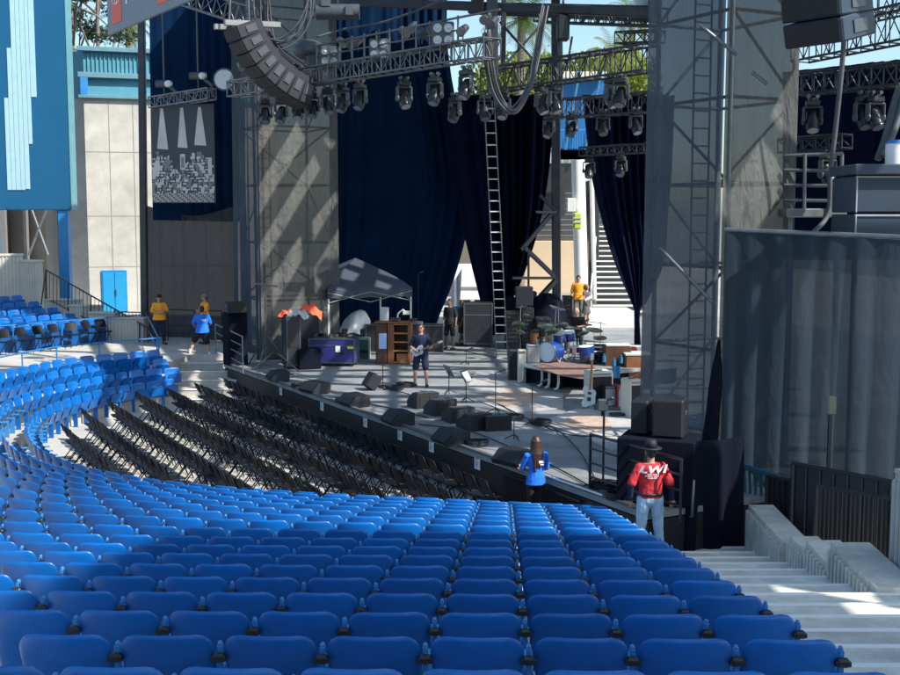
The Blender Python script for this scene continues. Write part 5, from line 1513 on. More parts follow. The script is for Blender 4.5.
for i, (x, y) in enumerate([(278, 380), (315, 392), (354, 405), (398, 423), (451, 443), (516, 464)]):
    fill(x, y, 'low black wedge loudspeaker on the stage edge, %s from the left tower' % nth(i + 1), i, .75)
# monitor wedges further in
for i, (x0, x1, yt, yb) in enumerate([(414, 432, 389, 407), (431, 449, 394, 414), (449, 467, 402, 421), (464, 484, 411, 429), (486, 503, 414, 429)]):
    q = G((x0 + x1) / 2, yb, ZS); t = thing('monitor_wedge', 'black stage monitor in the row of monitors before the singer spot, %s from the left' % nth(i + 1), 'loudspeaker', q, R([28, 30, 24, 32, 18][i]), 'stage monitors in the middle of the deck')
    T = WM[t.name]; hw = .30; hh = [.38, .37, .34, .36, .32][i]
    prof = [(-.28, 0), (.28, 0), (.28, hh * .45), (-.02, hh), (-.28, hh)]
    m = MB(); vs = [(-hw, y, z) for y, z in prof] + [(hw, y, z) for y, z in prof]
    m.add(vs, [(0, 1, 2, 3, 4), (9, 8, 7, 6, 5), (0, 5, 6, 1), (1, 6, 7, 2), (2, 7, 8, 3), (3, 8, 9, 4), (4, 9, 5, 0)], False, T); m.build('cabinet', 'speaker', t)
    m = MB(); m.box((-.12, -.285, hh * .5), (.22, .012, hh * .7), X=T, ch=.004); m.box((.14, -.285, hh * .5), (.22, .012, hh * .7), X=T, ch=.004); m.build('grille', 'grille', t)
    m = MB(); m.box((0, -.13, hh + .006), (.5, .24, .012), X=T, ch=.003); m.build('top_plate', 'lamp_grey', t)
# ================================================================== PEOPLE
def person(label, loc, rz, h=1.75, pose=None, shirt='cloth_black', pants='cloth_black', shorts=False, skin='skin', hair='hair_black', hair_style='short',
           hat=None, sleeve=.45, shoes='shoe', glasses=False, seated=False, dress=False, vox=.011, build=1.0, sock=None, longs=None, tuck=False):
    s = h / 1.75
    J = dict(hip=(0, 0, .95), chest=(0, 0, 1.28), neck=(0, .0, 1.47), head=(0, .02, 1.63),
             hL=(-.095, 0, .92), kL=(-.11, .03, .50), aL=(-.12, 0, .09), tL=(-.14, .16, .035),
             hR=(.095, 0, .92), kR=(.11, .03, .50), aR=(.12, 0, .09), tR=(.14, .16, .035),
             sL=(-.168, 0, 1.40), eL=(-.235, -.03, 1.13), wL=(-.26, .06, .89), fL=(-.26, .10, .72),
             sR=(.168, 0, 1.40), eR=(.235, -.03, 1.13), wR=(.26, .06, .89), fR=(.26, .10, .72))
    J.update(pose or {}); J = {k: V(v) * s for k, v in J.items()}
    t = thing('person', label, 'person', loc, rz); T = WM[t.name]
    b = build * s
    def limb(m, a, ra, c, rc, g=0., n=10):
        m.tube(a, c, (ra + g) * b, n, (rc + g) * b); m.sph(a, (ra + g) * b, nu=10, nv=8); m.sph(c, (rc + g) * b, nu=10, nv=8)
    def torso(m, g, z0=0., z1=1.):
        hip, ch, nk = J['hip'], J['chest'], J['neck']; sh = (J['sR'] - J['sL']); xr = sh.normalized(); yr = V((0, 0, 1)).cross(xr).normalized()
        prof = [(-.10, .150, .100), (0, .165, .112), (.18, .148, .100), (.34, .150, .102), (.5, .160, .108), (.70, .178, .112), (.86, .178, .102), (.93, .150, .085), (.97, .110, .075), (1.03, .070, .062)]
        vs = []; n = 16; k = 0
        for f, rx, ry in prof:
            if f < z0 or f > z1: continue
            c = hip.lerp(ch, f / .62) if f < .62 else ch.lerp(nk, (f - .62) / .38)
            for i in range(n):
                a_ = 2 * math.pi * i / n; vs.append(c + xr * (rx + g) * b * math.cos(a_) + yr * (ry + g) * b * math.sin(a_))
            k += 1
        fs = [(j * n + i, j * n + (i + 1) % n, (j + 1) * n + (i + 1) % n, (j + 1) * n + i) for j in range(k - 1) for i in range(n)]
        fs += [tuple(range(n))[::-1], tuple(range((k - 1) * n, k * n))]; m.add(vs, fs, True)
    def hand(m, w_, f_, side):
        d = (f_ - w_).normalized(); o = V((0, 1, 0)) if abs(d.y) < .8 else V((0, 0, 1)); sx = d.cross(o).normalized(); nn = sx.cross(d)
        m.tube(w_, w_ + d * .085 * s, .026 * s, 8, .030 * s); c = w_ + d * .05 * s
        X = Matrix(((sx.x, d.x, nn.x), (sx.y, d.y, nn.y), (sx.z, d.z, nn.z)))
        m.sph(c, (.040 * s, .052 * s, .018 * s), X=X)
        for k, (o_, l) in enumerate(((-.030, .062), (-.010, .075), (.010, .070), (.030, .055))):
            a_ = w_ + d * .09 * s + sx * o_ * s; m1_ = a_ + d * l * .55 * s + nn * .010 * s; e_ = m1_ + d * l * .40 * s + nn * .028 * s
            m.tube(a_, m1_, .0088 * s, 6); m.tube(m1_, e_, .0085 * s, 6, .007 * s); m.sph(e_, .0075 * s, nu=6, nv=5)
        a_ = w_ + d * .03 * s - sx * .032 * s * side; e_ = a_ + d * .045 * s - sx * .03 * s * side + nn * .012 * s; m.tube(a_, e_, .011 * s, 6, .009 * s); m.sph(e_, .009 * s, nu=6, nv=5)
    m = MB(); torso(m, -.012)
    nk, hd = J['neck'], J['head']; m.tube(nk - V((0, 0, .04)), hd - V((0, .01, .05)), .058 * s, 10, .052 * s)
    up = (hd - nk).normalized()
    m.sph(hd, (.076 * s, .092 * s, .112 * s), nu=16, nv=12); m.sph(hd + V((0, .022, -.055)) * s, (.056 * s, .066 * s, .062 * s))
    m.sph(hd + V((0, .096, -.012)) * s, (.012 * s, .020 * s, .024 * s), nu=8, nv=6)
    for q in (-1, 1): m.sph(hd + V((q * .077, -.004, -.01)) * s, (.012 * s, .022 * s, .033 * s), nu=8, nv=6)
    for q in 'LR':
        limb(m, J['s' + q] + V((0, 0, -.012)), .046, J['e' + q], .038); limb(m, J['e' + q], .039, J['w' + q], .026)
        limb(m, J['h' + q], .085, J['k' + q], .056); limb(m, J['k' + q], .056, J['k' + q].lerp(J['a' + q], .35), .055); limb(m, J['k' + q].lerp(J['a' + q], .35), .055, J['a' + q], .036)
        limb(m, J['a' + q], .036, J['t' + q], .030); hand(m, J['w' + q], J['f' + q], 1 if q == 'L' else -1)
    def fin(m, name, mt_, vx, rough=0.):
        m2_ = MB(); m2_.add(m.v, m.f, True, T); m2_.sm = list(m.sm)
        o = m2_.build(name, mt_, t)
        md = o.modifiers.new('remesh', 'REMESH'); md.mode = 'VOXEL'; md.voxel_size = vx; md.use_smooth_shade = True
        sm_ = o.modifiers.new('smooth', 'SMOOTH'); sm_.iterations = 2; sm_.factor = .5
        if rough:
            tx = bpy.data.textures.get('folds') or bpy.data.textures.new('folds', 'CLOUDS'); tx.noise_scale = .09
            dm = o.modifiers.new('folds', 'DISPLACE'); dm.texture = tx; dm.strength = rough; dm.mid_level = .5
        return o
    fin(m, 'body', skin, vox * .85)
    # shirt
    m = MB(); torso(m, .010, -.2 if not tuck else -.11, .98)
    if dress:
        c = J['hip']; m.rings([(c + V((0, 0, -.42)) * s, .22 * s, .18 * s), (c, .175 * s, .13 * s), (c + V((0, 0, .2)) * s, .15 * s, .11 * s)])
    for q in 'LR':
        e = J['s' + q].lerp(J['e' + q], min(1, sleeve / .5)); limb(m, J['s' + q] + V((0, 0, -.004)), .060, J['s' + q].lerp(e, .98), .056, .006)
        if sleeve > .5: limb(m, J['e' + q], .046, J['w' + q], .034, .008)
    if not dress and not tuck:
        c = J['hip']; m.rings([(c + V((0, 0, -.09)) * s, .212 * b, .150 * b), (c + V((0, 0, .0)) * s, .203 * b, .143 * b), (c + V((0, 0, .14)) * s, .170 * b, .122 * b)])
    sh_ = fin(m, 'shirt' if not dress else 'dress', shirt, vox, .022)
    if longs:
        for q in 'LR': m = MB(); limb(m, J['s' + q].lerp(J['e' + q], .7), .047, J['e' + q], .045, .004); limb(m, J['e' + q], .043, J['w' + q], .031, .004); fin(m, 'undershirt_sleeve', longs, vox, .006)
    if not dress:
        m = MB(); c = J['hip']; m.sph(c + V((0, 0, -.02)) * s, (.168 * b, .122 * b, .13 * b), nu=16)
        for q in 'LR':
            if shorts:
                e = J['k' + q]; limb(m, J['h' + q], .095, J['h' + q].lerp(e, .9), .085, .008)
            else:
                limb(m, J['h' + q], .090, J['k' + q], .064, .008); limb(m, J['k' + q], .064, J['a' + q] + V((0, 0, .02)), .052, .006)
        fin(m, 'shorts' if shorts else 'trousers', pants, vox, .018)
    for q in 'LR':
        m = MB(); a_, e = J['a' + q], J['t' + q]; d = (e - a_); d.z = 0; d = d.normalized() if d.length > .01 else V((0, 1, 0))
        m.tube(a_ + V((0, 0, -.01)), a_ + V((0, 0, -.05)) * s, .045 * s, 10, .05 * s); m.tube(a_ + V((0, 0, -.045)) * s - d * .05 * s, e + V((0, 0, .01)), .043 * s, 10, .038 * s)
        m.sph(e + V((0, 0, .005)), (.045 * s, .05 * s, .036 * s)); m.sph(a_ - d * .05 * s + V((0, 0, -.05)) * s, (.042 * s, .045 * s, .042 * s)); fin(m, 'shoe', shoes, .009)
        if sock: m = MB(); m.tube(a_ + V((0, 0, .14)) * s, a_, .046 * s, 10, .043 * s); fin(m, 'sock', sock, .009)
    # eyes
    for q in (-1, 1):
        m = MB(); m.sph(V((q * .030, .082, .014)) * s + hd, (.012 * s, .008 * s, .008 * s), nu=8, nv=6); m2_ = MB(); m2_.add(m.v, m.f, True, T); m2_.build('eye', 'lens_dark', t)
    m = MB()
    if hair_style == 'short':
        m.sph(hd + V((0, -.012, .022)) * s, (.084 * s, .096 * s, .104 * s), nu=16, nv=12); m.sph(hd + V((0, -.05, -.03)) * s, (.072 * s, .06 * s, .07 * s))
    elif hair_style == 'long':
        m.sph(hd + V((0, -.014, .022)) * s, (.088 * s, .100 * s, .108 * s), nu=16, nv=12)
        rr_ = random.Random(8)
        for k_ in range(13):
            a_ = -math.pi * (.02 + .96 * k_ / 12); cx_, cy_ = .074 * math.cos(a_), -.015 + .080 * math.sin(a_); ln = rr_.uniform(.34, .46) if 2 < k_ < 10 else rr_.uniform(.20, .32)
            m.path([hd + V((cx_, cy_, .04)) * s, hd + V((cx_ * 1.1, cy_ * 1.15, -.09)) * s, hd + V((cx_ * 1.15 + rr_.uniform(-.012, .012), cy_ * .9 - .05, -.20)) * s, hd + V((cx_ * 1.1 + rr_.uniform(-.02, .02), cy_ * .6 - .08, -.09 - ln * .75)) * s, hd + V((cx_ * .9 + rr_.uniform(-.03, .03), cy_ * .5 - .075, -.09 - ln)) * s], [.030 * s, .030 * s, .028 * s, .022 * s, .008 * s], 7)
    elif hair_style == 'curly':
        rr_ = random.Random(5)
        for _ in range(42):
            d = V((rr_.gauss(0, 1), rr_.gauss(-.45, .8), rr_.gauss(.3, 1))).normalized(); m.sph(hd + V((d.x * .10, d.y * .10 - .03, d.z * .11)) * s, .042 * s, nu=8, nv=6)
    if hair_style != 'bald': fin(m, 'hair', hair, .009, .008)
    if hat:
        kind, hm_ = hat; m = MB()
        if kind == 'brim':
            m.rings([(hd + V((0, 0, .048)) * s, .095 * s, .108 * s), (hd + V((0, 0, .12)) * s, .088 * s, .100 * s), (hd + V((0, 0, .165)) * s, .075 * s, .088 * s), (hd + V((0, 0, .175)) * s, .05 * s, .06 * s)], 20)
            m.rings([(hd + V((0, 0, .040)) * s, .165 * s, .175 * s), (hd + V((0, 0, .056)) * s, .150 * s, .160 * s)], 24)
        else:
            m.sph(hd + V((0, -.005, .045)) * s, (.090 * s, .102 * s, .082 * s), nu=16, nv=10); m.sph(hd + V((0, .10, .045)) * s, (.062 * s, .075 * s, .012 * s))
        m2_ = MB(); m2_.add(m.v, m.f, True, T); m2_.build('hat', hm_, t)
    if glasses:
        m = MB(); m.box(hd + V((-.030, .094, .014)) * s, (.046 * s, .012, .030 * s)); m.box(hd + V((.030, .094, .014)) * s, (.046 * s, .012, .030 * s)); m.box(hd + V((0, .096, .018)) * s, (.13 * s, .008, .008))
        m2_ = MB(); m2_.add(m.v, m.f, False, T); m2_.build('sunglasses', 'lens_dark', t)
    return t, J, sh_
ARMS_CROSSED = dict(eL=(-.27, .06, 1.16), wL=(-.06, .22, 1.17), fL=(.10, .20, 1.20), eR=(.27, .06, 1.16), wR=(.05, .24, 1.12), fR=(-.10, .19, 1.14))
q = G(160, 344.5, 1.03)
p1, J1, _ = person('person in an orange shirt and black cap, arms folded, by the blue rail', q, R(-150), 1.80, {**ARMS_CROSSED, 'kL': (-.13, .03, .5), 'aL': (-.15, 0, .09), 'tL': (-.18, .15, .035), 'aR': (.15, -.02, .09), 'tR': (.2, .12, .035)}, 'orange', 'cloth_navy', hat=('cap', 'hat_black'), glasses=True, build=1.12, vox=.014)
q = G(205.5, 344, 1.03)
person('person in an orange shirt and pale cap standing behind the one in the blue shirt', q, R(-235), 1.80, dict(eL=(-.24, .10, 1.16), wL=(-.08, .25, 1.15), fL=(.05, .28, 1.2), eR=(.25, .08, 1.15), wR=(.06, .26, 1.10), fR=(-.06, .27, 1.15)), 'orange', 'cloth_navy', hat=('cap', 'box_olive'), build=1.08, vox=.014)
q = G(203, 358.5, .86)
_, Jb, shb = person('person in a bright blue shirt and black shorts stepping up the walkway steps', q, R(16), 1.80, dict(hip=(0, 0, .93), chest=(.0, .06, 1.24), neck=(0, .10, 1.44), head=(0, .15, 1.59), sL=(-.185, .09, 1.38), sR=(.185, .09, 1.38), hL=(-.095, 0, .90), hR=(.095, 0, .90),
    kL=(-.26, .26, .56), aL=(-.40, .10, .17), tL=(-.46, .26, .10), kR=(.14, .04, .48), aR=(.20, -.20, .09), tR=(.24, -.05, .035), eL=(-.27, .14, 1.12), wL=(-.20, .34, 1.0), fL=(-.18, .48, 1.02), eR=(.27, .14, 1.12), wR=(.20, .34, 1.0), fR=(.18, .48, 1.02)), 'shirt_blue', 'cloth_black', shorts=True, sock='sock_white', shoes='shoe_white', build=1.1, vox=.014)
# guitarist
q = G(421, 386.5, ZS)
tg, Jg, _ = person('person with sunglasses and navy shorts playing a pale guitar on the stage', q, R(172), 1.74, dict(eL=(-.31, .03, 1.15), wL=(-.30, .26, 1.10), fL=(-.26, .36, 1.14), eR=(.30, -.02, 1.12), wR=(.14, .22, 1.03), fR=(.02, .25, .98), aL=(-.16, 0, .09), aR=(.17, 0, .09), kL=(-.14, .03, .5), kR=(.15, .03, .5), tL=(-.2, .15, .035), tR=(.22, .14, .035)), 'cloth_navy', 'cloth_navy', shorts=True, glasses=True, hair='hair_brown', vox=.013, build=1.05)
def guitar(label, T, body='guitar_white'):
    t = thing('electric_guitar', label, 'guitar', T.translation); 
    m = MB(); pts = []
    for k in range(28):
        a = 2 * math.pi * k / 28; r = .165 + .035 * math.cos(2 * a) - .03 * math.cos(4 * a) + (.03 * math.sin(3 * a))
        pts.append((r * 1.15 * math.cos(a), r * math.sin(a)))
    vs = [(x, y, z) for z in (-.02, .02) for x, y in pts]; n = 28
    m.add(vs, [tuple(range(n))[::-1], tuple(range(n, 2 * n))] + [(i, (i + 1) % n, n + (i + 1) % n, n + i) for i in range(n)], False, T); m.build('body', body, t)
    m = MB(); m.box((.48, 0, .022), (.66, .048, .02), X=T); m.build('neck', 'wood_light', t)
    m = MB(); m.box((.87, .01, .018), (.16, .07, .018), X=T); m.build('headstock', body, t)
    m = MB(); m.box((-.05, 0, .028), (.08, .08, .012), X=T); m.box((.08, 0, .028), (.05, .08, .012), X=T); m.build('pickup', 'black_plastic', t)
    return t
wm = WM[tg.name]; c = wm @ V((.06, .20, 1.0)); dd = (wm.to_3x3() @ V((-.86, .22, .36))).normalized(); nz_ = (wm.to_3x3() @ V((0, 1, .1))); yy = nz_.cross(dd).normalized(); zz = dd.cross(yy)
GT_ = Matrix(((dd.x, yy.x, zz.x, c.x), (dd.y, yy.y, zz.y, c.y), (dd.z, yy.z, zz.z, c.z), (0, 0, 0, 1))) @ Matrix.Scale(.84, 4)
guitar('pale electric guitar held by the person in navy on the stage', GT_)
q = G(450, 349.5, ZS)
person('person all in black with shorts standing on the stage beside the tall black cases', q, R(150), 1.80, dict(aL=(-.15, .05, .09), kL=(-.13, .04, .5), aR=(.18, -.05, .09), kR=(.14, .02, .5), wR=(.20, .14, .95), fR=(.14, .22, .92)), 'cloth_black', 'cloth_black', shorts=True, skin='skin_dark', vox=.016)
q = G(459, 347, ZS)
person('person in dark clothes half hidden behind the one all in black', q + V((.1, .5, 0)), R(100), 1.66, dict(aL=(-.13, .12, .09), aR=(.14, -.12, .09)), 'cloth_black', 'cloth_black', shorts=True, skin='skin_dark', vox=.018)
q = P(578, 318, 48); q.z = P(578, 323, 48).z
person('person in a bright orange shirt and grey trousers before the white column', q, R(175), 1.95, dict(aL=(-.13, .0, .09), aR=(.16, 0, .09), wL=(-.15, .2, 1.05), fL=(-.05, .28, 1.05)), 'orange', 'grey_trousers', vox=.018)
q = P(586, 326, 47); 
person('person with curly auburn hair in a dark dress holding a paper', q, R(230), 1.66, dict(eL=(-.25, .05, 1.12), wL=(-.14, .28, 1.10), fL=(-.10, .40, 1.12), eR=(.25, .05, 1.12), wR=(.10, .28, 1.10), fR=(.06, .40, 1.12)), 'dress_dark', hair='hair_auburn', hair_style='curly', dress=True, sleeve=.15, vox=.018)
t = thing('paper_sheet', 'white paper held by the person in the dark dress', 'paper', q + V((.2, -.35, 1.05)))
MB().slab([P(585, 301, 46.6), P(592, 298, 46.6), P(592.5, 295, 46.7), P(586, 298, 46.7)], .01).build('sheet', 'paper', t)
# drummer, seated
RZ = 1.47
q = G(577, 353, RZ); q = V((q.x, q.y, RZ))
person('person in black with a shaved head seated behind the drum kit', q, R(160), 1.76, dict(hip=(0, 0, .58), hL=(-.10, 0, .55), hR=(.10, 0, .55), kL=(-.22, .40, .52), kR=(.22, .40, .52), aL=(-.22, .42, .09), aR=(.24, .44, .09), tL=(-.24, .58, .04), tR=(.26, .60, .04),
    chest=(0, .05, .92), neck=(0, .10, 1.12), head=(0, .14, 1.28), sL=(-.19, .08, 1.05), sR=(.19, .08, 1.05), eL=(-.28, .22, .86), wL=(-.18, .42, .84), fL=(-.14, .54, .84), eR=(.28, .22, .86), wR=(.18, .42, .84), fR=(.14, .54, .84)), 'cloth_black', 'cloth_black', hair_style='bald', skin='skin', vox=.016)
# woman in blue
q = V((1.53, 20.72, 0))
_, Jw, shw = person('person with long brown hair, blue shirt and black leggings facing the stage', q, R(12), 1.72, dict(eL=(-.24, .10, 1.12), wL=(-.20, .32, 1.06), fL=(-.16, .44, 1.10), eR=(.24, .10, 1.12), wR=(.14, .32, 1.04), fR=(.08, .44, 1.08), kL=(-.09, .03, .5), kR=(.09, .03, .5), aL=(-.09, 0, .09), aR=(.10, 0, .09)), 'shirt_blue', 'cloth_black', hair='hair_brown', hair_style='long', vox=.010, build=.88)
# man in red
q = V((3.13, 18.15, .245))
tm, Jm, shm = person('person in a red shirt, black hat and pale jeans at the stairs foot', q, R(2), 1.84, dict(eL=(-.30, -.03, 1.13), wL=(-.29, .05, .90), fL=(-.27, .08, .74), eR=(.30, -.03, 1.13), wR=(.33, .05, .90), fR=(.34, .08, .74), aL=(-.16, 0, .09), aR=(.16, 0, .09), kL=(-.13, .02, .5), kR=(.13, .02, .5)), 'shirt_red', 'jeans', hat=('brim', 'hat_black'), vox=.010, build=1.10, longs='cloth_navy', tuck=True)
T = WM[tm.name]; bm_ = MB(); c = Jm['hip']
bm_.rings([(c + V((0, 0, .030)), .213, .153), (c + V((0, 0, .068)), .212, .152)], 24); m2_ = MB(); m2_.add(bm_.v, bm_.f, True, T); m2_.build('belt', 'shoe', tm)
def back_text(body, size, T, o, shm_, x=V((1, 0, 0)), **k):
    """lettering wrapped on the back of a shirt by projecting each point on to the ellipse of the torso"""
    mo = text(body, size, 'cloth_white', tm if shm_ is shm else shm_, frame(V((0, 0, 0)), V((1, 0, 0)), V((0, -1, 0))), **k)
    return mo
for body, size, z, bo in (('LWI', .155, 1.335, .006),):
    cu = text(body, size, 'cloth_white', None, Matrix.Identity(4), bold=bo, ext=.001, shear=.25 if body == 'LWI' else 0)
    me = cu.data; sc_ = 1.55 if body == 'LWI' else 1.2
    for v in me.vertices:
        x = v.co.x * sc_; z_ = z * 1.84 / 1.75 + v.co.y
        yb = -.151 * math.sqrt(max(.05, 1 - (x / .262) ** 2)) - .010
        v.co = V((x, yb - v.co.z, z_))
    cu.parent = tm; cu['label'] = 'white lettering on the back of the red shirt'
m = MB()                                            # small print under the letters, too small to read in the photograph
for k_, (hw_, z_) in enumerate([(.10, 1.375), (.115, 1.345), (.07, 1.315)]):
    nx = 14
    for i_ in range(nx):
        if (i_ * 5 + k_) % 6 == 0: continue
        xa_, xb_ = -hw_ + 2 * hw_ * i_ / nx, -hw_ + 2 * hw_ * (i_ + .8) / nx
        ya_, yb_ = (-.151 * math.sqrt(1 - (x_ / .262) ** 2) - .012 for x_ in (xa_, xb_))
        m.slab([(xa_, ya_, z_), (xb_, yb_, z_), (xb_, yb_, z_ + .014), (xa_, ya_, z_ + .014)], .002)
m2_ = MB(); m2_.add(m.v, m.f, False, WM[tm.name]); m2_.build('small_print', 'cloth_white', tm)
for (pp_, J_, x0_, w_, z_) in ((shb, Jb, .05, .14, 1.30), (shw, Jw, .06, .10, 1.27)):
    m = MB(); p_ = pp_.parent; T = WM[p_.name]
    yb = -.10 if pp_ is shb else -.135
    m.box((x0_, yb, z_), (w_, .012, .045), X=T, ch=.004); m.box((x0_ + .01, yb, z_ - .05), (w_ * .7, .012, .018), X=T, ch=.004); m.build('printed_patch', 'cloth_white', p_)

# ================================================================== STAGE GEAR
def on_px(px, py, z=ZS): return G(px, py, z)
def case(px0, px1, pyb, h, dp, label, m_, edge='alu', rz=0, name='flight_case', cat='case', z=ZS, wheels=True, seams=1):
    a, b = G(px0, pyb, z), G(px1, pyb, z); w_ = (b - a).length; c = (a + b) / 2 + V((0, dp / 2, 0)); wh = .12 if wheels else 0
    t = thing(name, label, cat, (c.x, c.y, z), rz); T = WM[t.name]
    MB().box((0, 0, wh + (h - wh) / 2), (w_, dp, h - wh), X=T, ch=.01).build('body', m_, t)
    m = MB(); e = .022
    for x in (-1, 1):
        for y in (-1, 1): m.box((x * w_ / 2, y * dp / 2, wh + (h - wh) / 2), (.045, .045, h - wh + .02), X=T, ch=.006)
    for zz_ in (wh, h) + ((wh + (h - wh) * .72,) if seams else ()):
        for y in (-1, 1): m.box((0, y * (dp / 2 + .002), zz_), (w_ + .02, .02, .045), X=T, ch=.004)
        for x in (-1, 1): m.box((x * (w_ / 2 + .002), 0, zz_), (.02, dp + .02, .045), X=T, ch=.004)
    m.build('edge_trim', edge, t)
    m = MB(); m.box((-w_ * .22, -dp / 2 - .006, wh + (h - wh) * .40), (.16, .012, .10), X=T, ch=.004); m.box((w_ * .22, -dp / 2 - .006, wh + (h - wh) * .40), (.16, .012, .10), X=T, ch=.004); m.build('handle_plate', 'grille', t)
    if wheels:
        for x in (-1, 1):
            for y in (-1, 1): m = MB(); m.tube((T @ V((x * w_ * .4 - .02, y * dp * .35, .06))), (T @ V((x * w_ * .4 + .02, y * dp * .35, .06))), .058, 10); m.build('wheel', 'black_plastic', t)
    return t, T, w_
# purple case and its clutter
tp_, T, w_ = case(310, 356, 366.5, .86, .75, 'purple flight case with silver edges on castors near the left tower', 'purple', rz=R(-6))
m = MB(); m.box((.20, -.39, .55), (.15, .01, .19), X=T, ch=.003); m.build('paper_label', 'paper', tp_)
m = MB(); m.box((.60, -.39, .60), (.20, .012, .07), X=T @ Matrix.Rotation(0, 4, 'Y'), ch=.003); m.build('tape', 'yellow_tape', tp_)
rnd = random.Random(21)
t = thing('tool_tray', 'low tray of small tools and cables on top of the purple flight case', 'tray', T @ V((0, 0, .87)))
MB().box((.05, 0, .885), (1.25, .6, .03), X=T).build('tray', 'lamp_grey', t)
m = MB(); m2 = MB()
for k in range(26): (m if k % 2 else m2).box((rnd.uniform(-.6, .6), rnd.uniform(-.25, .25), .93 + rnd.uniform(0, .05)), (rnd.uniform(.05, .2), rnd.uniform(.04, .12), rnd.uniform(.03, .10)), rz=rnd.uniform(0, 3), X=T)
m.build('tools', 'alu', t); m2.build('cable_coil', 'cable', t)
# tall twin cases with orange cloth
tt_, T, w_ = case(283.5, 296.5, 369.5, 1.62, .62, 'tall black flight case standing upright left of the purple case', 'black_plastic', 'lamp_grey', R(22), wheels=True, seams=0)
tt2, T2, w_ = case(297, 318, 362, 1.58, .7, 'second tall black case behind the upright one, under the orange cloth', 'black_plastic', 'lamp_grey', R(10), seams=0)
a = G(300, 364, ZS); 
t = thing('orange_cloth', 'crumpled orange and grey cloth thrown over the tall black cases', 'cloth', (a.x, a.y, ZS + 1.66))
rnd = random.Random(4)
def lump(c, sx, sy, sz, seed):
    r_ = random.Random(seed); ph = [r_.uniform(0, 6) for _ in range(6)]
    def f(u, v):
        x, y = (u - .5) * 2, (v - .5) * 2; e = max(0, 1 - (x * x + y * y) * .55)
        return c + V((x * sx, y * sy, sz * e + .035 * math.sin(5 * x + ph[0]) * math.cos(4 * y + ph[1]) + .04 * math.sin(9 * x + ph[2] + 3 * y)))
    return f
c = P(305, 317, 36.6)
m = MB(); m.grid(lump(P(309, 318, 36.5), .42, .35, .42, 1), 14, 12); m.build('orange_part', 'cloth_orange', t)
m = MB(); m.grid(lump(P(289, 317, 36.4), .30, .3, .22, 2), 12, 10); m.build('orange_part', 'cloth_orange', t)
m = MB(); m.grid(lump(P(298, 319, 36.25), .34, .3, .30, 3), 12, 10); m.build('grey_part', 'cloth_grey', t)
# slanted road case beside
m = MB(); a = G(300, 369, ZS); m.box((a.x + .25, a.y + .1, ZS + .32), (.7, .5, .62), rz=R(20)); single(m, 'equipment_bag', 'black_cloth', 'black soft bag squeezed between the tall case and the purple case', 'bag')
# tripods by the left tower
def tripod(px, py, h, label, r=.5, top=None, m_='truss_dark'):
    q = on_px(px, py); t = thing('tripod_stand', label, 'stand', q)
    for k in range(3):
        a = 2.1 * k + .4; MB().tube(q + V((r * math.cos(a), r * math.sin(a), .02)), q + V((0, 0, h * .38)), .02, 6).build('leg', m_, t)
    MB().tube(q + V((0, 0, .1)), q + V((0, 0, h)), .022, 6).build('pole', m_, t)
    if top: top(q + V((0, 0, h)), t)
    return t
def topbar(q, t):
    MB().bar(q + V((-.35, 0, 0)), q + V((.4, 0, -.1)), .05, .05).build('crossbar', m='alu', parent=t)
tripod(266, 366, 2.6, 'tall lamp tripod in front of the left scrim tower', .75, topbar, 'alu')
tripod(322, 352, 1.9, 'thin tripod between the orange cloth and the white cloth', .5, None, 'steel')
m = MB(); m.bar(G(252, 369, ZS + .03), G(274, 352, ZS + .5), .05, .05); m.bar(G(300, 372, ZS + .03), G(278, 354, ZS + .7), .04, .04); m.bar(G(268, 372, ZS + .03), G(290, 376, ZS + .05), .3, .08)
single(m, 'stand_parts', 'alu', 'loose stand legs lying at the foot of the left tower', 'stand')
# canopy tent
tc = P(356, 340, 41.6); tc = V((tc.x, 41.6, ZS))
t = thing('canopy_tent', 'grey pop-up canopy tent on the stage before the navy curtain', 'tent', tc)
hs = 1.72; az = R(24); C = [V((math.cos(az + math.pi / 4 + k * math.pi / 2), math.sin(az + math.pi / 4 + k * math.pi / 2), 0)) * hs * 1.25 for k in range(4)]
ez = 2.22
def tentf(u, v, k):
    a, b = C[k], C[(k + 1) % 4]; e = a.lerp(b, u); p = e * (1 - v); z = ez + (3.22 - ez) * (v ** .8) - .05 * math.sin(math.pi * u) * (1 - v)
    return tc + V((p.x, p.y, z))
m = MB()
for k in range(4): m.grid(lambda u, v, k=k: tentf(u, v, k), 12, 10)
m.build('roof', 'tent', t); m = MB()
for k in range(4):
    a, b = C[k], C[(k + 1) % 4]; m.grid(lambda u, v: tc + a.lerp(b, u) * 1.005 + V((0, 0, ez - .30 * (1 - v) - .05 * math.sin(math.pi * u) * v + .02 * math.sin(u * 30) * (1 - v))), 14, 3)
m.build('valance', 'tent', t)
for c in C: MB().bar(tc + c * .98, tc + c * .98 + V((0, 0, ez)), .06, .06, up=(1, 0, 0)).build('leg', 'steel_white', t)
m = MB()
for k in range(4):
    a, b = C[k], C[(k + 1) % 4]
    for s_, e in ((0, 1), (1, 0)): m.tube(tc + a.lerp(b, s_ * .5) + V((0, 0, ez - .1)), tc + a.lerp(b, e * .5) + V((0, 0, ez - .45)), .018, 5); m.tube(tc + a.lerp(b, .5 + s_ * .5) + V((0, 0, ez - .1)), tc + a.lerp(b, .5 + e * .5) + V((0, 0, ez - .45)), .018, 5)
m.build('scissor_bars', 'steel', t)
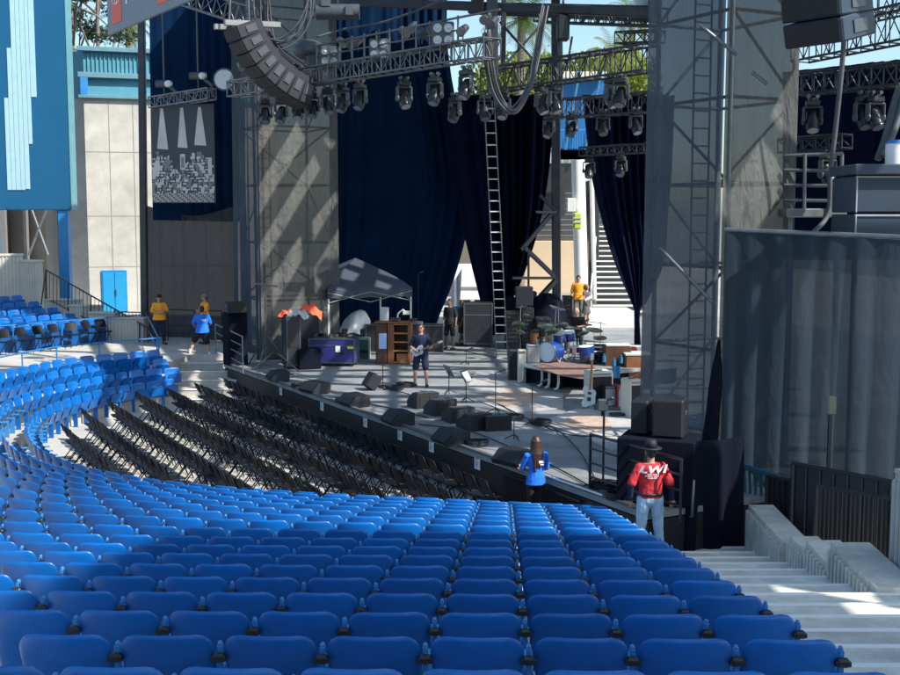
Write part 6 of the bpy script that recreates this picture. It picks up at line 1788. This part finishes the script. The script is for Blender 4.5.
# white cloth-covered machine
q = on_px(353, 352); m = MB()
t = thing('covered_machine', 'white cloth draped over equipment standing on a dark box by the wooden cabinet', 'machine', q)
MB().box((q.x + .05, q.y + .35, ZS + .40), (.85, .7, .8)).build('base_box', 'black_plastic', t)
def wc(u, v):
    a = 2 * math.pi * u; r = .46 * math.sqrt(max(.01, 1 - v ** 2.6)) * (1 + .13 * math.sin(4 * a + 5 * v) + .08 * math.sin(9 * a + 7 * v))
    return V((q.x - .02 + .26 * v + r * math.cos(a), q.y + .3 + r * .8 * math.sin(a), ZS + .62 + .82 * v + .05 * math.sin(3 * a) * (1 - v)))
m.grid(wc, 26, 12); m.build('cloth', 'cloth_white', t)
case(357.5, 369, 360, .68, .5, 'small green amplifier with grey edges right of the purple case', 'green_case', 'amp_grey', wheels=False, seams=0, name='amplifier', cat='amplifier')
case(366, 377, 352, .95, .5, 'dark open case with a pale frame behind the green amplifier', 'black_plastic', 'alu', wheels=False, seams=0)
# wooden cabinet
a, b = G(375.5, 364, ZS), G(411, 364, ZS)
t = thing('wooden_cabinet', 'reddish wooden open shelf cabinet standing behind the guitarist', 'cabinet', (a + b) / 2, R(-4)); T = WM[t.name]; w_ = (b - a).length; hh = 1.30
MB().box((-w_ / 2 + .19, .25, hh / 2), (.36, .6, hh), X=T).build('side_panel', 'wood_dark', t)
MB().box((.19, .52, hh / 2), (w_ - .38, .03, hh), X=T).build('back_panel', 'wood_dark', t)
for x, ww in ((-w_ / 2 + .43, .07), (-.04, .13), (w_ / 2 - .05, .10)): MB().box((x, .24, hh / 2), (ww, .58, hh), X=T).build('upright', 'wood', t)
for z_ in (.05, .42, .70, .98, hh - .03):
    MB().box((.19, .24, z_), (w_ - .40, .56, .045), X=T).build('shelf', 'wood_light', t)
MB().box((0, .24, hh + .02), (w_ + .06, .66, .04), X=T).build('top', 'wood', t)
MB().box((.30, .20, .20), (.42, .3, .26), X=T).build('lamp_box', 'wood_light', t)
t2 = thing('cabinet_clutter', 'small pale devices standing on top of the wooden cabinet', 'equipment', T @ V((0, .24, hh + .05)))
MB().box((-.30, .24, hh + .27), (.26, .22, .44), X=T).build('pale_box', 'cloth_grey', t2)
m = MB(); m.path([T @ V((.1, .2, hh + .05)), T @ V((.14, .2, hh + .3)), T @ V((.3, .2, hh + .42)), T @ V((.42, .2, hh + .3))], .03, 6); m.box((.40, .2, hh + .32), (.22, .1, .12), X=T); m.build('desk_lamp', 'steel_white', t2)
m = MB(); m.box((.05, .25, hh + .10), (.3, .25, .12), X=T); m.box((.62, .25, hh + .09), (.2, .2, .1), X=T); m.build('black_box', 'black_plastic', t2)
# tablet on its stand
q = on_px(383, 387); t = thing('tablet_stand', 'pale glowing tablet on a thin black stand in front of the wooden cabinet', 'stand', q)
z_ = P(383, 341, q.y).z; MB().tube(q, (q.x, q.y, z_), .014, 6).build('pole', 'black_metal', t)
MB().box((q.x, q.y - .03, z_), (.21, .015, .42)).build('screen', 'tablet', t); m = MB(); m.disc(q + V((0, 0, .02)), (0, 0, 1), .16, 18, .03); m.build('base', 'black_metal', t)
q = on_px(372, 390); t = thing('floor_monitor', 'small tilted black floor speaker beside the tablet stand', 'loudspeaker', q)
m = MB(); X = Matrix.Translation(q + V((0, 0, .24))) @ Matrix.Rotation(R(30), 4, 'Z') @ Matrix.Rotation(R(35), 4, 'Y'); m.box((0, 0, 0), (.32, .34, .42), X=X); m.build('cabinet', 'speaker', t)
m = MB(); m.box((-.165, 0, 0), (.012, .28, .34), X=X); m.build('grille', 'grille', t)
# road cases behind
case(464, 492, 347, 1.55, .8, 'large black road case stack with bright edges beside the gathered curtain', 'black_plastic', 'lamp_grey', seams=1)
case(424, 443, 352, .92, .6, 'open black rack case with pale edge beside the person all in black', 'black_plastic', 'alu', wheels=False, seams=0)
case(405, 422, 347, .85, .6, 'black rack case behind the guitarist', 'black_plastic', 'steel', wheels=False, seams=0)
t = thing('water_drum', 'bright blue plastic drum behind the road case stack', 'drum', on_px(461, 338)); q = P(461, 316, 44); MB().tube(q + V((0, 0, -.3)), q + V((0, 0, .35)), .28, 14).build('body', 'cyan', t); MB().tube((q.x, q.y, ZS), q + V((0, 0, -.3)), .26, 12).build('foot', 'white_paint', t)
# cluster of covered gear, racks and a loudspeaker at stage centre rear
rnd = random.Random(9)
def rack(px0, px1, pyt, pyb, Y, label):
    a, b = P(px0, pyb, Y), P(px1, pyt, Y); t = thing('equipment_rack', label, 'rack', (a.x, Y, a.z), 0, 'equipment racks at the rear of the deck')
    MB().box(((a.x + b.x) / 2, Y + .35, (a.z + b.z) / 2), (b.x - a.x, .7, b.z - a.z)).build('shell', 'black_plastic', t)
    m = MB(); n = int((b.z - a.z) / .14)
    for k in range(n): m.box(((a.x + b.x) / 2, Y - .01, a.z + .10 + .14 * k), ((b.x - a.x) * .86, .03, .09), ch=.004)
    m.build('front_unit', 'black_metal', t); m = MB()
    for k in range(n * 3): m.box((rnd.uniform(a.x + .1, b.x - .1), Y - .03, a.z + .10 + .14 * (k % n)), (.05, .02, .03), ch=0)
    m.build('knob', 'alu', t)
rack(505, 520, 312, 348, 41.5, 'black equipment rack left of the rear scaffold gear')
rack(521, 534, 308, 347, 41.8, 'second black equipment rack under the box loudspeaker')
rack(536, 551, 318, 350, 41.2, 'third black equipment rack with coiled cables, by the drum kit')
t = thing('box_loudspeaker', 'black box loudspeaker raised on a stand in front of the rear scaffold', 'loudspeaker', P(524, 305, 42.5))
a = P(524, 296, 42.5); MB().box(a, (.62, .5, .68)).build('cabinet', 'speaker', t); MB().tube(a - V((0, 0, .3)), (a.x, a.y, ZS), .04, 6).build('stand', 'truss_dark', t)
def heap(px, py, Y, sx, sz, m_, label, seed, nm_='covered_gear'):
    c = P(px, py, Y); r_ = random.Random(seed); m = MB(); ph = [r_.uniform(0, 6) for _ in range(4)]
    def f(u, v):
        a = 2 * math.pi * u; e = math.sin(math.pi * (v * .5 + .001)); r = sx * (1.02 - v ** 2 * .95) * (1 + .14 * math.sin(3 * a + ph[0] + 2 * v) + .08 * math.sin(7 * a + ph[1]))
        return V((c.x + r * math.cos(a), c.y + r * .7 * math.sin(a), c.z + sz * e * (1 + .08 * math.sin(4 * a + ph[2]))))
    m.grid(f, 24, 12); single(m, nm_, m_, label, 'covered gear', 'gear under dark covers')
heap(511, 334, 43.2, .6, 1.3, 'black_cloth', 'tall gear under a grey-black cover beside the gathered curtain', 1)
heap(545, 322, 43.6, .7, 1.0, 'black_cloth', 'low gear under a black cover in front of the thick rear post', 2)
rack(563, 573, 296, 330, 44.6, 'tall black equipment rack beside the orange-shirted person')
rack(546, 559, 300, 345, 43.4, 'tall black equipment rack at the foot of the rear scaffold post')
rack(527, 537, 292, 340, 43.6, 'black equipment rack standing behind the box loudspeaker')
def coil(px, py, z, r_, n, label, Y=None, grp='coiled cables'):
    q = G(px, py, z) if Y is None else P(px, py, Y); m = MB(); rr_ = random.Random(label)
    for k in range(n):
        pts = [q + V((r_ * (1 + .2 * rr_.random()) * math.cos(a * .52), r_ * .9 * math.sin(a * .52), .03 + .02 * k + .02 * rr_.random())) for a in range(13)]
        m.path(pts, .014, 5)
    single(m, 'cable_coil', 'cable', label, 'cable', grp)
for i, (x, y, l) in enumerate([(300, 388, 'behind the first edge loudspeakers'), (345, 403, 'behind the third edge loudspeaker'), (476, 446, 'by the fifth edge loudspeaker'), (540, 425, 'at the foot of the centre microphone stand'), (513, 420, 'beside the last stage monitor'), (604, 489, 'at the foot of the near microphone stand'), (405, 387, 'left of the guitarist'), (620, 500, 'near the corner guard rail'), (395, 390, 'beside the tablet stand')]):
    coil(x, y, ZS, .22, 5, 'small black cable coil on the deck ' + l)
def floorcable(pts, label): cable('floor_cable', [G(x, y, ZS + .015) for x, y in pts], .014, 'cable', label, 1, 'cables on the deck')
floorcable([(420, 425), (470, 432), (520, 452), (560, 470), (600, 492)], 'black cable lying along the stage edge past the edge loudspeakers')
floorcable([(500, 405), (530, 420), (570, 436), (620, 438), (640, 440)], 'black cable running from the stage monitors to the right tower')
floorcable([(440, 345), (470, 352), (500, 358), (520, 360)], 'black cable from the road cases to the drum riser')
floorcable([(340, 398), (390, 408), (430, 418)], 'thin black cable between the edge loudspeakers and the monitors')
floorcable([(540, 425), (560, 432), (583, 455), (600, 487)], 'black cable curving to the near microphone stand')
floorcable([(380, 388), (400, 392), (415, 396)], 'short black cable from the tablet stand to the monitors')
# rugs
RUGZ = [0.]
def rug(pts, m_, label, z=.006, trim=None):
    RUGZ[0] += .004; z += RUGZ[0]; m = MB(); m.prism([G(x, y, ZS)[:2] for x, y in pts], ZS + .002, ZS + z + .012); return single(m, 'rug', m_, label, 'rug')
rug([(476, 372), (505, 374), (540, 391), (516, 395), (466, 390)], 'rug', 'pale worn rug beyond the singer microphone stand')
rug([(480, 402), (513, 388), (563, 394), (563, 409), (508, 413)], 'rug', 'pale rug in front of the drum riser')
rug([(484, 399.5), (512, 391), (540, 395), (525, 407), (505, 408)], 'rug_tan', 'faded tan patterned mat on the pale rug', .022)
rug([(541, 423), (576, 410), (625, 410), (636, 419), (636, 434), (590, 440)], 'rug', 'wide pale rug at the right of the deck')
rug([(556, 424), (580, 416), (606, 419), (612, 430), (585, 434)], 'rug_tan', 'faded reddish mat on the wide pale rug', .022)
rug([(588, 440), (636, 436), (637, 448), (612, 452)], 'rug', 'small pale mat near the corner guard rail')
# microphone and music stands
def mic(px, py, pyt, label, boom=0, basew=.2, thick=.012):
    q = on_px(px, py); z_ = P(px, pyt, q.y).z; t = thing('microphone_stand', label, 'stand', q, 0, 'microphone stands on the deck')
    MB().tube(q + V((0, 0, .02)), (q.x, q.y, z_), thick, 6).build('pole', 'black_metal', t)
    m = MB()
    for k in range(3): a = 2.1 * k + 1; m.tube(q + V((basew * math.cos(a), basew * math.sin(a), .02)), q + V((0, 0, .12)), .012, 5)
    m.build('base', 'black_metal', t)
    e = V((q.x + boom, q.y - .1, z_ + .04)); 
    if boom: MB().tube((q.x - boom * .3, q.y + .05, z_ - .06), e, .010, 5).build('boom', 'black_metal', t)
    m = MB(); m.tube(e, e + V((.10 if boom >= 0 else -.1, -.08, .05)), .02, 8, .026); m.sph(e + V((.11 if boom >= 0 else -.11, -.09, .055)), .032, nu=8, nv=6); m.build('microphone', 'lamp_grey', t)
mic(495.5, 413, 372, 'singer microphone stand at the middle of the deck, by the last monitor', .12)
mic(532, 426, 383, 'microphone stand behind the person in the blue shirt', .2)
mic(603, 487, 402, 'tall heavy microphone stand near the corner guard rail', 0, .35, .022)
mic(466, 365, 350, 'low grey stand end in front of the large road cases', .1)
mic(514, 440, 420, 'short stand beside the fifth edge loudspeaker', 0)
mic(418.5, 340, 274, 'very tall thin microphone stand behind the guitarist', .05)
mic(600, 371, 322, 'boom microphone stand at the right of the drum kit', -.5)
mic(568, 366, 322, 'boom microphone stand over the drum kit', .5)
t = thing('near_device', 'grey device box on top of the near microphone stand', 'device', P(602.5, 405, 21.5)); q = G(603, 487, ZS); q = P(602.5, 405, q.y - .1); MB().box(q, (.17, .12, .20)).build('housing', 'lamp_grey', t); MB().tube(q, q - V((0, -.06, .2)), .02, 6).build('mount', 'black_metal', t)
def music(px, py, pyt, label, m_, rz):
    q = on_px(px, py); z_ = P(px, pyt, q.y).z; t = thing('music_stand', label, 'stand', q, 0, 'music stands')
    MB().tube(q, (q.x, q.y, z_), .014, 6).build('pole', 'black_metal', t); X = Matrix.Translation((q.x, q.y, z_)) @ Matrix.Rotation(rz, 4, 'Z') @ Matrix.Rotation(R(-62), 4, 'X')
    MB().box((0, 0, 0), (.50, .34, .02), X=X).build('desk', m_, t); m = MB(); m.box((-.1, .02, .014), (.2, .27, .006), X=X, ch=.001); m.box((.12, .02, .014), (.2, .27, .006), X=X, ch=.001); m.build('sheet_music', 'cloth_grey', t)
    m = MB()
    for k in range(3): a = 2.1 * k; m.tube(q + V((.2 * math.cos(a), .2 * math.sin(a), .02)), q + V((0, 0, .12)), .012, 5)
    m.build('base', 'black_metal', t)
music(449, 394, 371, 'music stand with pale sheets, left of the darker one', 'lamp_grey', R(-70))
music(466, 402, 376, 'darker music stand with a curved desk, nearer the rugs', 'black_metal', R(-110))
# ---- drum riser
ra, rb_, rc, rd = G(522, 383, ZS), G(559, 391, ZS), G(592, 398, ZS), G(640, 380, ZS)
back_ = V((1.6, 3.2, 0))
t = thing('drum_riser', 'low black drum riser with a pale front edge and curved white legs', 'riser', ra)
poly = [ra[:2], rb_[:2], (rb_ + V((.2, .6, 0)))[:2], (G(600, 392, ZS))[:2], (G(640, 384, ZS) + V((1, 0, 0)))[:2], (ra + V((4.6, 4.6, 0)))[:2], (ra + V((.6, 3.2, 0)))[:2]]
MB().prism(poly, RZ - .10, RZ).build('top', 'deck', t)
MB().prism([(p[0] + .06, p[1] + .25) for p in poly], ZS + .02, RZ - .11).build('skirt', 'black_cloth', t)
m = MB(); m.bar(V((*poly[0], RZ - .03)), V((*poly[1], RZ - .03)), .04, .09); m.bar(V((*poly[2], RZ - .03)), V((*poly[3], RZ - .03)), .04, .09); m.build('edge', 'steel_white', t)
for f in (.55, .74, .98, .03):
    p = V((*poly[0], 0)).lerp(V((*poly[1], 0)), f); MB().path([p + V((0, -.02, RZ - .06)), p + V((0, -.04, ZS + .2)), p + V((-.03, -.06, ZS + .08)), p + V((-.12, -.08, ZS + .04))], .035, 7).build('leg', 'steel_white', t)
def amp(px0, px1, pyt, pyb, label, body, front, dp=.42, rz=0, side='left', z=ZS, mesh_w=.86):
    a, b = G(px0, pyb, z), G(px1, pyb, z); zt_ = P(px0, pyt, a.y).z; w_ = (b - a).length; h = zt_ - z
    t = thing('guitar_amplifier', label, 'amplifier', ((a.x + b.x) / 2, (a.y + b.y) / 2 + dp / 2, z), rz, 'amplifiers and cabinets by the drum riser'); T = WM[t.name]
    MB().box((0, 0, h / 2), (w_, dp, h), X=T, ch=.02).build('cabinet', body, t)
    MB().box((0, -dp / 2 - .006, h * .46), (w_ * mesh_w, .02, h * .80), X=T, ch=.006).build('grille', front, t)
    m = MB(); m.box((0, -dp / 2 - .010, h * .93), (w_ * .8, .015, h * .06), X=T, ch=.003); m.build('control_panel', 'steel', t)
    m = MB(); m.box((0, 0, h + .012), (.2, .03, .024), X=T); m.build('handle', 'black_plastic', t)
    return t
amp(508.5, 518, 348, 381, 'black cabinet at the left end of the drum riser', 'black_plastic', 'grille', .6)
amp(518, 526, 350, 383, 'cream-sided cabinet next to the black one at the riser end', 'cream', 'cream', .5)
amp(527, 540, 345, 363, 'pale cream amplifier behind the bass drum', 'cloth_grey', 'amp_grey', z=RZ)
amp(588, 611, 372, 405, 'large black cabinet with a cream side behind the white guitar', 'cream', 'grille', .6, R(12))
amp(603, 615, 386, 407, 'grey combo amplifier right of the white guitar', 'black_plastic', 'amp_grey', .4, R(10))
amp(617, 626, 386, 408, 'amplifier with a red top beside the cream tall cabinet', 'amp_red', 'amp_grey', .4, R(5))
amp(626, 640, 380, 419, 'tall cream cabinet with a black front next to the right tower', 'cream', 'grille', .5, R(20))
m = MB(); q = G(611, 410, ZS); m.box((q.x, q.y - .1, ZS + .04), (.8, .35, .08), rz=R(-12)); single(m, 'pedal_board', 'lamp_grey', 'low pedal board in front of the small amplifiers', 'pedal board')
m = MB(); q = G(618, 417, ZS); m.box((q.x, q.y, ZS + .05), (.35, .25, .10), rz=R(20)); single(m, 'effects_pedal', 'black_plastic', 'black effects pedal in front of the tall cream cabinet', 'pedal')
# organ-like wooden keyboards
t = thing('organ', 'dark wooden organ standing behind the amplifiers', 'organ', G(618, 384, ZS)); q = G(618, 386, ZS)
MB().box((q.x, q.y + .4, ZS + .80), (.72, .7, .60)).build('case', 'wood_dark', t); m = MB(); m.box((q.x, q.y + .2, ZS + 1.13), (.66, .3, .04)); m.build('keyboard', 'cloth_white', t)
for s_ in (-.3, .3): MB().box((q.x + s_, q.y + .4, ZS + .25), (.08, .5, .5)).build('leg', 'wood_dark', t)
t = thing('wooden_chest', 'reddish wooden cabinet with a pale lid next to the right tower', 'cabinet', G(634, 386, ZS)); q = G(636, 388, ZS)
MB().box((q.x + .1, q.y + .4, ZS + .45), (.75, .7, .88)).build('case', 'wood', t); MB().box((q.x + .1, q.y + .4, ZS + .91), (.8, .74, .05)).build('lid', 'cloth_grey', t)
for i, (x, y) in enumerate([(604, 362), (614, 366), (621, 363)]):
    q = P(x, y, 31.2); m = MB(); m.tube(q, q + V((0, 0, .16)), .05, 9); m.tube(q + V((0, 0, .16)), q + V((0, 0, .22)), .025, 8)
    o = single(m, 'bottle', 'cyan', 'bright blue bottle hanging by the organ, %s from the left' % nth(i + 1), 'bottle', 'blue bottles by the organ')
t = thing('towel', 'blue towel hanging in front of the organ', 'towel', P(614, 376, 30.6)); m = MB(); a = P(612, 378, 30.4); m.grid(lambda u, v: a + V((u * .2, -.02 - .02 * math.sin(9 * u), v * .32)), 6, 4); m.build('cloth', 'cyan', t)
m = MB(); q = P(624, 350, 34); m.box(q, (1.1, .5, .22)); single(m, 'red_white_crate', 'white_paint', 'pale low crate behind the wooden organ', 'crate')
m = MB(); q = P(631, 349, 33.6); m.box(q, (.30, .3, .12)); single(m, 'red_box', 'amp_red', 'small red box on the pale low crate', 'box')
# white guitar on a stand
e = G(589, 410, ZS); c = V((e.x, e.y, ZS + .32)); dd = V((.10, .22, 1)).normalized(); nz_ = V((0, -1, .2)).normalized(); yy = nz_.cross(dd).normalized(); zz = dd.cross(yy)
GT2 = Matrix(((dd.x, yy.x, zz.x, c.x), (dd.y, yy.y, zz.y, c.y), (dd.z, yy.z, zz.z, c.z), (0, 0, 0, 1))) @ Matrix.Scale(1.12, 4)
guitar('silver-white electric guitar leaning upright before the large black cabinet', GT2)
t = thing('guitar_stand', 'small black stand holding the silver-white guitar', 'stand', e)
m = MB(); m.tube(e + V((-.15, -.1, 0)), e + V((0, .12, .5)), .012, 5); m.tube(e + V((.15, -.1, 0)), e + V((0, .12, .5)), .012, 5); m.tube(e + V((0, .3, 0)), e + V((0, .12, .5)), .012, 5); m.build('frame', 'black_metal', t)
# ---- drum kit
k0 = G(556, 362, RZ)
t = thing('drum_kit', 'blue drum kit with a pale round bass drum head on the riser', 'drum kit', k0)
c = P(547, 352, k0.y - .3); ax = V((-.62, -.78, 0)).normalized()
MB().tube(c, c - ax * .45, .30, 24).build('bass_drum', 'drum_blue', t)
m = MB(); m.tube(c + ax * .012, c, .285, 24); m.build('bass_head', 'drum_skin', t)
m = MB(); m.path([c + ax * .02 + (ax.cross(V((0, 0, 1))) * math.cos(a * .3) + V((0, 0, 1)) * math.sin(a * .3)) * .30 for a in range(22)], .018, 5); m.build('hoop', 'alu', t)
def tom(px, py, Y, r, h, mt_='drum_blue', tilt=.3):
    q = P(px, py, Y); a_ = V((-.15, -tilt, 1)).normalized(); b_ = MB().tube(q - a_ * h, q, r, 18).build('tom', mt_, t); MB().tube(q, q + a_ * .012, r * .95, 18).build('head', 'drum_skin', b_)
    MB().tube(q - a_ * h + V((0, 0, .05)), (q.x, q.y + .1, RZ), .014, 5).build('tom_stand', 'chrome', t)
tom(559, 333, k0.y, .19, .26); tom(569, 332, k0.y + .2, .17, .24); tom(586, 346, k0.y - .3, .22, .36, 'drum_blue', .1); tom(575, 347, k0.y + .1, .18, .15, 'chrome', .1)
def cymb(px, py, Y, r, label=None, tx=.2, ty=.25):
    q = P(px, py, Y); a_ = V((tx, -ty, 1)).normalized(); m = MB(); m.tube(q, q + a_ * .03, r, 22, r * .2); b_ = m.build('cymbal', 'cymbal', t)
    s_ = MB(); s_.tube(q, (q.x + .05, q.y + .1, RZ), .012, 5)
    for k in range(3): s_.tube((q.x + .05 + .2 * math.cos(2.1 * k), q.y + .1 + .2 * math.sin(2.1 * k), RZ + .02), (q.x + .05, q.y + .1, RZ + .2), .010, 5)
    s_.build('cymbal_stand', 'chrome', t)
for x, y, dy, r in ((546, 326, .3, .25), (561, 325, -.2, .22), (573, 328, .5, .24), (594, 330, .3, .26), (600, 338, -.2, .2), (583, 333, -.2, .18), (552, 331, -.3, .20)): cymb(x, y, k0.y + dy, r, tx=rnd.uniform(-.3, .3), ty=rnd.uniform(.05, .4))
m = MB(); q = V((G(577, 353, RZ).x, G(577, 353, RZ).y, RZ)); m.tube(q + V((0, 0, .48)), q + V((0, 0, .54)), .17, 14); m.tube(q, q + V((0, 0, .5)), .03, 6); single(m, 'drum_stool', 'black_plastic', 'black round stool under the seated drummer', 'stool')
# percussion rack left of the kit
t = thing('percussion_set', 'dense percussion set of cymbals and small drums behind the cream amplifier', 'percussion', G(543, 358, ZS))
pc = P(540, 330, 37.5)
for k in range(10):
    q = pc + V((rnd.uniform(-.8, .9), rnd.uniform(-.5, .5), rnd.uniform(-.3, .75))); a_ = V((rnd.uniform(-.5, .5), rnd.uniform(-.5, -.1), 1)).normalized(); MB().tube(q, q + a_ * .02, rnd.uniform(.13, .24), 18, .04).build('cymbal', 'cymbal' if k % 3 else 'alu', t)
    MB().tube(q, (q.x + rnd.uniform(-.1, .1), q.y + .1, ZS), .012, 5).build('stand', 'chrome' if k % 2 else 'black_metal', t)
for k in range(5):
    q = pc + V((rnd.uniform(-.7, .9), rnd.uniform(-.4, .2), rnd.uniform(-.7, -.2))); MB().tube(q, q + V((0, 0, .32)), .12, 14, .15).build('hand_drum', ['wood', 'black_plastic', 'chrome'][k % 3], t)
# keyboards right of the kit
t = thing('keyboard_rig', 'dark electronic keyboards and pads on stands right of the drum kit', 'keyboard', G(606, 366, RZ))
for i, (x, y, w_) in enumerate([(602, 345, 1.1), (612, 349, 1.2), (597, 353, .8)]):
    q = P(x, y, k0.y + .8 - .5 * i); m = MB(); m.box(q, (w_, .35, .10), rz=R(-12 + 8 * i)); b_ = m.build('keyboard', 'black_plastic', t); m = MB(); m.box(q + V((0, -.08, .055)), (w_ * .85, .14, .012), rz=R(-12 + 8 * i), ch=.002); m.build('keys', 'cloth_white', b_)
    m = MB(); m.tube(q + V((-.3, 0, 0)), (q.x + .3, q.y, RZ), .018, 5); m.tube(q + V((.3, 0, 0)), (q.x - .3, q.y, RZ), .018, 5); m.build('stand', 'black_metal', t)
m = MB()
for k in range(9): a = P(586 + 4.2 * k, 358 + 2 * (k % 3), k0.y - .6 + .1 * k); m.box(a, (rnd.uniform(.1, .25), .15, rnd.uniform(.08, .25)), rz=rnd.uniform(0, 3))
single(m, 'stage_box_cluster', 'black_plastic', 'small dark electronics boxes on the riser between the kit and the organ', 'equipment')
rugm = MB(); rugm.prism([G(x, y, RZ)[:2] for x, y in [(533, 366), (548, 361), (596, 366), (585, 380), (560, 376)]], RZ + .004, RZ + .016); single(rugm, 'rug', 'rug_red', 'worn red patterned rug under the drum kit', 'rug')
